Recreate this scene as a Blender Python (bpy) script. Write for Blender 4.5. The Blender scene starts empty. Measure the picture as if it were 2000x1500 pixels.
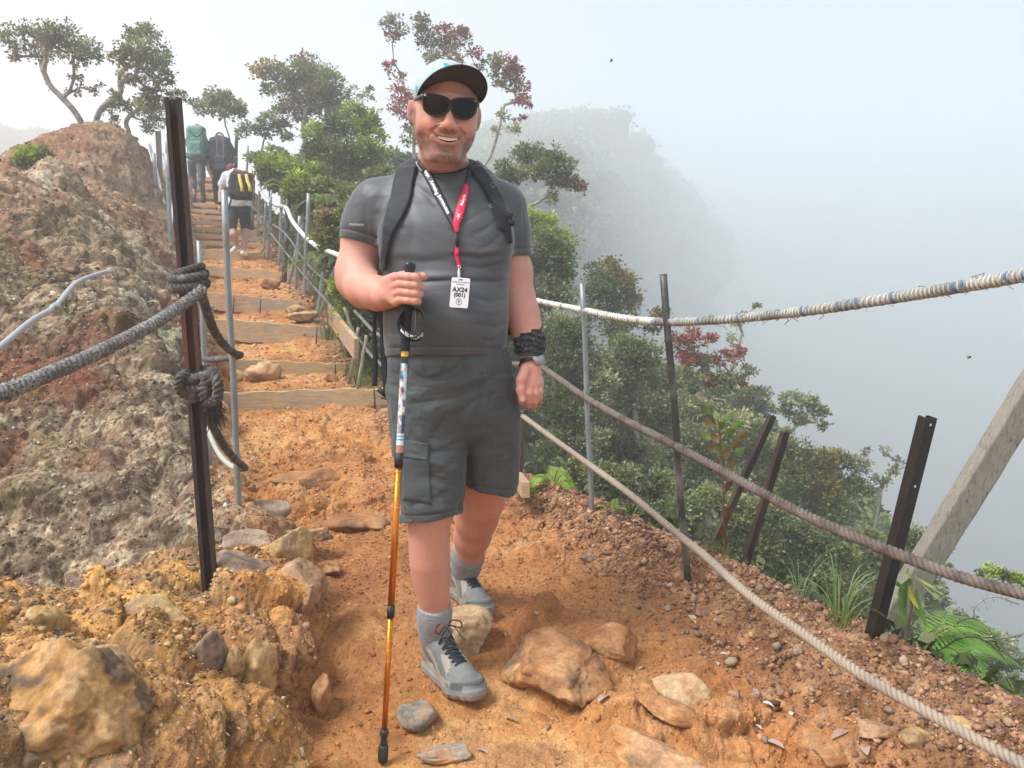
import bpy, bmesh, math, random
import numpy as np
from mathutils import Vector, Matrix, Euler
from mathutils.bvhtree import BVHTree
import openvdb
R = math.radians
scene = bpy.context.scene
COL = scene.collection
random.seed(7)

# ------------------------------------------------------------------ camera
HC, FPX, PITCH = 1.12, 1450.0, R(5.9)
cam_d = bpy.data.cameras.new('camera'); cam = bpy.data.objects.new('camera', cam_d); COL.objects.link(cam)
cam_d.sensor_width = 36; cam_d.lens = 36 * FPX / 2000; cam_d.clip_start = .05; cam_d.clip_end = 2000
cam.location = (0, 0, HC); cam.rotation_euler = (R(90) - PITCH, 0, 0)
scene.camera = cam
scene.render.resolution_x = 1024; scene.render.resolution_y = 768

# ------------------------------------------------------------------ sky and sun
SUN_EL, SUN_AZ = R(56), R(242)          # azimuth clockwise from +Y
world = bpy.data.worlds.new("World"); scene.world = world; world.use_nodes = True
wn = world.node_tree.nodes; wl = world.node_tree.links; wn.clear()
wo = wn.new('ShaderNodeOutputWorld'); wb = wn.new('ShaderNodeBackground')
sky = wn.new('ShaderNodeTexSky'); sky.sky_type = 'NISHITA'; sky.sun_disc = False
sky.sun_elevation = SUN_EL; sky.sun_rotation = SUN_AZ; sky.air_density = 1.0; sky.dust_density = 3.0; sky.ozone_density = 1.0
sky.altitude = 1500
hs = wn.new('ShaderNodeHueSaturation'); hs.inputs['Saturation'].default_value = .42
tn = wn.new('ShaderNodeMix'); tn.data_type = 'RGBA'; tn.blend_type = 'MULTIPLY'; tn.inputs[0].default_value = 1; tn.inputs[7].default_value = (.975, .995, 1.0, 1)
wl.new(sky.outputs[0], hs.inputs['Color']); wl.new(hs.outputs[0], tn.inputs[6]); wl.new(tn.outputs[2], wb.inputs[0]); wb.inputs[1].default_value = .125
wl.new(wb.outputs[0], wo.inputs[0])
sun_d = bpy.data.lights.new('sun', 'SUN'); sun = bpy.data.objects.new('sun', sun_d); COL.objects.link(sun)
sun_d.energy = 3.0; sun_d.angle = R(22); sun_d.color = (1, .985, .96)
sv = Vector((math.sin(SUN_AZ) * math.cos(SUN_EL), math.cos(SUN_AZ) * math.cos(SUN_EL), math.sin(SUN_EL)))
sun.rotation_euler = sv.to_track_quat('Z', 'Y').to_euler()

vs = scene.view_settings
vs.view_transform = 'Standard'; vs.look = 'None'; vs.exposure = 1.22; vs.gamma = 1; vs.use_curve_mapping = False
cy = scene.cycles
cy.max_bounces = 6; cy.diffuse_bounces = 3; cy.glossy_bounces = 2; cy.transmission_bounces = 3; cy.transparent_max_bounces = 8
cy.volume_bounces = 2; cy.use_denoising = True; cy.denoiser = 'OPENIMAGEDENOISE'
cy.use_adaptive_sampling = True; cy.adaptive_threshold = .02; cy.sample_clamp_indirect = 6

# ------------------------------------------------------------------ helpers
SP, CP = math.sin(PITCH), math.cos(PITCH)
def P(px, py, Y):
    """world point at depth Y seen at photo pixel (px,py)"""
    u = (px - 1000) / FPX; v = (750 - py) / FPX
    yd = CP + v * SP; zd = -SP + v * CP; t = Y / yd
    return Vector((u * t, Y, HC + zd * t))
def tag(o, label=None, cat=None, group=None, kind=None):
    if label: o['label'] = label
    if cat: o['category'] = cat
    if group: o['group'] = group
    if kind: o['kind'] = kind
    return o
def empty(name, loc, label, cat, group=None):
    o = bpy.data.objects.new(name, None); COL.objects.link(o); o.location = loc
    o.empty_display_size = .1
    return tag(o, label, cat, group)
def link(name, me, mat=None, parent=None, smooth=True):
    o = bpy.data.objects.new(name, me); COL.objects.link(o)
    if mat:
        for m in (mat if isinstance(mat, (list, tuple)) else [mat]): me.materials.append(m)
    if smooth and len(me.polygons): me.polygons.foreach_set('use_smooth', np.ones(len(me.polygons), bool))
    if parent:
        o.parent = parent; o.matrix_parent_inverse = Matrix.Translation(-Vector(parent.location)) if parent.parent is None else pinv(parent)
    return o
def pinv(p):
    # parents here are only ever translated
    v = Vector((0, 0, 0)); q = p
    while q is not None:
        v += Vector(q.location) if q.type == 'EMPTY' else Vector((0, 0, 0)); q = q.parent
    return Matrix.Translation(-v) if p.type == 'EMPTY' else Matrix.Identity(4)
def npmesh(name, V, Fq, col=None, colname='Col'):
    """mesh from vertex array and an (n,3) or (n,4) face array"""
    V = np.ascontiguousarray(V, np.float32); Fq = np.ascontiguousarray(Fq, np.int32)
    me = bpy.data.meshes.new(name); n, k = Fq.shape
    me.vertices.add(len(V)); me.vertices.foreach_set('co', V.ravel())
    me.loops.add(n * k); me.loops.foreach_set('vertex_index', Fq.ravel())
    me.polygons.add(n); me.polygons.foreach_set('loop_start', np.arange(0, n * k, k, dtype=np.int32))
    try: me.polygons.foreach_set('loop_total', np.full(n, k, np.int32))
    except Exception: pass
    if col is not None:
        a = me.color_attributes.new(colname, 'FLOAT_COLOR', 'POINT')
        c = np.ones((len(V), 4), np.float32); c[:, :3] = col
        a.data.foreach_set('color', c.ravel())
    me.update(calc_edges=True)
    return me
class MB:
    """collects pieces, builds one mesh"""
    def __init__(s): s.v = []; s.f = []; s.c = []; s.n = 0
    def add(s, V, Fa, col=None):
        V = np.asarray(V, np.float32).reshape(-1, 3)
        s.v.append(V); s.f += [tuple(int(i) + s.n for i in f) for f in Fa]
        s.c.append(np.tile(np.array(col if col is not None else (1, 1, 1), np.float32), (len(V), 1)) if col is None or np.ndim(col) == 1 else np.asarray(col, np.float32))
        s.n += len(V); return s
    def mesh(s, name):
        me = bpy.data.meshes.new(name); V = np.concatenate(s.v)
        me.from_pydata([tuple(map(float, p)) for p in V], [], s.f)
        a = me.color_attributes.new('Col', 'FLOAT_COLOR', 'POINT')
        c = np.ones((len(V), 4), np.float32); c[:, :3] = np.concatenate(s.c); a.data.foreach_set('color', c.ravel())
        me.update(); return me
    def build(s, name, mat=None, parent=None, smooth=True): return link(name, s.mesh(name), mat, parent, smooth)
def frames(pts):
    pts = [Vector(p) for p in pts]; n = len(pts); out = []
    t = (pts[1] - pts[0]).normalized(); ref = Vector((0, 0, 1)) if abs(t.z) < .9 else Vector((1, 0, 0))
    a = t.cross(ref).normalized(); 
    for i in range(n):
        t = (pts[min(i + 1, n - 1)] - pts[max(i - 1, 0)]).normalized()
        a = (a - t * a.dot(t)).normalized(); b = t.cross(a); out.append((pts[i], t, a, b))
    return out
def tube(mb, pts, rad, seg=8, col=None, caps=True, prof=None):
    fr = frames(pts); V = []; F = []
    if prof is None: prof = [(math.cos(2 * math.pi * k / seg), math.sin(2 * math.pi * k / seg)) for k in range(seg)]
    seg = len(prof)
    for i, (p, t, a, b) in enumerate(fr):
        r = rad[i] if hasattr(rad, '__len__') else rad
        for (ca, sa) in prof: V.append(p + a * (ca * r) + b * (sa * r))
    for i in range(len(fr) - 1):
        for k in range(seg):
            k2 = (k + 1) % seg; F.append((i * seg + k, i * seg + k2, (i + 1) * seg + k2, (i + 1) * seg + k))
    if caps: F.append(tuple(range(seg))[::-1]); F.append(tuple((len(fr) - 1) * seg + k for k in range(seg)))
    mb.add(V, F, col); return mb
def box(mb, o, ax, ay, az, col=None):
    """box with corner-centred origin o and half axes ax, ay, az"""
    o, ax, ay, az = map(Vector, (o, ax, ay, az)); V = [o + ax * i + ay * j + az * k for i in (-1, 1) for j in (-1, 1) for k in (-1, 1)]
    F = [(0, 1, 3, 2), (4, 6, 7, 5), (0, 4, 5, 1), (2, 3, 7, 6), (0, 2, 6, 4), (1, 5, 7, 3)]
    if ax.cross(ay).dot(az) < 0: F = [f[::-1] for f in F]
    mb.add(V, F, col); return mb
def spline(ctrl, n):
    """catmull-rom through control points, n samples"""
    c = [Vector(p) for p in ctrl]; c = [c[0] * 2 - c[1]] + c + [c[-1] * 2 - c[-2]]
    m = len(c) - 3; out = []
    for i in range(n):
        u = i / (n - 1) * m; k = min(int(u), m - 1); t = u - k; p0, p1, p2, p3 = c[k:k + 4]
        out.append(.5 * ((2 * p1) + (-p0 + p2) * t + (2 * p0 - 5 * p1 + 4 * p2 - p3) * t * t + (-p0 + 3 * p1 - 3 * p2 + p3) * t ** 3))
    return out
def bevel(o, w=.003, seg=2):
    m = o.modifiers.new('bevel', 'BEVEL'); m.width = w; m.segments = seg; m.limit_method = 'ANGLE'; return o

# ------------------------------------------------------------------ numpy noise
def _h(ix, iy, iz, s):
    h = (ix.astype(np.uint32) * np.uint32(374761393) + iy.astype(np.uint32) * np.uint32(668265263) + iz.astype(np.uint32) * np.uint32(2246822519) + np.uint32(s * 3266489917 & 0xffffffff))
    h ^= h >> np.uint32(15); h *= np.uint32(2246822519); h ^= h >> np.uint32(13); h *= np.uint32(3266489917); h ^= h >> np.uint32(16)
    return (h & np.uint32(0xffffff)).astype(np.float32) / 16777216.
def vnoise(x, y, z, s=0):
    fx = np.floor(x); fy = np.floor(y); fz = np.floor(z); ix = fx.astype(np.int32); iy = fy.astype(np.int32); iz = fz.astype(np.int32)
    tx = (x - fx).astype(np.float32); ty = (y - fy).astype(np.float32); tz = (z - fz).astype(np.float32)
    q = lambda t: t * t * t * (t * (t * 6 - 15) + 10)
    tx, ty, tz = q(tx), q(ty), q(tz); r = 0
    for a in (0, 1):
        wx = tx if a else 1 - tx
        for b in (0, 1):
            wy = ty if b else 1 - ty
            for c in (0, 1):
                r = r + _h(ix + a, iy + b, iz + c, s) * wx * wy * (tz if c else 1 - tz)
    return r * 2 - 1
def fbm(x, y, z, f, o=4, s=0, g=.5, ridge=False):
    r = 0; a = 1; tot = 0
    for i in range(o):
        n = vnoise(x * f + i * 7.3, y * f - i * 3.1, z * f + i * 1.7, s + i)
        if ridge: n = 1 - 2 * np.abs(n)
        r = r + n * a; tot += a; a *= g; f *= 2.03
    return r / tot
def worley(x, y, z, f, s=0, facet=False):
    x = x * f; y = y * f; z = z * f
    ix = np.floor(x).astype(np.int32); iy = np.floor(y).astype(np.int32); iz = np.floor(z).astype(np.int32)
    d1 = np.full(x.shape, 9, np.float32); d2 = d1.copy(); rid = np.zeros(x.shape, np.float32); rid2 = rid.copy(); fac = rid.copy()
    for a in (-1, 0, 1):
        for b in (-1, 0, 1):
            for c in (-1, 0, 1):
                cx, cy_, cz = ix + a, iy + b, iz + c
                h1 = _h(cx, cy_, cz, s); h2 = _h(cx, cy_, cz, s + 11); h3 = _h(cx, cy_, cz, s + 23)
                d = (cx + h1 - x) ** 2 + (cy_ + h2 - y) ** 2 + (cz + h3 - z) ** 2
                m = d < d1; d2 = np.where(m, d1, np.minimum(d2, d)); d1 = np.where(m, d, d1)
                if facet: fac = np.where(m, (cx + h1 - x) * (h2 * 2 - 1) * 1.3 + (cy_ + h2 - y) * (h3 * 2 - 1) * 1.3 + (cz + h3 - z) * (h1 * 2 - 1) * 1.3, fac)
                rid = np.where(m, h1 * 7.31 % 1, rid); rid2 = np.where(m, h2 * 5.17 % 1, rid2)
    if facet: return np.sqrt(d1), np.sqrt(d2), rid, rid2, fac
    return np.sqrt(d1), np.sqrt(d2), rid, rid2
def sstep(a, b, x):
    t = np.clip((x - a) / (b - a), 0, 1); return t * t * (3 - 2 * t)
def smax(a, b, k): h = np.maximum(k - np.abs(a - b), 0) / k; return np.maximum(a, b) + h * h * k * .25
def smin(a, b, k): h = np.maximum(k - np.abs(a - b), 0) / k; return np.minimum(a, b) - h * h * k * .25

# ------------------------------------------------------------------ materials
MATS = {}
def mat(name, color=(.5, .5, .5), rough=.6, metal=0, attr=False, noise=None, bump=None, sheen=0, trans=0, spec=None, mottle=None, coat=0, sss=0):
    """principled material. noise=(scale, amount) value variation; mottle=(scale, colour, lo, hi) second colour by noise;
    bump=[(scale, strength, distance, detail, stretch)]; attr: base colour from vertex colours 'Col' (times color)"""
    m = bpy.data.materials.new(name); m.use_nodes = True; nt = m.node_tree; N = nt.nodes; L = nt.links
    b = N['Principled BSDF']; b.inputs['Roughness'].default_value = rough; b.inputs['Metallic'].default_value = metal
    if spec is not None: b.inputs['Specular IOR Level'].default_value = spec
    if sheen: b.inputs['Sheen Weight'].default_value = sheen; b.inputs['Sheen Roughness'].default_value = .4
    if coat: b.inputs['Coat Weight'].default_value = coat
    if sss:
        b.inputs['Subsurface Weight'].default_value = sss; b.inputs['Subsurface Radius'].default_value = (1, .35, .2); b.inputs['Subsurface Scale'].default_value = .008
    tc = N.new('ShaderNodeTexCoord')
    def nz(scale, detail=4, stretch=None, rough=.6):
        t = N.new('ShaderNodeTexNoise'); t.inputs['Scale'].default_value = scale; t.inputs['Detail'].default_value = detail; t.inputs['Roughness'].default_value = rough
        if stretch:
            mp = N.new('ShaderNodeMapping'); mp.inputs['Scale'].default_value = stretch; L.new(tc.outputs['Object'], mp.inputs[0]); L.new(mp.outputs[0], t.inputs['Vector'])
        else: L.new(tc.outputs['Object'], t.inputs['Vector'])
        return t
    rgb = N.new('ShaderNodeRGB'); rgb.outputs[0].default_value = (*color, 1); cur = rgb.outputs[0]
    if attr:
        at = N.new('ShaderNodeAttribute'); at.attribute_name = 'Col'
        mx = N.new('ShaderNodeMix'); mx.data_type = 'RGBA'; mx.blend_type = 'MULTIPLY'; mx.inputs[0].default_value = 1
        L.new(at.outputs['Color'], mx.inputs[6]); L.new(cur, mx.inputs[7]); cur = mx.outputs[2]
    for mo in (mottle if isinstance(mottle, list) else [mottle] if mottle else []):
        t = nz(mo[0], 6, mo[4] if len(mo) > 4 else None); rr = N.new('ShaderNodeMapRange'); rr.inputs[1].default_value = mo[2]; rr.inputs[2].default_value = mo[3]; L.new(t.outputs[0], rr.inputs[0])
        mx = N.new('ShaderNodeMix'); mx.data_type = 'RGBA'; mx.inputs[7].default_value = (*mo[1], 1); L.new(rr.outputs[0], mx.inputs[0]); L.new(cur, mx.inputs[6]); cur = mx.outputs[2]
    for no in (noise if isinstance(noise, list) else [noise] if noise else []):
        t = nz(no[0], 5, no[2] if len(no) > 2 else None, .7); rr = N.new('ShaderNodeMapRange'); rr.inputs[1].default_value = .25; rr.inputs[2].default_value = .75
        rr.inputs[3].default_value = 1 - no[1]; rr.inputs[4].default_value = 1 + no[1]; L.new(t.outputs[0], rr.inputs[0])
        mx = N.new('ShaderNodeMix'); mx.data_type = 'RGBA'; mx.blend_type = 'MULTIPLY'; mx.inputs[0].default_value = 1; mx.clamp_result = False
        L.new(cur, mx.inputs[6]); L.new(rr.outputs[0], mx.inputs[7]); cur = mx.outputs[2]
    L.new(cur, b.inputs['Base Color'])
    prev = None
    for bp in (bump or []):
        t = nz(bp[0], bp[3] if len(bp) > 3 else 4, bp[4] if len(bp) > 4 else None)
        bn = N.new('ShaderNodeBump'); bn.inputs['Strength'].default_value = bp[1]; bn.inputs['Distance'].default_value = bp[2]
        L.new(t.outputs[0], bn.inputs['Height'])
        if prev: L.new(prev, bn.inputs['Normal'])
        prev = bn.outputs[0]
    if prev: L.new(prev, b.inputs['Normal'])
    if trans:
        tr = N.new('ShaderNodeBsdfTranslucent'); L.new(cur, tr.inputs[0]); ms = N.new('ShaderNodeMixShader'); ms.inputs[0].default_value = trans
        L.new(b.outputs[0], ms.inputs[1]); L.new(tr.outputs[0], ms.inputs[2]); L.new(ms.outputs[0], N['Material Output'].inputs[0])
    MATS[name] = m; return m
def arc(pts):
    L_ = [0]
    for a, b in zip(pts, pts[1:]): L_.append(L_[-1] + (b - a).length)
    return L_
# ================================================================== TERRAIN
def G(px, py, z):
    """world point on the horizontal plane z seen at pixel"""
    u = (px - 1000) / FPX; v = (750 - py) / FPX; yd = CP + v * SP; zd = -SP + v * CP
    t = (z - HC) / zd; return Vector((u * t, yd * t, z))
# stair boards: depth, left (px,py top), right (px,py top), bottom py left/right, visible thickness kind
STEPS = [
 (5.3, 405, 769, 756, 759, 803, 792), (6.3, 440, 702, 676, 712, 716, 727), (7.2, 405, 622, 640, 641, 655, 668),
 (8.3, 392, 571, 587, 590, 598, 612), (10.2, 395, 519, 575, 535, 531, 545), (11.8, 372, 487, 531, 498, 495, 505),
 (12.4, 372, 471, 517, 478, 479, 486), (12.9, 372, 456, 508, 466, 465, 474), (13.4, 372, 443, 502, 453, 452, 461), (14.0, 371, 431, 498, 440, 440, 449),
 (14.6, 370, 420, 493, 428, 429, 437), (15.1, 368, 409, 488, 415, 418, 424), (15.7, 366, 397, 484, 403, 406, 412),
 (16.3, 364, 378, 474, 384, 392, 398), (16.9, 363, 360, 466, 366, 374, 380), (17.5, 362, 345, 455, 350, 356, 361)]
zy = [(-6, -1.3), (-1, -.38), (0, -.22), (1.5, -.05), (2.0, 0), (2.6, .06), (3.4, .15), (4.4, .29), (5.27, .40)]
for i, (D, lx, ly, rx, ry, bl, br) in enumerate(STEPS):
    mid = (lx + rx) / 2
    zt = P(mid, (ly + ry) / 2, D).z; zb = P(mid, (bl + br) / 2, D).z
    if i: zy.append((D - .03, zb - .045))
    zy.append((D + .03, zt - .03))
zy += [(18.4, zy[-1][1] + .1), (21, zy[-1][1] + .2), (40, zy[-1][1] - 6)]
ZY = np.array(zy)
XC = np.array([(-6, .1), (-1, .05), (1.5, .02), (2.0, -.02), (2.6, -.08), (3.4, -.5), (4.4, -1.0), (5.3, -1.5), (6.3, -2.0), (7.2, -2.4), (8.3, -2.9), (10.2, -3.65), (12, -4.55), (14, -5.4), (16, -6.3), (18, -7.1), (40, -17)])
XR = np.array([(-6, 1.9), (0, 1.65), (1.65, 1.22), (2.05, 1.05), (2.5, .88), (2.9, .69), (3.5, .39), (4.0, .02), (4.6, -.42), (5.4, -.72), (6.3, -1.12), (7.2, -1.5), (8.3, -2.05), (10.2, -2.75), (12, -3.6), (14, -4.5), (16, -5.45), (18, -6.4), (40, -16)])
def zpath(y): return np.interp(y, ZY[:, 0], ZY[:, 1])
# left bank and ridge control points (px, py, depth)
LP = [(520,1400,1.60),(560,1250,2.05),(450,1230,1.98),(412,1155,2.25),(470,1003,2.92),(560,1060,2.55),(590,1160,2.25),
 (300,1135,2.22),(150,1160,2.15),(0,1165,2.1),(-250,1200,1.9),(250,1300,1.72),(120,1310,1.5),(0,1290,1.42),(350,1420,1.42),(100,1480,1.2),(-300,1350,1.3),(-300,1550,1.0),
 (0,1230,2.7),(200,1190,2.75),(330,1120,2.75),(-250,1250,2.6),
 (0,1060,3.1),(0,900,3.5),(0,750,4.0),(0,600,4.6),(0,450,5.4),(0,350,6.2),(-300,800,3.7),(-300,550,4.6),(-300,380,5.6),
 (100,1080,3.05),(100,900,3.5),(100,700,4.3),(100,500,5.7),(100,303,7.8),
 (200,1080,3.0),(200,900,3.5),(200,720,4.3),(200,540,5.6),(200,400,8.2),(185,264,11.3),
 (300,1020,3.05),(300,860,3.6),(300,700,4.5),(290,575,5.7),(290,500,7.6),(285,400,10),(240,262,12.2),(285,292,13.2),
 (350,960,3.2),(360,820,3.9),(365,700,4.9),(345,620,6.2),(338,540,8),(320,460,11),(306,360,13.5),
 (420,960,3.35),(420,880,4.0),(400,800,4.7),(400,700,5.7)]
ctl = [tuple(P(*q)) for q in LP]
# where the bank meets the path, and below it just inside
for q in [(590,1500,-.04),(612,1400,-.02),(630,1300,.0),(640,1200,.03),(625,1110,.08),(590,1030,.12),(520,940,.22),(480,880,.3),(455,840,.36)]:
    g = G(*q); ctl.append(tuple(g)); ctl.append((g.x + .27, g.y, g.z - .3))
for (D, lx, ly, rx, ry, bl, br) in STEPS:
    g = P(lx + 6, ly, D); ctl.append((g.x, D, g.z)); ctl.append((g.x + .3, D, g.z - .5)); 
# near behind camera and the far side of the ridge
ctl += [(-.62, .8, -.1), (-.45, .8, -.4), (-.9, .8, .15), (-.6, 0, -.15), (-.4, 0, -.5), (-1.2, 0, .2), (-3, 0, .4), (-3, -3, -.4), (-.5, -3, -1.3),
        (-6.3, 6, .2), (-7.6, 8, 1.0), (-9, 10, 1.5), (-10.3, 12.5, 2.0), (-11, 15, 2.0), (-5, 3, -.6), (-12, 5, -4), (-15, 12, -3), (-14, 20, -2), (-7.7, 15, 4.0), (-8.6, 16, 3.7), (-8.4, 18, 4.3), (-10, 18, 3.4), (-11, 22, 2), (-9, 21, 3.8)]
C = np.array(ctl)
def _phi(r): return np.sqrt(r * r + .0009)
_A = np.zeros((len(C) + 3,) * 2); _A[:len(C), :len(C)] = _phi(np.hypot(C[:, None, 0] - C[None, :, 0], C[:, None, 1] - C[None, :, 1])) - np.eye(len(C)) * .02
_A[:len(C), -3] = 1; _A[:len(C), -2:] = C[:, :2]; _A[-3, :len(C)] = 1; _A[-2:, :len(C)] = C[:, :2].T
_W = np.linalg.solve(_A, np.r_[C[:, 2], 0, 0, 0])
def zleft(x, y):
    r = _W[-3] + _W[-2] * x + _W[-1] * y
    for i in range(len(C)): r = r + _W[i] * _phi(np.hypot(x - C[i, 0], y - C[i, 1]))
    return r
# half-buried rock humps in the path: px,py of centre, z, radius x, radius y, height
HUMPS = [(1110,1275,.03,.20,.26,.085),(1045,1240,.03,.10,.15,.05),(1180,1220,.05,.09,.08,.04),(1330,1420,0,.28,.13,.05),(1200,1400,0,.12,.10,.03),(1450,1470,-.02,.16,.12,.04),(830,1240,.03,.10,.12,.03),
         (700,1250,.02,.14,.2,.03),(560,975,.2,.3,.2,.09),(720,960,.2,.25,.22,.05),(640,900,.28,.35,.3,.06),(560,1095,.13,.16,.2,.09),(1600,1480,0,.12,.08,.03)]
HW = []
for (px, py, z, rx, ry, h) in HUMPS: g = G(px, py, z); HW.append((g.x, g.y, rx, ry, h))
def base(x, y):
    xc = np.interp(y, XC[:, 0], XC[:, 1]); xr = np.interp(y, XR[:, 0], XR[:, 1])
    zp = zpath(y) + .012 * fbm(x, y, 0 * x, 2.2, 3, 5)
    # gravel shoulder rises to the crest on the right, then the slope falls away
    w = np.interp(y, [0, 2, 3, 4.5, 6, 20], [.75, .6, .45, .3, .3, .3]); hb = np.interp(y, [0, 1.6, 2.1, 2.9, 3.6, 4.6, 6, 20], [.24, .225, .19, .10, .03, -.03, .0, .0])
    zp = zp + hb * sstep(1, 0, (xr - x) / w)
    for (hx, hy, rx, ry, h) in HW:
        q = np.sqrt(((x - hx) / rx) ** 2 + ((y - hy) / ry) ** 2); m_ = q < 2
        if m_.any():
            q[m_] = q[m_] * (1 + .28 * fbm(x[m_], y[m_], 0 * x[m_] + h, 7, 3, 12)) - .12 * np.sin(3 * np.arctan2(y[m_] - hy, x[m_] - hx) + hx * 9)
        t_ = np.clip((1 - q) / .55, 0, 1); zp = zp + h * (t_ * t_ * (3 - 2 * t_))
    dr = x - xr
    drop = np.where(dr > 0, -1.15 * dr + .25 * np.minimum(dr, 12) * sstep(1, 8, dr), 0)
    zr = zp + np.where(dr > 0, drop + .10 * fbm(x, y, 0 * x, .9, 3, 9) * sstep(0, 1, dr), 0)
    zr = np.maximum(zr, zpath(y) - 152)
    zr = zr - 1.6 * np.clip(xc - .8 - x, 0, 3) * sstep(.5, 1.5, y + 0 * x)
    zl = zleft(x, y)
    # left surface may only act left of the path centre
    zl = zl - 60 * sstep(xc + .12, xc + 2.5, x) - 900 * sstep(xc + 2, xc + 60, x) - 40 * sstep(25, 60, y) - 2 * sstep(xc + .12, xc + .5, x)
    k = .06
    return smax(zr, zl, k), zl - zr, dr, xc
def T(x, y):
    x = np.atleast_1d(np.asarray(x, float)); y = np.atleast_1d(np.asarray(y, float)); z, *_ = base(x, y); return z
def TZ(x, y): return float(T(x, y)[0])
def onground(px, py, dz=0, y0=.8, y1=30):
    """first hit of the pixel ray with the base terrain"""
    ys = np.exp(np.linspace(math.log(y0), math.log(y1), 900)); u = (px - 1000) / FPX; v = (750 - py) / FPX; yd = CP + v * SP; zd = -SP + v * CP
    xs = u * ys / yd; zs = HC + zd * ys / yd; d = zs - T(xs, ys); i = np.argmax(d < 0) if (d < 0).any() else len(ys) - 1
    return Vector((xs[i], ys[i], zs[i] + dz))

def pal(t, cols):
    cols = np.array(cols); k = np.clip(t, 0, .9999) * (len(cols) - 1); i = k.astype(int); f = (k - i)[:, None]; return cols[i] * (1 - f) + cols[i + 1] * f
def build_terrain():
    th = np.concatenate([np.linspace(-180, -44, 90)[:-1], np.linspace(-44, 42, 1060), np.linspace(42, 180, 90)[1:-1]]); th = np.radians(th)
    r = np.concatenate([np.linspace(.03, .7, 18)[:-1], np.concatenate([np.exp(np.linspace(math.log(.7), math.log(2.6), 430))[:-1], np.exp(np.linspace(math.log(2.6), math.log(7), 640))[:-1], np.exp(np.linspace(math.log(7), math.log(22), 330))]), np.exp(np.linspace(math.log(22.4), math.log(240), 60))])
    TH, RR = np.meshgrid(th, r, indexing='ij'); x = (np.sin(TH) * RR).ravel(); y = (np.cos(TH) * RR).ravel()
    nt, nr = TH.shape
    z, dl, dr, xc = base(x, y)
    Z2 = z.reshape(nt, nr); X2 = x.reshape(nt, nr); Y2 = y.reshape(nt, nr)
    Pn = np.stack([X2, Y2, Z2], -1); dt = np.roll(Pn, -1, 0) - np.roll(Pn, 1, 0); dq = np.gradient(Pn, axis=1)
    n = np.cross(dt, dq); n /= np.linalg.norm(n, axis=-1, keepdims=True) + 1e-9; n *= np.where(n[..., 2:] < 0, -1, 1); n = n.reshape(-1, 3)
    left = sstep(-.02, .10, dl); right = sstep(-.55, -.1, dr) * (1 - left); off = sstep(0, .5, dr) * (1 - left); pth = (1 - left) * (1 - right)
    far = sstep(40, 8, np.hypot(x, y))
    wx, wy, wz = x + .04 * fbm(x, y, z, 4, 3, 31), y + .04 * fbm(x, y, z, 4, 3, 32), z + .04 * fbm(x, y, z, 4, 3, 33)
    near = sstep(2.75, 2.45, y) * sstep(.0, .05, left)      # the ochre bank in front
    # big masses, boulders, cobbles, grit
    a1, b1, c1, e1, q1 = worley(wx, wy, wz * 1.2, 3.2, 51, True); a2, b2, c2, e2, q2 = worley(wx, wy, wz * 1.3, 8.5, 61, True); a3, b3, c3, e3, q3 = worley(wx, wy, wz, 24., 71, True); a4, b4, c4, e4 = worley(x, y, z, 60., 81)
    st = lambda a, b: np.clip((b - a) * 1.5, 0, 1) ** .8
    s1, s2, s3, s4 = st(a1, b1), st(a2, b2), st(a3, b3), st(a4, b4)
    hi = sstep(1.1, 2.2, z); bil = lambda f, sd, o=2: .35 - np.abs(fbm(x * .85 + z * .4, y * .7, z * 1.3, f, o, sd)) * -1.4 - .6
    d = left * (1 - near) * (.15 * bil(1.15, 45) + .055 * bil(2.9, 46) * (1 - .3 * hi) + .07 * fbm(x, y, z, .9, 2, 41))
    d += left * (.022 * bil(6.5, 43, 3) + .020 * fbm(x, y, z * 1.3, 9, 4, 47, .55) + .007 * fbm(x, y, z, 34, 4, 44, .65) + .03 * (s1 - .6) * (.4 + c1) + .016 * (s2 - .6) * (.4 + c2) + .006 * (s3 - .6) * (c3 > .35) + .003 * (s4 - .5))
    d += left * (.055 * q1 * np.clip(s1 * 2.5, 0, 1) * (1 - .5 * hi) - .016 * np.clip(1 - s1 * 5, 0, 1) + .024 * q2 * np.clip(s2 * 2.5, 0, 1) * (1 - .4 * hi) - .006 * np.clip(1 - s2 * 4, 0, 1) + .007 * q3 * np.clip(s3 * 3, 0, 1))
    d += .03 * left * near
    # path: worn clay with scattered embedded stones and ripples
    rocky = sstep(.0, .4, fbm(x, y, z, 1.1, 2, 91) + .5 * sstep(2.7, 3.4, y) - .12 + .3 * sstep(.25, .5, np.abs(x - xc)))
    d += pth * rocky * (.035 * q1 * np.clip(s1 * 4, 0, 1) + .016 * q2 * np.clip(s2 * 4, 0, 1) + .006 * q3)
    d += pth * (.012 * fbm(x, y, z, 6, 4, 92) + .022 * rocky * (s2 - .5) * (c2 > .35) + .045 * rocky * (s1 - .5) * (c1 > .55) + .006 * (s3 - .5) * (c3 > .6) - .016 * rocky * fbm(x, y, z, 9, 4, 95, .6, True) + .006 * fbm(x, y, z, 40, 4, 93, .65) + .0022 * (s4 - .5) * (c4 > .6))
    d += right * (.02 * fbm(x, y, z, 5, 4, 94) + .02 * (s2 - .5) * (c2 > .5) + .014 * (s3 - .5) + .006 * (s4 - .5))
    d = d * (1 - .6 * pth * sstep(4.7, 5.2, y)); d *= far
    V = np.stack([x, y, z], -1) + n * d[:, None]
    # colours
    f1 = fbm(x, y, z, 2.0, 4, 101) * .5 + .5; f2 = fbm(x, y, z, 9, 4, 102) * .5 + .5; f3 = fbm(x, y, z, .6, 3, 103) * .5 + .5
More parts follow.
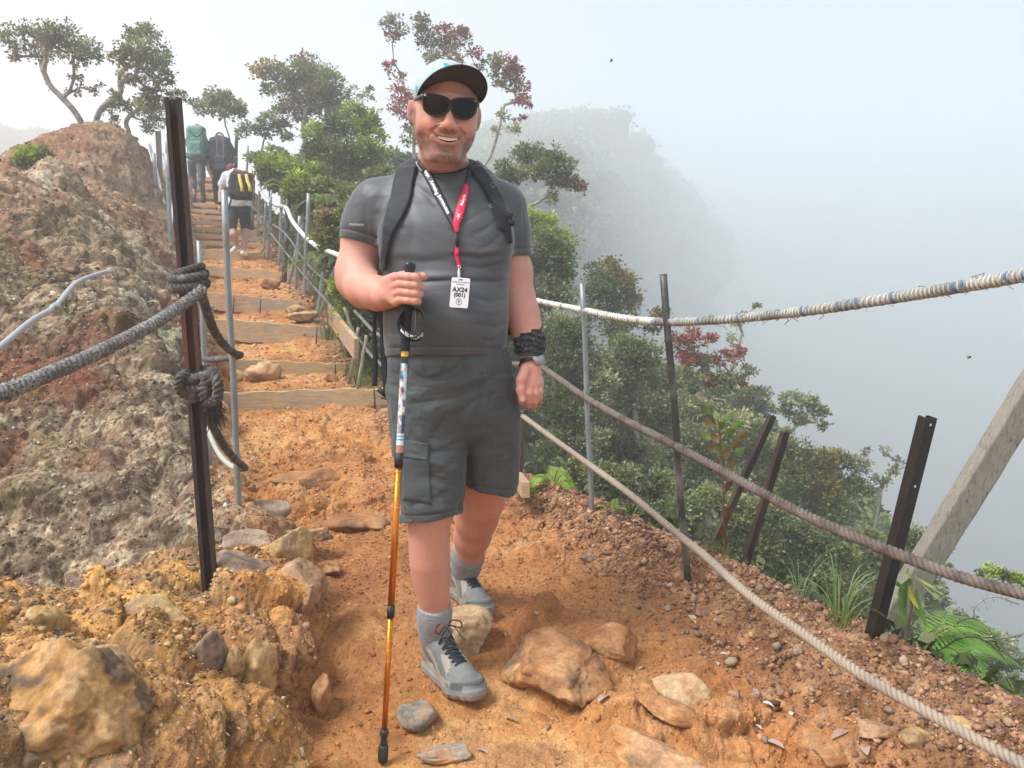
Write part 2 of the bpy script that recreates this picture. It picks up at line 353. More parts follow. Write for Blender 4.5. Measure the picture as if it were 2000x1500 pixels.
    f1 = np.clip(.5 + (f1 - .5) * 2.2, 0, 1); f2 = np.clip(.5 + (f2 - .5) * 2.2, 0, 1); f3 = np.clip(.5 + (f3 - .5) * 2.2, 0, 1)
    clay = pal(.5 * f1 + .5 * f2, [(.20, .09, .042), (.33, .155, .065), (.41, .20, .085), (.48, .28, .14), (.34, .18, .10)])
    clay = clay * (1 - .45 * sstep(.5, .8, f3)[:, None]) + np.array((.31, .13, .07)) * .45 * sstep(.5, .8, f3)[:, None]
    stone = pal(.6 * c2 + .4 * c1, [(.28, .12, .06), (.38, .19, .10), (.42, .25, .15), (.36, .26, .18)])
    stm = (rocky * (c2 > .35) * sstep(.12, .35, s2 * s2))[:, None] * .6
    cp = clay * (1 - stm) + stone * stm
    grav = pal((c3 * .7 + f2 * .3), [(.11, .062, .042), (.17, .092, .058), (.25, .14, .09), (.32, .20, .135), (.20, .12, .085)]) * (.75 + .5 * e4[:, None])
    och = pal(.35 * c1 + .35 * c2 + .3 * f2, [(.10, .062, .04), (.20, .12, .062), (.33, .20, .09), (.42, .28, .14), (.28, .175, .11), (.17, .12, .085), (.36, .23, .12)])
    och = och * (1 - .5 * (e2 > .72)[:, None]) + .5 * (e2 > .72)[:, None] * np.array((.24, .19, .16))
    gry = pal(.4 * c2 + .3 * c3 + .3 * f2, [(.075, .055, .045), (.13, .095, .075), (.20, .15, .12), (.29, .23, .18), (.24, .15, .115)])
    och = och * np.array((1.12, 1.0, .84))
    gry = gry * (1 - (.55 * (e3 > .8))[:, None]) + (.55 * (e3 > .8))[:, None] * np.array((.40, .36, .30))
    gry = gry * (.58 + .62 * c1)[:, None] * (.8 + .4 * c2)[:, None]; och = och * (.7 + .5 * e1)[:, None]
    # upper ridge is redder brown with tan
    up = sstep(.9, 2.0, z + .35 * (f3 - .5) - .06 * (y - 4)) 
    brn = pal(.5 * f2 + .25 * c2 + .25 * c3, [(.12, .078, .056), (.21, .14, .10), (.31, .215, .155), (.38, .28, .21)])
    gry = gry * (1 - up[:, None]) + brn * up[:, None]
    red = sstep(.56, .72, f1 * .5 + f3 * .5) * sstep(-1.3, -2.2, x) * sstep(3.0, 3.4, y) * (.8)
    gl = sstep(-2.05, -2.5, x + .25 * (f1 - .5)) * sstep(4.6, 4.2, y) * sstep(.55, .75, z) * sstep(1.6, 1.3, z)
    red = np.maximum(red * .75, gl * .85)[:, None]
    gry = gry * (1 - red) + red * np.array((.15, .05, .028))
    lich = (sstep(.50, .66, fbm(x, y, z, 1.3, 2, 111) * .5 + .5) * sstep(.42, .56, f2) * sstep(-1.2, -2.0, x) * sstep(2.6, 3.0, y) * sstep(9, 6, y))[:, None]
    gry = gry * (1 - .85 * lich) + .85 * lich * np.array((.44, .45, .40))
    moss = (sstep(.55, .7, fbm(x, y, z, 2.3, 3, 121) * .5 + .5) * sstep(.45, .6, f2))[:, None] * .45
    lf = och * near[:, None] + gry * (1 - near[:, None])
    lf = lf * (1 - moss) + moss * np.array((.10, .10, .035))
    # near the path the left bank is stained by the clay
    stain = (sstep(.45, .1, dl) * .55)[:, None]; lf = lf * (1 - stain) + stain * clay
    veg = pal(f2, [(.03, .035, .015), (.06, .075, .03), (.09, .10, .045)])
    rt = grav * (1 - off[:, None]) + veg * off[:, None]
    L_, R_, P_ = left[:, None], right[:, None], pth[:, None]
    col = lf * L_ + (1 - L_) * (rt * R_ + cp * (1 - R_))
    col = col * np.array((1.08, 1.0, .80))
    hf = fbm(x, y, z, 55, 3, 131, .7); hf2 = fbm(x, y, z, 170, 2, 132, .7)
    col = col * (1 + (.30 * left + .16)[:, None] * np.clip(hf * 1.6, -1, 1)[:, None]) * (1 + (.22 * left + .14)[:, None] * hf2[:, None])
    global TV, TN, TL, TR_, TP, TC, TNEAR
    TV, TN, TL, TR_, TP, TC, TNEAR = V, n, left, right * (1 - off), pth, col, near
    idx = np.arange(nt * nr).reshape(nt, nr); i0 = idx; i1 = np.roll(idx, -1, 0)
    F = np.stack([i0[:, :-1], i0[:, 1:], i1[:, 1:], i1[:, :-1]], -1).reshape(-1, 4)
    me = npmesh('ground', V, F, np.clip(col, 0, 1))
    m = mat('ground_mat', (1, 1, 1), .93, attr=True, noise=[(60, .25), (240, .3)], bump=[(38, .75, .016, 7), (200, .7, .005, 4)], spec=.25)
    o = link('ground', me, m); tag(o, 'orange clay footpath with rocky ochre bank and ridge on the left', 'ground', kind='structure')
    return o
ground = build_terrain()
# ================================================================== STAIR BOARDS
wood = mat('weathered_board', (.43, .29, .17), .8, attr=True, noise=[(9, .3, (1, 1, 9)), (50, .22, (.3, .3, 3))], mottle=[(4, (.30, .27, .22), .45, .7)], bump=[(60, .4, .004, 5, (.2, 1, 4))])
rust = mat('rusty_steel', (.042, .026, .022), .75, metal=.15, noise=[(20, .3, (1, 1, .3)), (150, .3)], mottle=[(7, (.13, .055, .032), .48, .66, (1, 1, .35))], bump=[(140, .35, .002, 4)])
rust_dark = mat('dark_steel', (.022, .017, .014), .6, metal=.2, noise=[(20, .3, (1, 1, .3)), (150, .3)], mottle=[(9, (.07, .035, .02), .55, .7, (1, 1, .35))], bump=[(140, .3, .002, 4)])
brown_st = mat('brown_steel', (.04, .028, .024), .7, metal=.1, noise=[(20, .3, (1, 1, .3)), (150, .3)], mottle=[(9, (.09, .055, .04), .5, .66, (1, 1, .35))])
galv = mat('galvanised_pipe', (.27, .29, .29), .5, metal=.45, noise=[(18, .3, (1, 1, .25)), (120, .2)], mottle=[(10, (.17, .14, .11), .55, .75)], bump=[(160, .2, .001, 3)])
dark_pipe = mat('dark_pipe', (.045, .05, .045), .55, metal=.35, noise=[(25, .3, (1, 1, .25))], mottle=[(6, (.18, .17, .15), .48, .62)], bump=[(160, .25, .001, 3)])
greywood = mat('grey_timber', (.27, .24, .20), .85, noise=[(14, .25, (6, 6, .6)), (80, .25, (5, 5, .6))], mottle=[(30, (.12, .11, .095), .55, .7, (4, 4, .4))], bump=[(70, .6, .004, 6, (4, 4, .3))])

names = ['lowest', 'second', 'third', 'fourth', 'fifth', 'sixth', 'seventh', 'eighth', 'ninth', 'tenth', 'eleventh', 'twelfth', 'thirteenth', 'fourteenth', 'fifteenth', 'topmost']
looks = ['wide plank step board', 'thin plank step board with a round stone lodged under it', 'grey streaked plank step board', 'plank step board held by two thin iron pegs', 'sloping narrow step board'] + ['orange brown step board'] * 11
for i, (D, lx, ly, rx, ry, bl, br) in enumerate(STEPS):
    a = P(lx, ly - 1.5, D - .04); b = P(rx, ry - 1.5, D + .02); h = max(.1, (P(lx, ly, D) - P(lx, bl, D)).z, .5 * ((P(lx, ly, D) - P(lx, bl, D)).z + (P(rx, ry, D) - P(rx, br, D)).z))
    ax = (b - a); L_ = ax.length; ax.normalize(); up = Vector((0, 0, 1)); up = (up - ax * up.dot(ax)).normalized(); dp = ax.cross(up)
    h = h if i < 6 else max(.05, h * .62) - .03
    root = empty('step_board', (a + b) / 2, '%s %s of the stairs' % (names[i], looks[i]) if i < 15 else 'topmost step board behind the two farthest hikers', 'step board', 'timber boards holding the stair treads')
    mb = MB(); n = 24; rng = random.Random(i)
    V = []; F = []
    for k in range(n + 1):
        c = a + ax * (L_ * k / n) + up * (.006 * math.sin(k * 1.1 + i) * (1 if i < 5 else .5) + rng.uniform(-.002, .002)) + dp * (.008 * math.sin(k * .35 + i * 2))
        for (e, u_) in ((-.022, 0), (.022, .0), (.022, -h - .04), (-.022, -h - .04)): V.append(c + dp * e + up * (u_ + rng.uniform(-.003, .003)))
    for k in range(n):
        for q in range(4): F.append((k * 4 + q, (k + 1) * 4 + q, (k + 1) * 4 + (q + 1) % 4, k * 4 + (q + 1) % 4))
    F += [(0, 1, 2, 3), (n * 4 + 3, n * 4 + 2, n * 4 + 1, n * 4)]
    tint = rng.uniform(.95, 1.25); mb.add(V, F, (tint, tint * rng.uniform(.93, 1.03), tint * rng.uniform(.85, 1)))
    o = mb.build('plank', wood, root, smooth=False); bevel(o, .004)
    if i < 6:
        for f in ([.94] if i in (0,) else [.35, .62] if i == 3 else [.06, .93]):
            c = a + ax * L_ * f - dp * .034
            if c.y > D: c.y = D - .06
            mb = MB(); tube(mb, [c + up * (.0 if i != 3 else -.02), c - up * (h + .09)], .006, 6); mb.build('peg', rust, root)
# loose board on the right of the stairs and small ones at the edge
def board(a, b, w, th, label, name='loose_board'):
    a = Vector(a); b = Vector(b); ax = (b - a); L_ = ax.length; ax.normalize(); up = Vector((0, 0, 1)); up = (up - ax * up.dot(ax)).normalized(); dp = ax.cross(up)
    mb = MB(); box(mb, (a + b) / 2, ax * L_ / 2, dp * th / 2, up * w / 2, (1.05, .95, .82)); o = mb.build(name, wood, smooth=False); bevel(o, .004); return tag(o, label, 'board')
board(P(643, 612, 6.9), P(696, 682, 5.5), .16, .035, 'short plank lying slantwise at the right edge of the stairs')
board(P(1003, 925, 3.95), P(1027, 957, 3.35), .075, .04, 'short board end sticking out beside the far leg of the shorts', 'edging_board')
board(P(1925, 1372, 1.78), P(2110, 1462, 1.52), .03, .03, 'pale timber edging strip behind the gravel crest at bottom right', 'edging_strip')

# ================================================================== POSTS
def lipped(mb, a, b, w, d, th, face, col=None, n=2):
    """lipped C channel (cold rolled steel) between a and b, open side turned to 'face'"""
    a = Vector(a); b = Vector(b); t = (b - a).normalized(); f = Vector(face); f = (f - t * f.dot(t)).normalized(); s = t.cross(f)
    pr = [(-w/2, d/2), (-w/2, -d/2), (w/2, -d/2), (w/2, d/2), (w*.18+.002, d/2), (w*.18+.002, d/2-th), (w/2-th, d/2-th), (w/2-th, -d/2+th), (-w/2+th, -d/2+th), (-w/2+th, d/2-th), (-w*.18-.002, d/2-th), (-w*.18-.002, d/2)]
    V = []
    for p in (a, b):
        for (u, v) in pr: V.append(p + s * u + f * v)
    k = len(pr); F = [(i, (i + 1) % k, k + (i + 1) % k, k + i) for i in range(k)]
    F += [(0, 1, 8, 9), (1, 2, 7, 8), (2, 3, 6, 7), (3, 4, 5, 6), (9, 10, 11, 0)]; F += [tuple(k + q for q in f_)[::-1] for f_ in F[-5:]]
    mb.add(V, F, col); return t, f, s
def channel_post(name, pt, pb, Yt, Yb, w, d, face, label, group=None, holes=(), mt=None, below=.25, backholes=False):
    a = P(*pb, Yb); b = P(*pt, Yt); t = (b - a).normalized(); a2 = a - t * below
    root = empty(name, a, label, 'fence post', group)
    mb = MB(); t, f, s = lipped(mb, a2, b, w, d, .0035, face); mb.build('channel', mt or rust, root, smooth=False)
    for hh in holes:
        c = b - t * hh; mb = MB(); side = -1 if backholes else 1
        V = [c + f * (side * (d / 2 + .0006)) + (s * math.cos(q) + t * math.sin(q)) * .004 for q in [k * math.pi / 4 for k in range(8)]]
        mb.add([v - f * side * .004 for v in V] + V, [tuple(range(8, 16))] + [(k, (k + 1) % 8, 8 + (k + 1) % 8, 8 + k) for k in range(8)], (1, 1, 1)); mb.build('bolt_hole', MATS['hole_m'] if name != 'steel_post_x' else rust, root, smooth=False)
    return root
mat('hole_m', (.55, .6, .62), .6)
channel_post('steel_post', (338, 192), (412, 1168), 2.27, 2.25, .045, .026, (.25, -1, 0), 'tall rusty steel channel post with the rope knots, on the rocky bank', 'rusty channel steel posts', (), below=.12)
channel_post('steel_post', (1812, 814), (1700, 1262), 1.93, 2.02, .037, .028, (-.35, 1, 0), 'black brown steel channel post leaning right beside the grey timber', 'rusty channel steel posts', (.018, .19), mt=rust_dark, below=.3, backholes=True)
channel_post('steel_post', (1534, 843), (1450, 1120), 2.75, 2.85, .028, .022, (-.3, 1, 0), 'nearer of two thin rusty channel posts leaning together below the path', 'rusty channel steel posts', (), mt=brown_st, below=1.0)
channel_post('steel_post', (1509, 811), (1372, 1110), 3.0, 3.1, .026, .022, (-.3, 1, 0), 'farther of two thin rusty channel posts leaning together below the path', 'rusty channel steel posts', (), mt=brown_st, below=1.0)
channel_post('steel_post', (1019, 806), (1015, 960), 3.75, 3.72, .03, .02, (0, 1, 0), 'short rusty post just right of the shorts with a rope tied to its top', 'rusty channel steel posts', (), below=.1)

def pipe_post(pt, pb, Yt, Yb, r, label, mt=None, group='thin metal pipe posts along the path', below=.1, cap=True):
    a = P(*pb, Yb); b = P(*pt, Yt); t = (b - a).normalized(); n = 9
    pts = [a - t * below] + [a.lerp(b, i / (n - 1)) + Vector((math.sin(i * 1.3 + pt[0]) * .002, 0, 0)) for i in range(n)]
    mb = MB(); pr = [(math.cos(2 * math.pi * k / 12), math.sin(2 * math.pi * k / 12)) for k in range(12)]
    tube(mb, pts, r, 12); 
    # hollow mouth
    fr = frames(pts)[-1]; V = []
    for rr, dz in ((r, .0008), (r * .8, .0008), (r * .8, -.02)): V += [fr[0] + fr[1] * dz + fr[2] * (c * rr) + fr[3] * (s_ * rr) for c, s_ in pr]
    F = [(q * 12 + k, q * 12 + (k + 1) % 12, (q + 1) * 12 + (k + 1) % 12, (q + 1) * 12 + k) for q in (0, 1) for k in range(12)]
    mb.add(V, F)
    o = mb.build('pipe_post', mt or galv); return tag(o, label, 'fence post', group)
pipe_post((1137, 553), (1157, 1036), 3.28, 3.32, .0115, 'galvanised pipe post in the gravel, nearest to the right of the man')
pipe_post((1296, 536), (1345, 1160), 2.5, 2.58, .0125, 'tallest pipe post right of the man, black at its top, foot in the gravel', dark_pipe)
pipe_post((437, 371), (468, 1006), 2.86, 2.95, .0125, 'long galvanised pipe post just right of the tall rusty post', galv)
pipe_post((388, 470), (413, 948), 3.75, 3.85, .0125, 'pale pipe post between the tall rusty post and the long pipe', galv)
# posts going up the right side of the stairs
rp = [((603, 378), (593, 585), 8.6), ((586, 422), (577, 560), 9.2), ((563, 388), (556, 530), 9.8, 1), ((551, 370), (546, 500), 10.8), ((529, 385), (524, 490), 11.6), ((519, 398), (516, 478), 12.3), ((508, 360), (503, 462), 13.2), ((496, 308), (493, 425), 13.9, 1), ((484, 285), (480, 390), 15.0), ((462, 262), (460, 372), 16.0, 1), ((641, 470), (622, 600), 7.9), ((590, 440), (566, 545), 9.5)]
rl = ['dull pipe post by the plank with two pegs', 'thin pipe post left of the tallest stair pipe', 'brown knobbed post carrying the white hose by the stairs', 'slim pipe post just above the brown knobbed post', 'slim pipe post level with the walking feet', 'slim pipe post beside the black shorts', 'pipe post beside the yellow striped backpack', 'dark post where the white hose is tied, right of the hikers', 'thin post beyond the striped backpack', 'top post beside the black backpack', 'leaning stake in the grass by the short slanted plank', 'slanting pipe crossing behind the stair posts']
for q, lab in zip(rp, rl):
    pipe_post(q[0], q[1], q[2], q[2], .022 if len(q) < 4 else .034, lab, galv if len(q) < 4 else dark_pipe, 'thin posts along the right of the stairs', .3)
lpst = [((309, 257), (318, 470), 13.0, 1), ((300, 300), (312, 480), 12.2, 0), ((325, 262), (333, 520), 11.4, 0), ((326, 300), (337, 560), 9.6, 0), ((303, 370), (312, 500), 11.8, 0)]
ll = ['bare wooden stake at the top of the ridge left of the stairs', 'pipe post wound with pale cord left of the stairs', 'slender pipe rising against the sky left of the tall rusty post', 'nearest pipe post at the left edge of the stairs', 'short pipe post low on the left of the stairs']
for q, lab in zip(lpst, ll): pipe_post(q[0], q[1], q[2], q[2], .028 if not q[3] else .045, lab, galv if not q[3] else greywood, 'thin posts along the left of the stairs', .3)
# small stakes in the grass on the right
st_spots = [((700, 640), (690, 700), 5.6), ((716, 655), (704, 725), 5.3), ((668, 560), (655, 620), 6.6), ((655, 520), (634, 585), 7.4), ((620, 500), (610, 545), 8.3), ((672, 600), (694, 660), 6.0)]
for k, q in enumerate(st_spots):
    pipe_post(q[0], q[1], q[2], q[2], .012, ['stake near the elbow, right-hand of a crossed pair', 'lowest stake beside the hanging black straps', 'short stake behind the slanted plank', 'stake among tall grass above the elbow', 'highest bamboo stake beside the stair grass', 'tilted stake crossing the others by the slanted plank'][k], greywood, 'small stakes in the grass by the stairs', .2)
# big grey timber brace on the right
a = P(1735, 1215, 2.45); b = P(2140, 560, 2.12); t = (b - a).normalized(); mb = MB()
s = t.cross(Vector((.15, 1, 0))).normalized(); f = t.cross(s).normalized()
n = 30; V = []; F = []; rng = random.Random(3)
for k in range(n + 1):
    c = (a - t * .8).lerp(b, k / n)
    for (u_, v_) in ((-1, -1), (1, -1), (1, 1), (-1, 1)): V.append(c + s * (u_ * .038 + rng.uniform(-.0015, .0015)) + f * (v_ * .036 + rng.uniform(-.0015, .0015)))
for k in range(n):
    for q in range(4): F.append((k * 4 + q, k * 4 + (q + 1) % 4, (k + 1) * 4 + (q + 1) % 4, (k + 1) * 4 + q))
F += [(3, 2, 1, 0), (n * 4, n * 4 + 1, n * 4 + 2, n * 4 + 3)]; mb.add(V, F)
o = mb.build('timber_brace', greywood, smooth=False); bevel(o, .006, 3); tag(o, 'thick grey weathered timber leaning to the right edge over the valley', 'timber post')

# ================================================================== ROPES
rope_grey = mat('grey_rope', (.25, .24, .22), .95, attr=True, noise=[(40, .25), (300, .3)], mottle=[(190, (.045, .04, .035), .46, .60), (18, (.09, .08, .07), .5, .7)], bump=[(420, .6, .002, 4)])
rope_dark = mat('dark_rope', (.075, .068, .06), .95, attr=True, noise=[(300, .3)], mottle=[(30, (.24, .21, .19), .5, .7)], bump=[(420, .6, .002, 4)])
rope_brown = mat('brown_rope', (.16, .13, .11), .95, attr=True, noise=[(300, .3)], mottle=[(14, (.075, .055, .045), .48, .66)], bump=[(420, .6, .002, 4)])
rope_tan = mat('tan_rope', (.34, .275, .21), .95, attr=True, noise=[(300, .25)], mottle=[(12, (.24, .20, .18), .5, .7)], bump=[(420, .5, .002, 4)])
hose = mat('white_hose', (.62, .63, .62), .5, noise=[(60, .15)], bump=[(150, .3, .002, 3)])
cordm = mat('pale_cord', (.58, .57, .52), .85, attr=True, noise=[(200, .25)], bump=[(500, .5, .001, 3)])
def arc(pts):
    L_ = [0]
    for a, b in zip(pts, pts[1:]): L_.append(L_[-1] + (b - a).length)
    return L_
def twisted(mb, pts, r, pitch, step=None, strands=3, seg=6, fuzz=None, col=(1, 1, 1), seed=0, hand=1):
    """laid rope: strands wound around the path"""
    L_ = arc(pts); tot = L_[-1]; step = step or pitch / 10; n = max(8, int(tot / step)); fr0 = frames(pts); out = []
    ss = np.linspace(0, tot, n); cx = np.array(pts); 
    pos = np.stack([np.interp(ss, L_, cx[:, k]) for k in range(3)], -1); A = np.stack([np.interp(ss, L_, [f[2][k] for f in fr0]) for k in range(3)], -1); B = np.stack([np.interp(ss, L_, [f[3][k] for f in fr0]) for k in range(3)], -1)
    for s_ in range(strands):
        ang = hand * 2 * math.pi * ss / pitch + 2 * math.pi * s_ / strands
        p = pos + (A * np.cos(ang)[:, None] + B * np.sin(ang)[:, None]) * (r * .57)
        tube(mb, [Vector(q) for q in p], r * .45, seg, col)
    if fuzz:
        rng = random.Random(seed)
        for k in range(fuzz):
            i = rng.randrange(2, n - 2); an = rng.uniform(0, 6.28); d = Vector(A[i]) * math.cos(an) + Vector(B[i]) * math.sin(an); tt = Vector(pos[i + 1] - pos[i]).normalized()
            p0 = Vector(pos[i]) + d * r * .9; l = rng.uniform(.3, .9) * r; p1 = p0 + d * l * .7 + tt * l * rng.uniform(-1, 1); w = r * .03
            mb.add([p0 - tt * w, p0 + tt * w, p1], [(0, 1, 2)], col)
    return mb
def wrapped(mb, pts, r, pitch, rng, cols, seg=5, stray=0):
    """core rope whipped with thin cord: tight coil, colour changes along it"""
    tube(mb, pts, r * .84, 10, (.35, .34, .33))
    L_ = arc(pts); tot = L_[-1]; step = pitch / 9; n = int(tot / step); fr0 = frames(pts); cx = np.array(pts); ss = np.linspace(0, tot, n)
    pos = np.stack([np.interp(ss, L_, cx[:, k]) for k in range(3)], -1); A = np.stack([np.interp(ss, L_, [f[2][k] for f in fr0]) for k in range(3)], -1); B = np.stack([np.interp(ss, L_, [f[3][k] for f in fr0]) for k in range(3)], -1)
    ph = 2 * math.pi * ss / pitch; rr = r * (.93 + .05 * np.sin(ss * 190) + .03 * np.sin(ss * 431 + 1))
    p = pos + (A * np.cos(ph)[:, None] + B * np.sin(ph)[:, None]) * rr[:, None]
    P_ = [Vector(q) for q in p]; nm = len(mb.v); tube(mb, P_, pitch * .52, seg)
    c = np.array([cols(s_, tot) for s_ in ss]); mb.c[-1] = np.repeat(c, seg, 0).astype(np.float32)
    for k in range(stray):
        i = rng.randrange(5, n - 5); an = rng.uniform(0, 6.28); d = Vector(A[i]) * math.cos(an) + Vector(B[i]) * math.sin(an); tt = Vector(pos[i + 1] - pos[i - 1]).normalized(); l = rng.uniform(.4, 1.7) * r
        q0 = P_[i]; pts2 = [q0, q0 + d * l * .5 + tt * l * rng.uniform(-.6, .6), q0 + d * l * .7 + tt * l * rng.uniform(-1.4, 1.4) + Vector((0, 0, -l * .4))]
        tube(mb, pts2, pitch * .22, 3, tuple(c[i]))
# near left grey rope
ctrl = [P(-700, 1000, .85), P(-380, 905, 1.05), P(-130, 812, 1.28), P(0, 768, 1.45), P(100, 728, 1.60), P(200, 684, 1.76), P(300, 632, 1.98), P(360, 592, 2.12), P(398, 566, 2.18)]
mb = MB(); twisted(mb, spline(ctrl, 110), .0175, .048, strands=3, seg=8, fuzz=1100, seed=1, hand=-1)
o = mb.build('rope', rope_grey); tag(o, 'thick grey twisted rope running from the left edge up to the rusty post', 'rope')
# dark loop falling from the knot to the long pipe and back to the pale pipe
mb = MB(); twisted(mb, spline([P(388, 560, 2.17), P(398, 590, 2.2), P(412, 632, 2.3), P(432, 668, 2.5), P(458, 690, 2.72), P(468, 694, 2.9), P(440, 700, 3.3), P(404, 702, 3.75), P(388, 696, 3.85)], 60), .0145, .04, fuzz=350, seed=2)
o = mb.build('rope', rope_dark); tag(o, 'dark worn rope sagging from the upper knot around the long pipe', 'rope')
mb = MB(); twisted(mb, spline([P(402, 770, 2.2), P(408, 812, 2.3), P(425, 850, 2.5), P(448, 885, 2.7), P(472, 908, 2.88), P(478, 914, 2.97), P(462, 914, 3.05)], 50), .0145, .045, fuzz=300, seed=3)
o = mb.build('rope', rope_dark); tag(o, 'dark rope hanging from the lower knot to the foot of the long pipe', 'rope')
mb = MB(); rr_ = random.Random(4); wrapped(mb, spline([P(404, 830, 3.6), P(415, 862, 3.45), P(432, 892, 3.3), P(455, 912, 3.05), P(472, 908, 2.98)], 40), .010, .005, rr_, lambda s_, t_: (.75, .74, .72))
o = mb.build('rope', cordm); tag(o, 'pale whipped rope curving up behind the lower dark rope', 'rope')
# knots
def knot(label, cx, cyy, Y, loops, r, mt, tail=None, seed=0):
    root = empty('rope_knot', P(cx, cyy, Y), label, 'rope knot', 'rope knots on the tall rusty post'); rng = random.Random(seed); ctr = P(cx, cyy, Y)
    mb = MB()
    for (rx, rz, dz, tilt, r_) in loops:
        pts = []
        for k in range(33):
            q = 2 * math.pi * k / 32; v = Vector((math.cos(q) * rx, math.sin(q) * rz * .9, math.sin(q * 1 + tilt) * .012 + dz)); pts.append(ctr + v + Vector((0, .0, 0)))
        twisted(mb, pts, r_, .04, seg=7, fuzz=120, seed=seed)
    mb.build('loop', mt, root)
    if tail:
        mb = MB()
        for k in range(tail):
            p0 = ctr + Vector((rng.uniform(.035, .06), rng.uniform(-.03, .02), rng.uniform(-.06, -.02))); l = rng.uniform(.05, .11)
            tube(mb, [p0, p0 + Vector((rng.uniform(-.01, .02), rng.uniform(-.012, .012), -l * .5)), p0 + Vector((rng.uniform(-.015, .03), rng.uniform(-.02, .02), -l))], .0014, 3, (rng.uniform(.7, 1.3),) * 3)
        mb.build('frayed_end', mt, root)
    return root
knot('dark rope wound round the tall rusty post, upper of its two knots', 368, 547, 2.265, [(.046, .036, .012, .4, .017), (.049, .038, -.014, .2, .017), (.04, .034, .03, 1.2, .012)], .016, rope_dark, None, 5)
knot('dark frayed knot on the tall rusty post, lower of its two knots', 384, 740, 2.255, [(.044, .036, .012, .5, .018), (.046, .036, -.018, -.4, .017), (.03, .03, -.05, 1.0, .015)], .016, rope_dark, 150, 6)
mb = MB(); twisted(mb, spline([P(410, 728, 2.22), P(424, 745, 2.2), P(424, 775, 2.2), P(405, 785, 2.21), P(398, 760, 2.2), P(405, 740, 2.2)], 40), .017, .045, fuzz=200, seed=8)
o = mb.build('rope_bight', rope_dark); tag(o, 'dark bundle of rope bulging right of the lower knot', 'rope')
mb = MB(); twisted(mb, spline([P(366, 728, 2.22), P(350, 742, 2.2), P(352, 765, 2.21), P(372, 772, 2.22), P(386, 764, 2.22)], 30), .014, .04, fuzz=100, seed=9)
o = mb.build('rope_bight', rope_dark); tag(o, 'dark rope turn bulging left of the lower knot', 'rope')
# pale hose lying on the ridge at left
mb = MB(); tube(mb, spline([P(-60, 716, 2.5), P(0, 677, 2.75), P(60, 628, 3.1), P(108, 598, 3.45), P(150, 552, 4.0), P(200, 533, 4.7), P(222, 530, 5.2)], 60), .0125, 10); 
for k in (0, 1, 2): tube(mb, [P(103 + k * 4, 602 - k * 2.2, 3.42), P(105 + k * 4, 600 - k * 2.2, 3.42)], .018, 10)
o = mb.build('hose', mat('grey_hose', (.33, .34, .36), .55, noise=[(80, .15)])); tag(o, 'grey hose hanging over the ridge at the left edge', 'hose')
# right rope, whipped white and blue
def cols(s_, tot):
    t_ = s_ / tot; w = .5 + .5 * math.sin(s_ * 37) * math.sin(s_ * 11.7 + 1); b = math.sin(s_ * 23 + 2) * math.sin(s_ * 61) * math.sin(s_ * 911 + 1)
    g = ((1.0 if t_ < .42 else .55) + .35 * (w - .5)) * (1 + .45 * math.sin(s_ * 1700 + 9 * math.sin(s_ * 13)))
    if b > .55: return (.12, .24, .58)
    return (g, g * 1.0, g * .98)
ctrl = [P(1046, 587, 3.9), P(1140, 606, 3.3), P(1220, 622, 2.9), P(1302, 629, 2.53), P(1400, 625, 2.3), P(1500, 616, 2.12), P(1600, 604, 1.95), P(1700, 589, 1.82), P(1800, 573, 1.70), P(1900, 556, 1.6), P(2000, 538, 1.5), P(2130, 508, 1.38), P(2400, 440, 1.2), P(2900, 300, .95)]
mb = MB(); wrapped(mb, spline(ctrl, 120), .0128, .0052, random.Random(11), cols, stray=420)
o = mb.build('rope', cordm); tag(o, 'top rope right of the man, whipped in white and blue cord', 'rope')
# middle brown rope
ctrl = [P(1052, 712, 3.9), P(1100, 745, 3.55), P(1145, 777, 3.28), P(1230, 825, 2.86), P(1310, 866, 2.53), P(1420, 925, 2.28), P(1530, 985, 2.06), P(1640, 1037, 1.9), P(1735, 1075, 1.80), P(1860, 1122, 1.68), P(2000, 1160, 1.56), P(2150, 1196, 1.44), P(2500, 1270, 1.22), P(3000, 1350, 1.0)]
mb = MB(); twisted(mb, spline(ctrl, 140), .0148, .042, seg=7, fuzz=1100, seed=12)
o = mb.build('rope', rope_brown); tag(o, 'brown twisted rope, middle of the three at right, crossing the steel post', 'rope')
# bottom tan rope
ctrl = [P(1020, 812, 3.72), P(1080, 856, 3.45), P(1148, 905, 3.25), P(1230, 965, 2.85), P(1330, 1048, 2.53), P(1380, 1088, 2.3), P(1460, 1160, 2.05), P(1560, 1232, 1.86), P(1680, 1316, 1.68), P(1800, 1385, 1.55), P(1920, 1452, 1.44), P(2050, 1520, 1.33), P(2350, 1680, 1.15), P(2800, 1850, .95)]
mb = MB(); twisted(mb, spline(ctrl, 140), .0135, .04, seg=7, fuzz=900, seed=13)
o = mb.build('rope', rope_tan); tag(o, 'pale tan twisted rope, lowest of the three, drooping to the bottom right corner', 'rope')
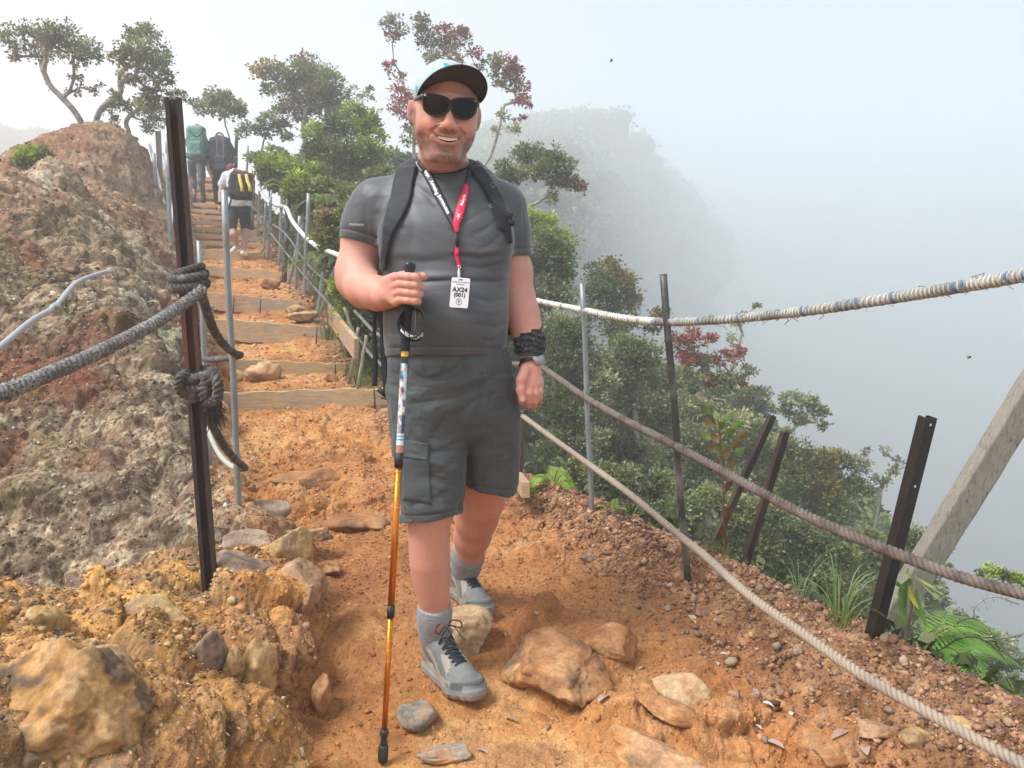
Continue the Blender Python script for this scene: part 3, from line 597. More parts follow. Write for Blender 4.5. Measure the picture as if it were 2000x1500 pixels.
# thin bindings where ropes meet pipes
for (px, py, Y, rr, lab) in [(1146, 776, 3.28, .017, 'binding of thin cord where the middle rope meets the nearer galvanised pipe'), (1316, 869, 2.53, .019, 'binding of thin cord where the middle rope meets the dark topped pipe'), (1338, 1050, 2.55, .02, 'black tie holding the lowest rope to the dark topped pipe'), (1019, 803, 3.74, .03, 'rope tie on top of the short rusty post by the shorts')]:
    mb = MB()
    for k in range(4):
        c = P(px, py, Y) + Vector((0, 0, (k - 1.5) * .004)); tube(mb, [c + Vector((math.cos(q) * rr, math.sin(q) * rr, .003 * math.sin(q * 2 + k))) for q in [2 * math.pi * j / 16 for j in range(17)]], .0028, 5, (1, 1, 1))
    if py > 1000:
        for k in range(5): tube(mb, [P(px + 10, py, Y - .02), P(px + 22 + k * 2, py - 8 + k * 5, Y - .03)], .0015, 4)
    o = mb.build('cord_binding', rope_dark); tag(o, lab, 'cord binding')
# white hose rail and lower ropes up the right side of the stairs
mb = MB(); tube(mb, spline([P(494, 320, 13.9), P(500, 350, 13.5), P(515, 385, 12.8), P(535, 400, 11.6), P(558, 405, 9.8), P(570, 430, 9.3), P(592, 458, 8.9), P(620, 482, 8.0), P(660, 498, 7.0), P(700, 520, 6.2), P(760, 556, 5.4), P(880, 585, 4.7), P(1040, 588, 3.92)], 70), .026, 8)
o = mb.build('handrail_hose', hose); tag(o, 'white hose handrail drooping along the right of the stairs', 'handrail')
for pts_, lab in [([(490, 400, 14), (520, 430, 12.4), (556, 455, 9.8), (600, 515, 8.6), (650, 560, 7.2), (700, 615, 6.0), (750, 660, 5.2), (880, 705, 4.5), (1050, 711, 3.92)], 'lower grey rope along the right side of the stairs'), ([(500, 420, 13), (556, 490, 9.8), (600, 545, 8.4), (640, 590, 7.0), (690, 650, 6.0), (750, 716, 5.0), (880, 780, 4.3), (1018, 811, 3.74)], 'lowest grey rope half hidden in the grass by the stairs')]:
    mb = MB(); twisted(mb, spline([P(*q) for q in pts_], 60), .014, .06, seg=5); o = mb.build('rope', rope_grey); tag(o, lab, 'rope')
# pale cord running down the left posts
mb = MB(); tube(mb, spline([P(292, 282, 13.2), P(305, 330, 12.6), P(316, 380, 12.2), P(326, 430, 11.8), P(318, 470, 11.6), P(334, 500, 10.4), P(340, 540, 9.6)], 50), .022, 7); tube(mb, spline([P(318, 300, 12.8), P(332, 345, 12.0), P(338, 395, 11.2), P(330, 470, 10.6), P(318, 520, 10)], 40), .018, 7)
o = mb.build('handrail_rope', hose); tag(o, 'pale rope looping down the posts at the left of the stairs', 'rope')
# ================================================================== STONES, GRAVEL, LITTER
def rock(name, loc, rad, seed, rot=(0, 0, 0), mt=None, sub=4, planes=9, cols=((.32, .2, .1),), rough=.10):
    bm = bmesh.new(); bmesh.ops.create_icosphere(bm, subdivisions=sub, radius=1); D = np.array([v.co[:] for v in bm.verts]); rs = np.random.RandomState(seed)
    N = rs.normal(size=(planes, 3)); N /= np.linalg.norm(N, axis=1)[:, None]; dd = rs.uniform(.5, .95, planes)
    q = D @ N.T; r = np.where(q > .05, dd / np.maximum(q, .05), 9); r = np.minimum(r, 1.15); rr = -np.log(np.exp(-r * 34).sum(1)) / 34; rr = np.clip(rr, .3, 1.2)
    V = D * rr[:, None]; n = fbm(V[:, 0] + seed, V[:, 1], V[:, 2], 1.6, 5, seed, .55); n2 = fbm(V[:, 0] + seed, V[:, 1], V[:, 2], 5, 4, seed + 3, .6, True)
    V = V * (1 + rough * 1.3 * n + rough * .6 * n2)[:, None] * np.array(rad)
    f = np.clip(.5 + 1.2 * fbm(V[:, 0] / rad[0], V[:, 1] / rad[0], V[:, 2] / rad[0], 1.7, 4, seed + 7), 0, 1); c = pal(f, cols) if len(cols) > 1 else np.tile(cols[0], (len(V), 1))
    if rad[0] > .12: rr_ = worley(V[:, 0] * 1., V[:, 1], V[:, 2], 9, seed, True); V = V * (1 + .20 * rr_[4] * np.clip((rr_[1] - rr_[0]) * 4, 0, 1) - .05 * np.clip(1 - (rr_[1] - rr_[0]) * 7, 0, 1) + .03 * fbm(V[:, 0], V[:, 1], V[:, 2], 30, 4, 3, .6, True))[:, None]; k_ = np.clip(fbm(V[:, 0], V[:, 1], V[:, 2], 9, 4, 5) * 3 - .2, 0, 1)[:, None]; c = c * (1 - .75 * k_) + np.array((.10, .075, .055)) * .75 * k_; c = c * (1 + .35 * fbm(V[:, 0], V[:, 1], V[:, 2], 45, 3, 6))[:, None]
    M = Euler(rot).to_matrix(); V = V @ np.array(M).T
    F = np.array([[v.index for v in f_.verts] for f_ in bm.faces]); bm.free()
    me = npmesh(name, V, F, c); o = link(name, me, mt or stone_m); o.location = loc; return o
stone_m = mat('stone', (1, 1, 1), .88, attr=True, noise=[(18, .3), (90, .35)], bump=[(30, .5, .01, 6), (160, .5, .003, 4)], spec=.3)
OCH = ((.22, .12, .05), (.40, .25, .10), (.50, .33, .15), (.34, .22, .13)); PALE = ((.32, .185, .09), (.42, .27, .145), (.47, .34, .20), (.34, .20, .10)); ORG = ((.25, .11, .045), (.35, .17, .07), (.43, .235, .11)); GRY = ((.14, .09, .07), (.25, .17, .12), (.35, .26, .18), (.28, .17, .11))
RK = [
 (1090, 1265, 2.08, (.17, .15, .07), (.05, -.15, .4), ORG, 'large worn orange bedrock hump right of the shoes'),
 (1195, 1215, 2.2, (.09, .06, .05), (.2, .2, .1), ORG, 'cracked orange rock joined to the right of the bedrock hump'),
 (1290, 1400, 1.78, (.20, .08, .05), (0, .05, -.35), ((.42,.20,.08),(.50,.30,.15),(.36,.20,.11)), 'long orange bedrock slab near the bottom edge'),
 (1400, 1470, 1.66, (.10, .06, .04), (0, .1, -.2), OCH, 'ochre end of the bedrock by the bottom edge'),
 (480, 1130, 2.35, (.10, .10, .08), (.1, .3, .2), GRY, 'brown rock face just below the rusty post foot, to its right'),
 (580, 1160, 2.3, (.09, .12, .10), (.1, .2, .3), ((.24,.14,.08),(.36,.21,.12),(.42,.27,.16)), 'brown outcrop bulging over the path edge'),
 (700, 975, 3.3, (.16, .10, .05), (0, .1, .2), ORG, 'low worn rock across the path above the shin'),
 (620, 925, 3.8, (.22, .14, .07), (0, .0, .4), ORG, 'worn orange outcrop in the path below the lowest board'), # px, py centre, depth or None (on ground), radii, rotation, colours, label
 (915, 1240, 2.33, (.10, .09, .085), (.1, .2, .5), PALE, 'pale cracked boulder between the two hiking shoes'),
 (835, 1215, 2.42, (.085, .10, .06), (0, 0, .4), ORG, 'orange stone behind the front ankle'),
 (1335, 1285, 1.92, (.085, .05, .05), (.1, .25, -.9), PALE, 'pale pointed stone lying loose right of the path centre'),
 (1300, 1335, 1.86, (.09, .035, .028), (0, .1, -.45), ORG, 'flat orange stone tucked under the pale pointed stone'),
 (515, 735, 6.05, (.14, .12, .12), (0, 0, 0), ((.40, .22, .10), (.50, .32, .18)), 'round stone lodged beneath the second step board'),
 (452, 740, 6.0, (.12, .1, .07), (0, 0, .4), OCH, 'flatter stone left of the round lodged stone'),
 (643, 692, 5.9, (.06, .05, .04), (0, 0, 0), ORG, 'fist sized orange stone below the slanted plank'),
 (575, 560, 8.1, (.15, .1, .07), (0, .2, .2), OCH, 'ochre stone above the right end of the pegged board'),
 (590, 618, 7.5, (.16, .11, .08), (0, 0, .5), OCH, 'ochre stone below the right end of the pegged board'),
 (533, 555, 9.3, (.13, .1, .1), (0, 0, 0), ORG, 'rounded stone by the small green sprout'),
 (590, 1005, 2.95, (.16, .05, .035), (.05, -.1, -.1), PALE, 'long pale slab by the foot of the long pipe'),
 (520, 965, 3.1, (.11, .08, .055), (0, 0, .3), GRY, 'grey wedge stone behind the long pale slab'),
 (500, 1065, 2.6, (.11, .08, .06), (.1, .1, .2), GRY, 'dark grey weathered rock right of the rusty post'),
 (565, 1070, 2.55, (.075, .07, .09), (.2, .3, 0), OCH, 'upright tan rock at the path edge beside the rusty post'),
 (640, 1035, 2.8, (.05, .04, .03), (0, 0, 0), ORG, 'small orange stone at the left edge of the path'),
 (105, 1400, 1.32, (.15, .13, .125), (0, .1, .3), ((.12, .08, .055), (.36, .19, .06), (.44, .27, .13), (.36, .20, .075), (.20, .125, .08)), 'big ochre and grey boulder in the bottom left corner'),
 (195, 1365, 1.42, (.07, .08, .10), (.1, 0, .5), OCH, 'mustard rock against the right of the big corner boulder'),
 (75, 1245, 1.72, (.07, .06, .065), (.2, .4, 0), OCH, 'angular yellow rock above the big corner boulder'),
 (15, 1210, 1.85, (.06, .06, .05), (0, 0, 0), OCH, 'orange rock at the left edge above the corner boulder'),
 (290, 1205, 1.95, (.10, .07, .06), (0, .3, .3), OCH, 'broken yellow rock mass in the middle of the near bank'),
 (400, 1275, 1.78, (.05, .05, .065), (.1, .2, .3), GRY, 'blocky tan stone below the rusty post'),
 (500, 1290, 1.85, (.05, .05, .08), (.1, .1, .2), OCH, 'tall orange brown block in the bank face'),
 (455, 1300, 1.8, (.025, .03, .06), (0, .1, 0), OCH, 'narrow upright block left of the tall bank block'),
 (220, 1500, 1.12, (.06, .06, .035), (0, 0, 0), PALE, 'pale flat stone cut off by the bottom edge at left'),
 (100, 1465, 1.14, (.035, .03, .035), (0, 0, .5), ORG, 'small orange wedge in front of the corner boulder'),
 (330, 1465, 1.42, (.06, .05, .05), (.3, 0, .5), GRY, 'grey brown stone low on the near bank'),
 (620, 1265, 1.98, (.03, .05, .06), (0, .1, .2), ORG, 'stone bulging from the bank foot beside the path'),
 (815, 1345, 1.93, (.055, .06, .035), (0, 0, .3), ((.15, .14, .11), (.25, .22, .17), (.40, .20, .09)), 'olive grey stone left of the front shoe toe'),
 (870, 1440, 1.79, (.075, .035, .022), (0, 0, .1), ((.42, .20, .09), (.30, .25, .20)), 'flat half buried stone between the shoe and the bottom edge'),
 (1148, 1090, None, (.035, .028, .024), (0, .2, .4), GRY, 'brown cobble on the path below the nearer pipe post'),
 (1790, 1445, None, (.04, .03, .026), (0, 0, .3), OCH, 'yellowish cobble below the lowest rope at right'),
 (1875, 1420, None, (.03, .028, .022), (0, 0, .9), OCH, 'rounded brown cobble touching the lowest rope'),
 (1520, 1375, None, (.02, .017, .014), (0, 0, .9), ((.50, .27, .10),), 'small bright orange cobble'),
 (1495, 1400, None, (.022, .02, .028), (0, 0, .9), ORG, 'upright orange cobble beside the small bright one'),
 (1625, 1475, None, (.05, .04, .03), (0, 0, .3), ORG, 'orange rock at the bottom edge right of the path'),
 (1560, 1270, None, (.028, .02, .016), (0, 0, .3), GRY, 'grey brown cobble between the lower ropes'),
 (1710, 1420, None, (.07, .04, .03), (0, 0, .2), ((.36, .2, .11), (.45, .3, .18)), 'wide tan rock left of the yellowish cobble'),
 (1370, 1195, None, (.045, .03, .02), (0, 0, .2), ((.2, .1, .06), (.3, .16, .1)), 'flat dark red stone at the foot of the dark topped pipe'),
 (945, 1160, 2.72, (.035, .022, .012), (0, .1, .3), ((.5, .32, .15),), 'thin tan flake behind the rear shoe'),
]
for k, (px, py, Y, rad, rot, cols_, lab) in enumerate(RK):
    loc = P(px, py, Y) if Y else onground(px, py, -rad[2] * .1)
    if Y is not None:
        gz = TZ(loc.x, loc.y); bed = any(w in lab for w in ('bedrock', 'outcrop', 'worn rock', 'rock face')); loc.z = min(loc.z, gz + rad[2] * (.22 if bed else .7))
        if bed: loc.z = gz - rad[2] * .12
    o = rock('rock', loc, rad, 20 + k, rot, cols=cols_, sub=6 if rad[0] > .12 and loc.y < 1.6 else 5 if rad[0] > .06 and loc.y < 3 else 4); tag(o, lab, 'rock')
# gravel: thousands of small stones, one object
def scatter(name, n, gen, sizes, cols, label, kind_cat, seed, sub=1, flat=.7):
    rs = np.random.RandomState(seed); bm = bmesh.new(); bmesh.ops.create_icosphere(bm, subdivisions=sub, radius=1); D = np.array([v.co[:] for v in bm.verts]); Fb = np.array([[v.index for v in f.verts] for f in bm.faces]); bm.free()
    x, y = gen(rs, n); n = len(x); z = T(x, y); s = sizes(rs, n, x, y)
    # a dozen random angular shapes
    K = 14; shapes = []
    for k in range(K):
        N = rs.normal(size=(7, 3)); N /= np.linalg.norm(N, axis=1)[:, None]; dd = rs.uniform(.55, .95, 7); q = D @ N.T; r = np.where(q > .05, dd / np.maximum(q, .05), 9).min(1); shapes.append(D * np.minimum(r, 1.1)[:, None] * (1 + rs.uniform(-.06, .06, (len(D), 1))))
    shapes = np.array(shapes); sh = shapes[rs.randint(0, K, n)]
    sc = s[:, None] * np.stack([rs.uniform(.8, 1.35, n), rs.uniform(.7, 1.1, n), rs.uniform(.5, .9, n) * flat / .7], -1); sh = sh * sc[:, None, :]
    a = rs.uniform(0, 6.28, n); b = rs.uniform(-.5, .5, n); ca, sa, cb, sb = np.cos(a), np.sin(a), np.cos(b), np.sin(b)
    X, Y_, Z = sh[..., 0], sh[..., 1], sh[..., 2]; X2 = X * cb[:, None] + Z * sb[:, None]; Z2 = -X * sb[:, None] + Z * cb[:, None]; X3 = X2 * ca[:, None] - Y_ * sa[:, None]; Y3 = X2 * sa[:, None] + Y_ * ca[:, None]
    V = np.stack([X3 + x[:, None], Y3 + y[:, None], Z2 + (z + s * .12)[:, None]], -1).reshape(-1, 3)
    F = (Fb[None] + (np.arange(n) * len(D))[:, None, None]).reshape(-1, 3); c = pal(rs.rand(n), cols) * rs.uniform(.75, 1.25, (n, 1)); C_ = np.repeat(c, len(D), 0)
    o = link(name, npmesh(name, V, F, np.clip(C_, 0, 1)), stone_m, smooth=False); tag(o, label, kind_cat, kind='stuff'); return o
GC = [(.11, .055, .038), (.17, .085, .055), (.25, .13, .085), (.34, .21, .14), (.19, .12, .09), (.38, .29, .20)]
def gen_r(rs, n):
    y = np.exp(rs.uniform(math.log(1.25), math.log(5.0), n)); xr = np.interp(y, XR[:, 0], XR[:, 1]); w = np.interp(y, [1.2, 2, 3, 4.5], [.72, .6, .42, .25]); x = xr + .10 - np.abs(rs.beta(1.1, 1.9, n)) * w * 1.25; return x, y
scatter('gravel', 5000, gen_r, lambda rs, n, x, y: rs.lognormal(math.log(.0042), .6, n).clip(.002, .022), GC, 'reddish brown gravel on the shoulder below the ropes', 'gravel', 5)
def strew(name, n, w, pxsize, label, cat_, seed, var=.35, extra=None, flat=.62, sink=.33, smin_=.0012):
    """stones strewn over the real ground surface; the ground grid is denser near the path, so nearer ground gets more, smaller stones"""
    rs = np.random.RandomState(seed); y = TV[:, 1]; dist = np.sqrt((TV ** 2).sum(1)); ok = np.nonzero((w > .3) & (y > 1.0) & (dist < 17) & (rs.rand(len(w)) < w))[0]; k = rs.choice(ok, n)
    D = np.array([(0, 0, 1), (.894, 0, .447), (.276, .851, .447), (-.724, .526, .447), (-.724, -.526, .447), (.276, -.851, .447), (.724, .526, -.447), (-.276, .851, -.447), (-.894, 0, -.447), (-.276, -.851, -.447), (.724, -.526, -.447), (0, 0, -1)])
    Fb = np.array([(0, 1, 2), (0, 2, 3), (0, 3, 4), (0, 4, 5), (0, 5, 1), (1, 6, 2), (2, 6, 7), (2, 7, 3), (3, 7, 8), (3, 8, 4), (4, 8, 9), (4, 9, 5), (5, 9, 10), (5, 10, 1), (1, 10, 6), (11, 7, 6), (11, 8, 7), (11, 9, 8), (11, 10, 9), (11, 6, 10)])
    s = rs.lognormal(math.log(pxsize), .55, n).clip(pxsize * .4, pxsize * 5) * dist[k] / 742.; s = np.maximum(s, smin_)
    sh = D[None] * (1 + rs.uniform(-.42, .42, (n, 12, 1))) * (s[:, None] * np.stack([rs.uniform(.8, 1.5, n), rs.uniform(.6, 1.1, n), rs.uniform(.5, .9, n) * flat / .7], -1))[:, None, :]
    q = rs.normal(size=(n, 3)) * .35 + TN[k]; q /= np.linalg.norm(q, axis=1, keepdims=True); t = np.cross(q, rs.normal(size=(n, 3))); t /= np.linalg.norm(t, axis=1, keepdims=True); b_ = np.cross(q, t)
    V = sh[..., :1] * t[:, None] + sh[..., 1:2] * b_[:, None] + sh[..., 2:] * q[:, None] + (TV[k] + q * (s * (.35 - sink))[:, None] + rs.normal(size=(n, 3)) * .002)[:, None]
    c = TC[k] * rs.uniform(1 - var, 1 + var, (n, 1)) * rs.uniform(.92, 1.08, (n, 3))
    if extra is not None: m = rs.rand(n) < extra[0]; c[m] = pal(rs.rand(m.sum()), extra[1]) * rs.uniform(.8, 1.2, (m.sum(), 1))
    o = link(name, npmesh(name, V.reshape(-1, 3), (Fb[None] + (np.arange(n) * 12)[:, None, None]).reshape(-1, 3), np.clip(np.repeat(c, 12, 0), 0, 1)), stone_m, smooth=False); tag(o, label, cat_, kind='stuff'); return o
strew('ochre_rubble', 24000, TL * TNEAR, 1.0, 'yellow and brown rubble strewn over the near rocky bank', 'rubble', 7, .4, (.35, [(.20, .12, .06), (.44, .30, .13), (.56, .42, .22), (.30, .24, .19), (.36, .17, .09), (.13, .10, .085)]))
strew('ridge_rubble', 34000, TL * (1 - TNEAR), .6, 'broken brown and grey fragments covering the rocky ridge', 'rubble', 8, .45, (.30, [(.07, .05, .04), (.16, .11, .085), (.30, .23, .17), (.24, .12, .08), (.42, .37, .30), (.50, .46, .38)]))
strew('path_grit', 38000, TP, .65, 'loose grit and crumbs of clay strewn over the path', 'grit', 6, .28, (.10, [(.24, .11, .06), (.46, .28, .15), (.32, .20, .13), (.52, .38, .25)]), .6, .30)
strew('gravel', 34000, TR_, 1.05, 'fine reddish gravel covering the right shoulder of the path', 'gravel', 9, .4, (.25, [(.14, .06, .04), (.34, .17, .1), (.42, .28, .18)]))
# dry fallen leaves on the path
leafm = mat('dry_leaf', (1, 1, 1), .8, attr=True, noise=[(200, .2)])
def leaf_shape(L_, W, curl, n=6):
    V = []; F = []
    for i in range(n + 1):
        t = i / n; w = W * math.sin(math.pi * min(1, t * .95 + .03)) ** .8; zc = curl * math.sin(math.pi * t) 
        V += [Vector(((t - .5) * L_, -w, zc + abs(w) * .35)), Vector(((t - .5) * L_, 0, zc)), Vector(((t - .5) * L_, w, zc + abs(w) * .35))]
    for i in range(n):
        for k in (0, 1): a = i * 3 + k; F.append((a, a + 3, a + 4, a + 1))
    return V, F
spots = [(1352, 1213, .05), (1400, 1300, .03), (1443, 1328, .035), (1476, 1358, .04), (1510, 1460, .06), (1180, 1370, .055), (1000, 1412, .04), (1070, 1425, .03), (1640, 1440, .05), (1690, 1472, .06), (1310, 1470, .035), (1480, 1425, .03), (1120, 1040, .03), (985, 1243, .03), (1022, 1250, .03), (945, 1475, .04), (1270, 1205, .02), (1415, 1282, .03), (1500, 1380, .03), (1075, 1262, .02), (760, 1090, .02), (1255, 1310, .03), (1545, 1400, .03), (725, 955, .03)]
rng = random.Random(5); LEAFAT = ['in the gravel left of the lowest rope, near the dark topped pipe', 'just right of the pale pointed stone', "below the pale pointed stone's right side, in clay", 'farther right below the pale pointed stone', 'on the bottom edge right of the orange rocks', 'right of the front shoe, on bare clay', 'just below and right of the front shoe', 'midway between front shoe and bottom edge cobbles', 'under the lowest rope beside the wide tan rock', 'at the bottom edge near the wide tan rock', 'left of the orange rock at the bottom edge', 'beside the upright orange cobble', 'on the path behind the rear shoe, towards the fence', 'touching the boulder between the shoes', 'just right of the boulder between the shoes', 'at the bottom edge right of the pole tip', 'up the path below the dark topped pipe', 'between the pale pointed stone and the gravel', 'near the small bright orange cobble', 'right of the rear shoe in the clay', 'left of the trekking pole beside the shin', 'on the clay left of the pale pointed stone', 'under the lowest rope left of the yellowish cobble', "high on the path beside the pole's clamp"]
for k, (px, py, s_) in enumerate(spots):
    p = onground(px, py, .006); V, F = leaf_shape(s_, s_ * .2, s_ * .12); M = Euler((rng.uniform(-.3, .3), rng.uniform(-.3, .3), rng.uniform(0, 6.28))).to_matrix()
    mb = MB(); c = rng.choice([(.45, .36, .27), (.30, .19, .15), (.52, .45, .36), (.36, .27, .24)]); mb.add([M @ v for v in V], F, c); o = mb.build('fallen_leaf', leafm); o.location = p
    tag(o, ('dry leaf ' if c[0] < .4 else 'pale dry leaf ') + LEAFAT[k], 'leaf', 'dry leaves fallen on the path')
# ================================================================== SIGNED DISTANCE MODELLING
class Field:
    def __init__(s, lo, hi, h, ang=None):
        s.lo = np.array(lo, np.float32); s.h = h; s.n = np.ceil((np.array(hi) - s.lo) / h).astype(int) + 1
        s.ax = [s.lo[i] + h * np.arange(s.n[i], dtype=np.float32) for i in range(3)]
        s.D = np.full(tuple(s.n), 1., np.float32)
    def win(s, lo, hi):
        sl = []
        for i in range(3):
            a = int(np.clip(math.floor((lo[i] - s.lo[i]) / s.h), 0, s.n[i] - 1)); b = int(np.clip(math.ceil((hi[i] - s.lo[i]) / s.h) + 1, a + 1, s.n[i])); sl.append(slice(a, b))
        g = [s.ax[0][sl[0]][:, None, None], s.ax[1][sl[1]][None, :, None], s.ax[2][sl[2]][None, None, :]]
        return tuple(sl), g
    def put(s, sl, d, k=0, op='u'):
        A = s.D[sl]
        if op == 'u': s.D[sl] = smin(A, d, k) if k else np.minimum(A, d)
        elif op == 's': s.D[sl] = smax(A, -d, k) if k else np.maximum(A, -d)
        elif op == 'i': s.D[sl] = smax(A, d, k) if k else np.maximum(A, d)
    def cap(s, a, b, ra, rb=None, k=0, op='u'):
        rb = ra if rb is None else rb; a = np.array(a, np.float32); b = np.array(b, np.float32); m = max(ra, rb) + k + s.h * 4
        sl, (X, Y, Z) = s.win(np.minimum(a, b) - m, np.maximum(a, b) + m); ab = b - a; L2 = float(ab @ ab) + 1e-12
        t = np.clip(((X - a[0]) * ab[0] + (Y - a[1]) * ab[1] + (Z - a[2]) * ab[2]) / L2, 0, 1)
        d = np.sqrt((X - a[0] - ab[0] * t) ** 2 + (Y - a[1] - ab[1] * t) ** 2 + (Z - a[2] - ab[2] * t) ** 2) - (ra + (rb - ra) * t)
        s.put(sl, d, k, op); return s
    def chain(s, pts, rs, k=.01, op='u'):
        for i in range(len(pts) - 1): s.cap(pts[i], pts[i + 1], rs[i], rs[i + 1], k, op)
        return s
    def ell(s, c, r, k=0, op='u', M=None):
        c = np.array(c, np.float32); r = np.array(r, np.float32); m = float(r.max()) + k + s.h * 4; sl, (X, Y, Z) = s.win(c - m, c + m)
        X = X - c[0]; Y = Y - c[1]; Z = Z - c[2]
        if M is not None:
            M = np.array(M); X, Y, Z = [M[0][i] * X + M[1][i] * Y + M[2][i] * Z for i in range(3)]
        q = np.sqrt((X / r[0]) ** 2 + (Y / r[1]) ** 2 + (Z / r[2]) ** 2); q2 = np.sqrt((X / r[0] ** 2) ** 2 + (Y / r[1] ** 2) ** 2 + (Z / r[2] ** 2) ** 2) + 1e-6
        s.put(sl, q * (q - 1) / q2, k, op); return s
    def rbox(s, c, r, rnd, k=0, op='u', M=None):
        c = np.array(c, np.float32); m = float(np.linalg.norm(r)) + k + s.h * 4; sl, (X, Y, Z) = s.win(c - m, c + m); X = X - c[0]; Y = Y - c[1]; Z = Z - c[2]
        if M is not None:
            M = np.array(M); X, Y, Z = [M[0][i] * X + M[1][i] * Y + M[2][i] * Z for i in range(3)]
        qx, qy, qz = np.abs(X) - r[0] + rnd, np.abs(Y) - r[1] + rnd, np.abs(Z) - r[2] + rnd
        d = np.sqrt(np.maximum(qx, 0) ** 2 + np.maximum(qy, 0) ** 2 + np.maximum(qz, 0) ** 2) + np.minimum(np.maximum(qx, np.maximum(qy, qz)), 0) - rnd
        s.put(sl, d, k, op); return s
    def zt(s, rows, k=0, op='u', e=2.0, capr=.02, off=0):
        """vertical sweep: rows (z, cx, cy, a, b) ; superellipse exponent e"""
        r = np.array(sorted(rows)); zlo, zhi = r[0, 0], r[-1, 0]; m = k + s.h * 4 + capr + abs(off)
        lo = (r[:, 1] - r[:, 3]).min() - m, (r[:, 2] - r[:, 4]).min() - m, zlo - m; hi = (r[:, 1] + r[:, 3]).max() + m, (r[:, 2] + r[:, 4]).max() + m, zhi + m
        sl, (X, Y, Z) = s.win(lo, hi); z = Z.ravel(); zs = np.linspace(zlo, zhi, 200)
        def sm(c):   # smooth monotone-ish interpolation
            v = np.interp(zs, r[:, 0], r[:, c]); w = max(3, int(200 * .018 / (zhi - zlo + 1e-6))) | 1; ker = np.hanning(w + 2)[1:-1]; ker /= ker.sum(); return np.interp(z, zs, np.convolve(np.pad(v, w // 2, 'edge'), ker, 'valid')).astype(np.float32)[None, None, :]
        cx, cy_, a, b = sm(1), sm(2), sm(3) + off, sm(4) + off; a = np.maximum(a, .002); b = np.maximum(b, .002)
        u = np.abs(X - cx) / a; v = np.abs(Y - cy_) / b
        q = (u ** e + v ** e) ** (1 / e); rad = np.sqrt((X - cx) ** 2 + (Y - cy_) ** 2)
        d = (1 - 1 / np.maximum(q, 1e-3)) * rad; d = np.where(q < .3, -np.minimum(a, b) * .7 + 0 * d, d)
        dz = np.maximum(Z - zhi, zlo - Z); d = smax(d, dz + 0 * d, capr)
        s.put(sl, d.astype(np.float32), k, op); return s
    def cut(s, p, n, k=0):
        """keep the side where (x-p).n < 0"""
        n = np.array(n, np.float32); n /= np.linalg.norm(n); X, Y, Z = s.ax[0][:, None, None], s.ax[1][None, :, None], s.ax[2][None, None, :]
        d = (X - p[0]) * n[0] + (Y - p[1]) * n[1] + (Z - p[2]) * n[2]; s.D = smax(s.D, d, k) if k else np.maximum(s.D, d); return s
    def copy(s):
        o = Field.__new__(Field); o.lo, o.h, o.n, o.ax, o.D = s.lo, s.h, s.n, s.ax, s.D.copy(); return o
    def mesh(s, iso=0.0):
        g = openvdb.FloatGrid(background=.03); D = np.clip(s.D, -.03, .03).astype(np.float32)
        D[0] = D[-1] = .03; D[:, 0] = D[:, -1] = .03; D[:, :, 0] = D[:, :, -1] = .03
        g.copyFromArray(D); V, Q = g.convertToQuads(isovalue=iso)
        V = np.asarray(V) * s.h + s.lo; Q = np.asarray(Q)
        # outward winding
        a, b, c = V[Q[:, 0]], V[Q[:, 1]], V[Q[:, 2]]
        if (np.einsum('ij,ij->i', np.cross(b - a, c - a), a)).sum() < 0: Q = Q[:, ::-1]
        return V, Q
def relax(V, Q, it=1, lam=.5):
    E = np.concatenate([Q[:, [0, 1]], Q[:, [1, 2]], Q[:, [2, 3]], Q[:, [3, 0]]]); E = np.concatenate([E, E[:, ::-1]])
    cnt = np.bincount(E[:, 0], minlength=len(V))[:, None]
    for _ in range(it):
        S = np.stack([np.bincount(E[:, 0], V[E[:, 1], k], minlength=len(V)) for k in range(3)], -1); V = V + lam * (S / np.maximum(cnt, 1) - V)
    return V
def vnormals(V, Q):
    n = np.cross(V[Q[:, 2]] - V[Q[:, 0]], V[Q[:, 3]] - V[Q[:, 1]]); N = np.zeros_like(V)
    for k in range(4):
        for c in range(3): N[:, c] += np.bincount(Q[:, k], n[:, c], minlength=len(V))
    return N / (np.linalg.norm(N, axis=1, keepdims=True) + 1e-9)
def G3(V, c, r):
    """gaussian blob weight"""
    return np.exp(-((((V - np.array(c)) / np.array(r)) ** 2).sum(1)))
def mixc(col, c, w): return col * (1 - w[:, None]) + np.array(c) * w[:, None]
def rows_px(rows):
    """(py, pxL, pxR, Yc, b) -> (z, cx, cy, a, b)"""
    out = []
    for (py, l, r, Y, b) in rows:
        A = P(l, py, Y); B = P(r, py, Y); out.append((A.z, (A.x + B.x) / 2, Y, (B.x - A.x) / 2, b))
    return out
# ================================================================== THE MAN
skin = mat('skin', (.90, .82, .82), .52, attr=True, noise=[(55, .07), (300, .06)], bump=[(350, .18, .0012, 3), (60, .12, .003, 3)], sss=.12, spec=.4)
shirt_m = mat('grey_shirt', (.062, .067, .074), .5, sheen=.3, noise=[(8, .06), (500, .1)], bump=[(900, .25, .0006, 2)], spec=.45)
shorts_m = mat('grey_shorts', (.062, .071, .075), .82, sheen=.15, noise=[(12, .10), (420, .12)], bump=[(26, .32, .006, 5, (1, 1, 1.6)), (90, .3, .002, 4, (.7, 1, 1.5))], spec=.3)
strap_m = mat('black_webbing', (.012, .014, .018), .75, noise=[(300, .2)], bump=[(700, .4, .001, 2)], spec=.3)
pad_m = mat('dark_navy_padding', (.013, .016, .022), .7, sheen=.2, noise=[(400, .2)], bump=[(900, .3, .0008, 2)], spec=.35)
man = empty('person', P(880, 1375, 2.15), 'man in grey t-shirt, shorts, cap and sunglasses smiling with a trekking pole in hand', 'person')
HY = 2.15
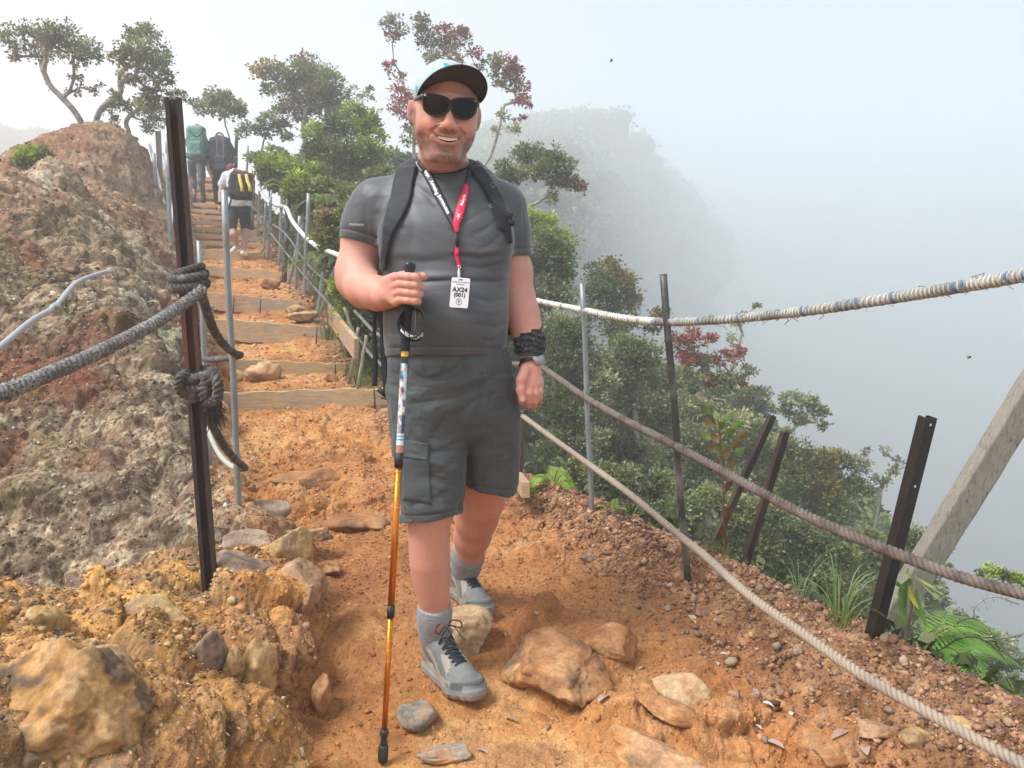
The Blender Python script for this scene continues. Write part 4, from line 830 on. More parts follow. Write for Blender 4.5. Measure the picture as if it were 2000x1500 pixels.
# ---- head pose: local x to image right, y away from camera, z up
HCN = P(870, 222, 2.065)
HM = (Matrix.Rotation(R(3), 3, 'Y') @ Matrix.Rotation(R(12), 3, 'Z') @ Matrix.Rotation(R(14), 3, 'X'))
def HL(x, y, z): return HCN + HM @ Vector((x, y, z))
HMa = np.array(HM)
def head_field(h=.0019):
    f = Field((-.115, -.15, -.20), (.115, .13, .15), h)
    f.ell((0, .015, .035), (.079, .096, .095)); f.ell((0, -.026, -.030), (.070, .067, .094), .04)
    for s in (-1, 1):
        f.ell((s * .043, -.008, -.064), (.030, .042, .034), .03)
        f.ell((s * .040, -.062, -.030), (.026, .026, .022), .022)          # smiling cheeks
        f.ell((s * .062, -.02, .0), (.017, .04, .05), .03)
    f.ell((0, -.081, -.103), (.031, .022, .021), .026); f.ell((0, -.045, -.113), (.047, .04, .018), .03)
    f.cap((-.034, -.084, .034), (.034, -.084, .034), .012, .012, .022)                           # brow
    for s in (-1, 1): f.ell((s * .032, -.092, .014), (.017, .010, .012), .012, 's')               # sockets
    f.cap((0, -.088, .016), (0, -.105, -.020), .0085, .012, .014); f.ell((0, -.110, -.026), (.0165, .0135, .0130), .009)
    for s in (-1, 1): f.ell((s * .0175, -.099, -.030), (.0105, .012, .0098), .005)
    f.ell((0, -.078, -.062), (.038, .018, .032), .025)
    def sy(x, z):
        i = int(round((x - f.lo[0]) / f.h)); k = int(round((z - f.lo[2]) / f.h)); c = f.D[i, :, k]; j = np.argmax(c < 0); return float(f.ax[1][j]) - f.h * float(c[j] / (c[j - 1] - c[j])) if j else -.08
    mz = lambda x: -.0625 + 8.0 * x * x
    xs = np.linspace(-.0365, .0365, 11)
    f.sy0 = {round(float(x), 5): sy(x, mz(x)) for x in xs}
    f.my = np.poly1d(np.polyfit(xs, [sy(x, mz(x)) for x in xs], 2))
    up = [(x, f.my(x) + .001, mz(x) + .0070 - (.0008 if abs(x) < .004 else 0)) for x in xs]; lo = [(x * .9, f.my(x * .9) + .0015, mz(x * .9) - .0100) for x in xs]
    for s in (-1, 1):
        f.ell((s * .0405, sy(s * .0405, mz(.040)) - .001, mz(.040) + .001), (.005, .0045, .005), .007, 's')                        # mouth corners
        q = [(.021, -.028), (.031, -.035), (.041, -.043), (.0475, -.054), (.0485, -.066)]
        f.chain([(s * a, sy(s * a, b) - .0005, b) for a, b in q], [.0008, .0018, .0022, .0018, .0008], .006, 's')   # smile folds
        f.ell((s * .0078, -.112, -.0395), (.0042, .005, .0035), .002, 's')
        for k, (dz, l) in enumerate(((.012, .012), (.004, .014), (-.004, .012))): f.cap((s * .058, sy(s * .058, .008) + .0, .006 + dz * .8), (s * (.058 + l * .6), sy(s * (.058 + l * .6), .006) , .006 + dz * 1.5), .0008, .0006, .003, 's')
    f.chain(up, [.001, .0018, .0024, .0027, .0030, .0028, .0030, .0027, .0024, .0018, .001], .006); f.chain(lo, [.0015, .0027, .0034, .004, .0044, .0046, .0044, .004, .0034, .0027, .0015], .006)
    op = [(x * .93, f.my(x * .93) - .002, mz(x * .93) - .001) for x in xs]
    f.chain(op, [.0008, .0026, .0042, .0054, .0061, .0064, .0061, .0054, .0042, .0026, .0008], .0015, 's')
    op = [(x * .85, f.my(x * .85) + .004, mz(x * .85) - .001) for x in xs]
    f.chain(op, [.0012, .0028, .0038, .0046, .0050, .0052, .0050, .0046, .0038, .0028, .0012], .001, 's')
    f.ell((0, sy(0, -.086) - .001, -.087), (.020, .006, .005), .012, 's')                      # below the lip
    # ears
    for s in (-1, 1):
        c = np.array((s * .0885, .010, -.006)); M = Euler((R(-8), 0, R(-s * 34))).to_matrix()
        f.ell(c, (.0070, .021, .032), .006, 'u', M); f.ell(c + (s * .006, -.006, .004), (.0055, .0125, .021), .004, 's', M); f.ell(c + (s * .0005, .000, .002), (.003, .008, .014), .004, 'u', M)
        f.ell((s * .0805, .001, -.026), (.007, .008, .010), .006)
    # neck, thick, with a soft fold under the chin
    f.cap((0, .03, -.06), (0, .066, -.20), .059, .070, .025); f.ell((0, -.018, -.124), (.048, .042, .022), .03)
    return f
f = head_field(); MY = f.my; V, Q = f.mesh(); V = relax(V, Q, 1, .3)
# skin colours in head space
sk = np.array((.60, .345, .26)); col = np.tile(sk, (len(V), 1)); n1 = fbm(V[:, 0], V[:, 1], V[:, 2], 40, 4, 5); n2 = fbm(V[:, 0], V[:, 1], V[:, 2], 900, 2, 6)
for s in (-1, 1):
    col = mixc(col, (.66, .27, .205), .65 * G3(V, (s * .043, -.07, -.03), (.028, .05, .022))); col = mixc(col, (.62, .20, .16), .8 * G3(V, (s * .087, .015, 0), (.016, .03, .035)))
col = mixc(col, (.66, .28, .21), .6 * G3(V, (0, -.11, -.027), (.02, .02, .02))); col = mixc(col, (.60, .30, .22), .4 * sstep(-.13, -.17, V[:, 2]))
# stubble beard: jaw, chin, moustache
x, y, z = V.T; ax_ = np.abs(x)
zl_ = -.060 + .070 * np.clip((ax_ - .050) / .022, 0, 1) ** 1.3
jaw = sstep(zl_ + .010, zl_ - .014, z) * sstep(.022, .004, y) * (.85 + .6 * fbm(x, y, z, 60, 3, 15)) * (1 - .75 * G3(V, (0, -.09, -.070), (.026, .04, .010))); side = 0 * x; jaw = jaw * (1 - sstep(-.030, -.055, y) * sstep(-.058, -.040, z))
mous = G3(V, (0, -.1, -.0475), (.034, .03, .0085)) + .9 * (G3(V, (.034, -.09, -.062), (.008, .03, .02)) + G3(V, (-.034, -.09, -.062), (.008, .03, .02)))
brd = np.clip(np.maximum(np.maximum(jaw * .95, side), np.clip(mous, 0, 1) * .85), 0, 1) * sstep(-.145, -.118, z) * (.80 + .45 * n2 + .3 * n1)
col = mixc(col, (.105, .062, .04), np.clip(brd * 1.15, 0, 1) * .85)
lips = np.zeros(len(V)); mzv = -.0625 + 8.0 * x * x
lips = (np.abs(x) < .0365) * (y < -.074) * (G3(np.stack([x * 0, y * 0, z - (mzv + .0070)], 1), (0, 0, 0), (1, 1, .0032)) + G3(np.stack([x * 0, y * 0, z - (mzv - .0105)], 1), (0, 0, 0), (1, 1, .0042)))
col = mixc(col, (.46, .20, .18), np.clip(lips, 0, 1) * .85)
inm = (np.abs(x) < .035) * (np.abs(z - (mzv - .001)) < .0056) * (y > MY(x) + .0015) * (y < -.06); col = mixc(col, (.05, .012, .012), inm * 1.)
col = mixc(col, (.10, .04, .03), .8 * sum(G3(V, (s * .0075, -.1085, -.0365), (.0042, .006, .004)) for s in (-1, 1)))
hair = sstep(.0, .03, z) * sstep(.060, .066, ax_) * sstep(-.045, -.02, y); col = mixc(col, (.20, .13, .085), np.clip(hair * (.6 + n2), 0, 1) * .7)
V = V @ HMa.T + np.array(HCN)
HEADV, HEADQ, HEADC = V, Q, col * (1 + .05 * n1[:, None])
# ---- body: neck, arms, hands, legs in one field
SHL, SHR = P(735, 398, 2.19), P(985, 402, 2.20)
ELB, WRI = P(697, 552, 2.22), P(756, 578, 1.995)
ELR, WRR = P(1013, 590, 2.2), P(1037, 695, 2.12)
b = Field((-.56, 1.80, .0), (.17, 2.72, 1.62), .0026)
b.cap(HL(0, .04, -.10), P(876, 352, 2.185), .064, .073, .02)
b.cap(SHL, P(878, 360, 2.19), .045, .05, .03); b.cap(SHR, P(878, 360, 2.19), .042, .05, .03)
b.zt(rows_px([(370, 770, 980, 2.19, .08), (450, 760, 985, 2.17, .10), (600, 770, 975, 2.15, .11), (760, 775, 985, 2.15, .11)]), .04)
# his right arm (image left): upper arm, forearm coming towards the camera
b.chain([SHL, P(712, 470, 2.21), P(700, 530, 2.215), ELB], [.064, .062, .0575, .052], .03)
b.chain([ELB, P(712, 563, 2.13), P(738, 573, 2.05), WRI], [.052, .0515, .042, .031], .03)
b.ell(P(700, 530, 2.19), (.05, .055, .06), .04)
# his left arm (image right)
b.chain([SHR, P(992, 470, 2.21), P(1003, 530, 2.215), ELR], [.052, .051, .05, .046], .03)
b.chain([ELR, P(1022, 620, 2.18), P(1031, 655, 2.15), WRR], [.0455, .0435, .037, .029], .03)
# legs: front (image left)
b.zt(rows_px([(820, 790, 895, 2.14, .075), (950, 788, 898, 2.12, .075), (1000, 793, 887, 2.10, .066), (1030, 797, 879, 2.10, .064), (1060, 798, 878, 2.11, .066), (1100, 800, 879, 2.12, .067), (1135, 806, 879, 2.13, .060), (1165, 814, 878, 2.135, .050), (1190, 820, 876, 2.145, .043), (1215, 834, 872, 2.13, .030), (1235, 842, 866, 2.13, .022)]), .0)
# rear leg (image right) slanting back to the foot
b.chain([P(945, 860, 2.22), P(944, 935, 2.27), P(939, 975, 2.33), P(931, 1010, 2.40), P(923, 1045, 2.48), P(916, 1078, 2.55), P(912, 1120, 2.60)], [.078, .0675, .0665, .062, .0545, .0455, .028], .05)
# ---- hand gripping the pole
def hand_grip(b):
    rows = [(543, .0118), (558.5, .0120), (574.5, .0118), (589, .0105)]; tips = [818, 821.5, 820.5, 817.5]
    for (py, r), xt in zip(rows, tips):
        dy = (py - 543) * .12
        mcp = P(771 + dy * .6, py + 0, 1.918)
        b.cap(P(757, 562 + (py - 565) * .55, 1.965), mcp, .017, .0145, .010)
        b.chain([mcp, P(783, py - 3.5, 1.893), P(798, py - 2, 1.886), P(811, py - .5, 1.887), P(xt - 2, py + .5, 1.903), P(xt - 4, py + 1.5, 1.922), P(806, py + 2, 1.94)], [r * 1.12, r * 1.03, r * .96, r * 1.04, r * .97, r * .9, r * .8], .0022)
    b.chain([WRI, P(760, 578, 1.975)], [.031, .027], .02)
    b.chain([P(763, 566, 1.965), P(777, 546, 1.95), P(795, 538, 1.94), P(812, 539, 1.932), P(825, 540.5, 1.93)], [.019, .017, .0135, .0118, .0098], .007)   # thumb
    b.ell(P(828, 540.5, 1.929), (.0098, .009, .0095), .006)
hand_grip(b)
# ---- hanging hand (image right)
def hand_hang(b):
    Y0 = 2.115
    b.chain([WRR, P(1036, 716, 2.115)], [.029, .026], .015)
    kn = [(1021, 746, 2.085), (1033, 752, 2.082), (1044, 753, 2.09), (1053, 749, 2.102)]
    for i, (x, y_, Y) in enumerate(kn):
        r = [.0125, .0125, .012, .011][i]
        b.cap(P(1033 + i * 2, 716, 2.11), P(x, y_, Y), .019, .0145, .014)
        b.chain([P(x, y_, Y), P(x + .5, y_ + 16, Y - .012), P(x, y_ + 30 - (i == 3) * 4, Y - .006), P(x - 1, y_ + 38 - (i == 3) * 5, Y + .014), P(x - 2, y_ + 32, Y + .034)], [r * 1.1, r, r * .98, r * .9, r * .8], .002)
    b.chain([P(1026, 722, 2.085), P(1018, 742, 2.068), P(1016.5, 762, 2.06), P(1020, 780, 2.056)], [.016, .0145, .012, .0105], .008)
hand_hang(b)
Vb, Qb = b.mesh(); Vb = relax(Vb, Qb, 1, .35)
# drop what the head mesh already covers and what hides in shirt and shorts
cz = P(870, 335, HY).z
nb = fbm(Vb[:, 0], Vb[:, 1], Vb[:, 2], 14, 4, 8)
cb = np.tile(np.array((.615, .36, .275)), (len(Vb), 1))
armz = sstep(P(0, 480, 2.2).z, P(0, 600, 2.2).z, Vb[:, 2]); legz = sstep(.62, .5, Vb[:, 2])
cb = mixc(cb, (.62, .285, .205), armz * .6 * (1 - legz)); cb = mixc(cb, (.60, .285, .19), legz * (.5 + .3 * nb)); cb = mixc(cb, (.55, .24, .16), .55 * legz * sstep(-.12, -.1, Vb[:, 0]))
for (px, py, Y) in [(771, 543, 1.9), (775, 558, 1.9), (777, 574, 1.9), (1021, 748, 2.07), (1044, 756, 2.07), (832, 540, 1.93), (1016, 770, 2.05)]: cb = mixc(cb, (.62, .24, .18), .5 * G3(Vb, P(px, py, Y), (.018, .03, .014)))
nl = G3(Vb, P(1021, 782, 2.047), (.006, .006, .009)); cb = mixc(cb, (.72, .47, .40), np.clip(nl * 1.5, 0, 1))
cb = cb * (1 + .07 * nb[:, None])
cb = mixc(cb, (.34, .17, .12), .4 * sstep(.52, .66, vnoise(Vb[:, 0] * 90, Vb[:, 1] * 90, Vb[:, 2] * 90, 4)) * sstep(.3, .5, nb) * legz)
VV = np.concatenate([Vb, HEADV]); QQ = np.concatenate([Qb, HEADQ + len(Vb)]); CC = np.concatenate([cb, HEADC])
body = link('body', npmesh('body', VV, QQ, np.clip(CC, 0, 1)), skin, man)

# ---- teeth
mb = MB(); n = 8
for k in range(n):
    x0 = -.0255 + .051 * k / n; x1 = x0 + .051 / n * .985; V = []
    for x in (x0, (x0 + x1) / 2, x1):
        for (dz, dy) in ((.0062, 0), (-.0012, -.0008), (-.0036 + .0004 * (k % 2), 0)): V.append(HL(x, MY(x) + dy + .0022, -.0625 + 8.0 * x * x + dz + .0005))
    mb.add(V, [(0, 1, 4, 3), (1, 2, 5, 4), (3, 4, 7, 6), (4, 5, 8, 7)])
mb.build('teeth', mat('teeth', (.88, .84, .76), .3), man)

# ---- t-shirt
z_hem = P(870, 690, 2.05).z
sh = Field((-.60, 1.85, .90), (.18, 2.50, 1.60), .003)
torso = rows_px([(352, 812, 935, 2.19, .078), (366, 780, 960, 2.185, .095), (385, 756, 985, 2.18, .112), (415, 745, 998, 2.17, .128), (450, 742, 1003, 2.16, .140), (500, 742, 1002, 2.15, .150), (520, 744, 1000, 2.15, .149), (550, 747, 996, 2.145, .152), (580, 749, 994, 2.14, .158), (620, 750, 995, 2.135, .164), (655, 750, 992, 2.135, .160), (680, 752, 988, 2.14, .152), (700, 755, 986, 2.14, .148), (720, 755, 986, 2.14, .148)])
sh.zt(torso, .0, 'u', 2.25, .01)
for sgn, px in ((-1, 812), (1, 930)):
    sh.ell(P(px, 462, 2.072), (.085, .035, .062), .08)        # chest
sh.ell(P(872, 610, 2.06), (.12, .09, .12), .05); sh.ell(P(877, 376, 2.135), (.105, .075, .062), .04)               # belly
sh.cap(P(842, 346, 2.18), SHL + Vector((.02, 0, -.012)), .062, .066, .05); sh.cap(P(914, 354, 2.18), SHR + Vector((-.012, 0, -.012)), .066, .062, .05)
AL1, AR1 = P(710, 492, 2.21), P(1003, 515, 2.215)
sh.chain([SHL + Vector((0, 0, -.004)), P(722, 440, 2.2), AL1], [.075, .0755, .0735], .035)
sh.chain([SHR + Vector((0, 0, -.004)), P(991, 450, 2.205), AR1], [.067, .062, .060], .03)
# neck opening
NA, NBk = P(876, 341, 2.075), P(872, 312, 2.25); NN = (NBk - NA).cross(Vector((1, 0, .06))); NN = NN if NN.z > 0 else -NN; NN.normalize(); NCt = (NA + NBk) / 2
_X, _Y, _Z = sh.ax[0][:, None, None], sh.ax[1][None, :, None], sh.ax[2][None, None, :]
_d = (_X - NA.x) * NN.x + (_Y - NA.y) * NN.y + (_Z - NA.z) * NN.z
_r = np.sqrt((_X - NCt.x) ** 2 + ((_Y - NCt.y) * .93) ** 2) - .080
sh.D = smax(sh.D, -np.maximum(-_d, _r).astype(np.float32), .004)
# folds: polylines in photo proportions, laid on the cloth in x-z
X, Y, Z = sh.ax[0][:, None, None], sh.ax[1][None, :, None], sh.ax[2][None, None, :]
def fold(pts, w, amp, Yr=2.02, frontonly=True):
    d2 = np.full((sh.n[0], 1, sh.n[2]), 9., np.float32); tt = np.zeros_like(d2)
    q = [P(px, py, Yr) for px, py in pts]; n = len(q) - 1
    for i in range(n):
        a = np.array((q[i].x, q[i].z)); c = np.array((q[i + 1].x, q[i + 1].z)) - a; L2 = c @ c; t = np.clip(((X[:, :, :] - a[0]) * c[0] + (Z - a[1]) * c[1]) / L2, 0, 1)
        d = (X - a[0] - c[0] * t) ** 2 + (Z - a[1] - c[1] * t) ** 2; m = d < d2; d2 = np.where(m, d, d2); tt = np.where(m, (i + t) / n, tt)
    g = (.72 * amp) * np.exp(-d2 / (w * w)) * np.sin(np.pi * np.clip(tt * .94 + .03, 0, 1)) ** .7
    sh.D += (g * (sstep(2.2, 2.1, Y) if frontonly else 1)).astype(np.float32)
FO = [([(742, 557), (800, 553), (880, 549), (960, 550), (1000, 545)], .0045, .0062), ([(745, 546), (820, 541), (900, 538), (985, 536)], .008, -.004), ([(885, 500), (935, 505), (985, 497)], .007, .005), ([(880, 492), (940, 494), (990, 484)], .007, -.003),
      ([(890, 520), (940, 524), (995, 512)], .006, .004), ([(760, 505), (830, 512), (880, 508)], .009, .003), ([(905, 575), (955, 590), (1000, 580)], .007, .0045), ([(900, 600), (960, 610), (996, 596)], .009, -.003), ([(930, 632), (970, 640), (992, 628)], .007, .004),
      ([(750, 650), (790, 655), (830, 668)], .008, .004), ([(752, 665), (800, 676)], .006, -.003), ([(962, 400), (930, 420), (900, 440)], .007, .0035), ([(975, 425), (945, 450), (915, 465)], .008, .004), ([(985, 450), (955, 480), (930, 492)], .007, .0035), ([(968, 385), (935, 392), (905, 398)], .006, .003),
      ([(800, 350), (830, 375), (850, 400)], .007, .003), ([(790, 390), (810, 440), (800, 500)], .012, .003), ([(835, 352), (870, 366), (915, 356)], .005, .004), ([(832, 362), (872, 380), (922, 366)], .007, -.003), ([(755, 585), (780, 620), (770, 650)], .012, .004), ([(930, 655), (960, 668), (985, 655)], .006, .0035),
      ([(698, 400), (712, 440), (725, 480)], .010, .003), ([(735, 420), (728, 455), (742, 480)], .009, .004), ([(1005, 430), (1010, 470), (1012, 495)], .007, .003), ([(760, 600), (860, 640), (960, 650)], .02, -.003), ([(780, 470), (800, 530), (790, 545)], .010, .0025)]
for fo in FO: fold(*fo)
def addfold_noise(F, amp, fr, seed, st=(1, 1, 1)):
    """cloth creases as noise added to the field near its surface"""
    m = np.abs(F.D) < .02; ii = np.nonzero(m); x = F.ax[0][ii[0]]; y = F.ax[1][ii[1]]; z = F.ax[2][ii[2]]
    F.D[m] += amp * fbm(x * st[0] + .3 * vnoise(x * 5, y * 5, z * 5, seed), y * st[1], z * st[2], fr, 3, seed, .5, True).astype(np.float32)
addfold_noise(sh, .0014, 8, 21, (.8, .8, 1.6)); addfold_noise(sh, .0007, 24, 22, (.7, .7, 1.8))
# hems
sh.cut(P(870, 693, 2.0), (0, -.10, -1)); 
def cut_local(F, p, n, lo, hi):
    n = np.array(n, float); n /= np.linalg.norm(n); sl, (x, y, z) = F.win(lo, hi); d = (x - p[0]) * n[0] + (y - p[1]) * n[1] + (z - p[2]) * n[2]; F.D[sl] = np.maximum(F.D[sl], d.astype(np.float32))
pL, nL = P(717, 478, 2.16), (-.30, -.12, -1); pR, nR = P(1008, 500, 2.17), (.10, 0, -1)
cut_local(sh, pL, nL, (-.6, 1.8, .9), (P(752, 480, 2.2).x, 2.5, 1.42)); cut_local(sh, pR, nR, (P(1001, 480, 2.2).x, 1.8, .9), (.2, 2.5, 1.42))
# hem stitching grooves
def groove(F, p, n, off, w, amp, lo, hi):
    n = np.array(n, float); n /= np.linalg.norm(n); sl, (x, y, z) = F.win(lo, hi); d = (x - p[0]) * n[0] + (y - p[1]) * n[1] + (z - p[2]) * n[2] + off; F.D[sl] += (amp * np.exp(-(d / w) ** 2)).astype(np.float32)
groove(sh, pL, nL, .022, .003, .003, (-.6, 1.8, .9), (P(750, 480, 2.2).x, 2.5, 1.45)); groove(sh, P(870, 693, 2.0), (0, -.10, -1), .02, .003, .0028, (-.6, 1.8, .8), (.2, 2.5, 1.1)); groove(sh, pR, nR, .02, .003, .0025, (P(1002, 480, 2.2).x, 1.8, 1.0), (.2, 2.5, 1.42))
shY_field = sh.copy()
Vs, Qs = sh.mesh(); Vs = relax(Vs, Qs, 1, .3)
tshirt = link('t_shirt', npmesh('t_shirt', Vs, Qs), shirt_m, man)
SB = BVHTree.FromPolygons([tuple(v) for v in Vs.tolist()], Qs.tolist())
AB = BVHTree.FromPolygons(Vs.tolist() + VV.tolist(), Qs.tolist() + (QQ + len(Vs)).tolist())
def onshirt(px, py, lift=.004, tree=None, far=1.4):
    """point on the shirt front seen around that pixel (ray from the camera side)"""
    a = P(px, py, far); d = (P(px, py, 3) - a).normalized(); h, n, i, _ = (tree or SB).ray_cast(a, d)
    return (h + n * lift, n) if h else (P(px, py, 2.1), Vector((0, -1, 0)))
# collar: darker band
mb = MB(); pts = []; NS = NN.cross(Vector((0, 1, 0))).normalized(); NF = NS.cross(NN).normalized()
for k in range(49):
    q = 2 * math.pi * k / 48; pts.append(NCt + NS * (math.cos(q) * .0785) + NF * (math.sin(q) * .084) + NN * .001)
tube(mb, pts, .007, 8); mb.build('collar', mat('black_collar', (.018, .019, .022), .8), man)

# ---- shorts
so = Field((-.42, 1.86, .22), (.15, 2.52, 1.07), .003)
pelv = rows_px([(672, 758, 990, 2.14, .146), (700, 756, 998, 2.14, .148), (750, 757, 1008, 2.15, .150), (800, 760, 1014, 2.16, .145), (850, 765, 1012, 2.17, .12)])
so.zt(pelv, 0, 'u', 2.2, .03)
Lr = rows_px([(760, 758, 905, 2.13, .120), (850, 764, 915, 2.12, .112), (900, 769, 914, 2.11, .106), (950, 775, 911, 2.10, .10), (990, 780, 908, 2.095, .097), (1012, 782, 906, 2.09, .096), (1050, 782, 906, 2.09, .096)])
soL = so.copy(); soL.D[:] = 1; soL.zt(Lr, 0, 'u', 2.2, .004)
Rr = rows_px([(760, 885, 1012, 2.17, .115), (850, 905, 1018, 2.18, .108), (900, 906, 1017, 2.20, .10), (940, 907, 1013, 2.215, .097), (970, 907, 1010, 2.22, .095), (1010, 907, 1010, 2.22, .095)])
soR = so.copy(); soR.D[:] = 1; soR.zt(Rr, 0, 'u', 2.2, .004)
hemL, nhL = P(843, 1022, 2.0), (.10, -.08, -1); hemR, nhR = P(957, 968, 2.13), (-.16, -.02, -1)
xm = P(907, 950, 2.1).x
soL0 = soL.D.copy(); soR0 = soR.D.copy(); soL.cut(hemL, nhL); soR.cut(hemR, nhR)
so.D = smin(smin(so.D, soL.D, .03), soR.D, .015).astype(np.float32)
addfold_noise(so, .0062, 6.5, 31, (1.0, 1.0, 1.3)); addfold_noise(so, .0032, 17, 32, (1.0, 1.0, 1.6))
sh_, shX, shY, shZ = sh, X, Y, Z
sh = so; X, Y, Z = so.ax[0][:, None, None], so.ax[1][None, :, None], so.ax[2][None, None, :]
for fo in [([(940, 690), (943, 740), (938, 800), (915, 860)], .006, .006, 2.0), ([(925, 700), (928, 760), (915, 830)], .008, -.004, 2.0), ([(955, 700), (962, 760), (950, 830), (925, 880)], .007, .005, 2.0), ([(800, 700), (795, 740)], .005, .004, 2.0), ([(830, 700), (832, 735)], .005, .004, 2.0), ([(865, 700), (868, 745)], .005, .004, 2.0), ([(900, 696), (905, 740)], .005, .004, 2.0), ([(975, 690), (990, 740)], .006, .005, 2.0),
           ([(910, 860), (870, 880), (800, 890)], .010, .004, 2.0), ([(905, 890), (860, 925), (800, 940)], .009, .004, 2.0), ([(815, 900), (850, 940), (895, 960)], .007, .0035, 2.0), ([(905, 940), (850, 975), (790, 985)], .008, .004, 2.0), ([(1000, 800), (960, 860), (940, 930)], .010, .005, 2.05), ([(1010, 860), (980, 900), (960, 950)], .008, .004, 2.05), ([(918, 900), (912, 930), (916, 955)], .006, .005, 2.05), ([(770, 800), (800, 850), (790, 880)], .01, .004, 2.0), ([(905, 800), (860, 830), (830, 880)], .012, .004, 2.0)]: fold(*fo)
sh, X, Y, Z = sh_, shX, shY, shZ
groove(so, hemL, nhL, .024, .003, .003, (-.5, 1.8, 0), (xm, 2.6, .6)); groove(so, hemR, nhR, .024, .003, .003, (xm, 1.8, 0), (.2, 2.6, .6))
x_, y_, z_ = so.ax[0][:, None, None], so.ax[1][None, :, None], so.ax[2][None, None, :]
for p_, n_, sd in ((hemL, nhL, 1), (hemR, nhR, -1)):
    n_ = np.array(n_, float); n_ /= np.linalg.norm(n_); d = (x_ - p_[0]) * n_[0] + (y_ - p_[1]) * n_[1] + (z_ - p_[2]) * n_[2]
    # cavity: the cloth's own inside, open at the hem
    core = (soL0 if sd == 1 else soR0) + .012; so.D = np.maximum(so.D, -np.maximum(core, -(d + .09))).astype(np.float32)
Vq, Qq = so.mesh(); Vq = relax(Vq, Qq, 1, .3)
shorts = link('shorts', npmesh('shorts', Vq, Qq), shorts_m, man)
QB = BVHTree.FromPolygons([tuple(v) for v in Vq.tolist()], Qq.tolist())
# cargo pocket flap and seams on the shorts
def patch(px_poly, tree, th, nu, nv, lift=.003):
    """bilinear patch laid on a surface: px_poly = 4 pixel corners"""
    p = px_poly; V = []; 
    for i in range(nu + 1):
        for j in range(nv + 1):
            u, v = i / nu, j / nv; q = [(1 - u) * (1 - v) * p[0][k] + u * (1 - v) * p[1][k] + u * v * p[2][k] + (1 - u) * v * p[3][k] for k in (0, 1)]
            h, n_ = onshirt(q[0], q[1], lift, tree); V.append(h)
    nn = (nu + 1) * (nv + 1); V2 = [v + Vector((0, -th, 0)) for v in V]; F = []
    for i in range(nu):
        for j in range(nv): a = i * (nv + 1) + j; F.append((nn + a, nn + a + nv + 1, nn + a + nv + 2, nn + a + 1))
    for i in range(nu): a = i * (nv + 1); F.append((a, a + nv + 1, nn + a + nv + 1, nn + a)); a += nv; F.append((a, nn + a, nn + a + nv + 1, a + nv + 1))
    for j in range(nv): F.append((j, nn + j, nn + j + 1, j + 1)); a = nu * (nv + 1) + j; F.append((a, a + 1, nn + a + 1, nn + a))
    return V2 and (V + V2), F
for name, poly in (('cargo_pocket', [(788, 868), (838, 878), (843, 985), (786, 975)]), ('pocket_flap', [(785, 858), (840, 867), (836, 899), (788, 892)])):
    V, F = patch(poly, QB, .002 if name == 'cargo_pocket' else .0035, 10, 14, .001); mb = MB(); mb.add(V, F); mb.build(name, shorts_m, shorts)
def ribbon(pts, w, mt, name, parent, tree=None, lift=.004, th=.002, uv=False, n=40, edge=None, widths=None, twist=None):
    """strap following pixel points laid on a surface; w in metres (half width)"""
    c = spline([Vector((p[0], p[1], 0)) for p in pts], n); S = [onshirt(q.x, q.y, lift, tree) for q in c]; P0 = [s[0] for s in S]
    # smooth
    for _ in range(3): P0 = [P0[0]] + [(P0[i - 1] + P0[i] * 2 + P0[i + 1]) / 4 for i in range(1, len(P0) - 1)] + [P0[-1]]
    V = []; 
    for i in range(n):
        t = (P0[min(i + 1, n - 1)] - P0[max(i - 1, 0)]).normalized(); nn = S[i][1]; nn = (nn - t * nn.dot(t)).normalized()
        if twist: nn = Matrix.Rotation(twist(i / (n - 1)), 3, t) @ nn
        s = t.cross(nn).normalized(); ww = w if widths is None else widths(i / (n - 1)) * w
        for (a, b_) in ((-1, 0), (-.6, th), (.6, th), (1, 0), (.6, -th * .3), (-.6, -th * .3)): V.append(P0[i] + s * (a * ww) + nn * b_)
    F = [(i * 6 + k, i * 6 + (k + 1) % 6, (i + 1) * 6 + (k + 1) % 6, (i + 1) * 6 + k) for i in range(n - 1) for k in range(6)]; F += [(5, 4, 3, 2, 1, 0), tuple((n - 1) * 6 + k for k in range(6))]
    mb = MB(); mb.add(V, F); return mb.build(name, mt, parent), P0, S
# ================================================================== CLOTHES AND GEAR OF THE MAN
def text_mesh(s, size, bold=0.0, align='CENTER'):
    cu = bpy.data.curves.new('txt', 'FONT'); cu.body = s; cu.size = size; cu.align_x = align; cu.align_y = 'CENTER'; cu.offset = bold; cu.extrude = 0; cu.resolution_u = 3
    o = bpy.data.objects.new('txt', cu); COL.objects.link(o); dg = bpy.context.evaluated_depsgraph_get(); me = bpy.data.meshes.new_from_object(o.evaluated_get(dg))
    V = [v.co.copy() for v in me.vertices]; F = [tuple(p.vertices) for p in me.polygons]; bpy.data.objects.remove(o); bpy.data.curves.remove(cu); bpy.data.meshes.remove(me); return V, F
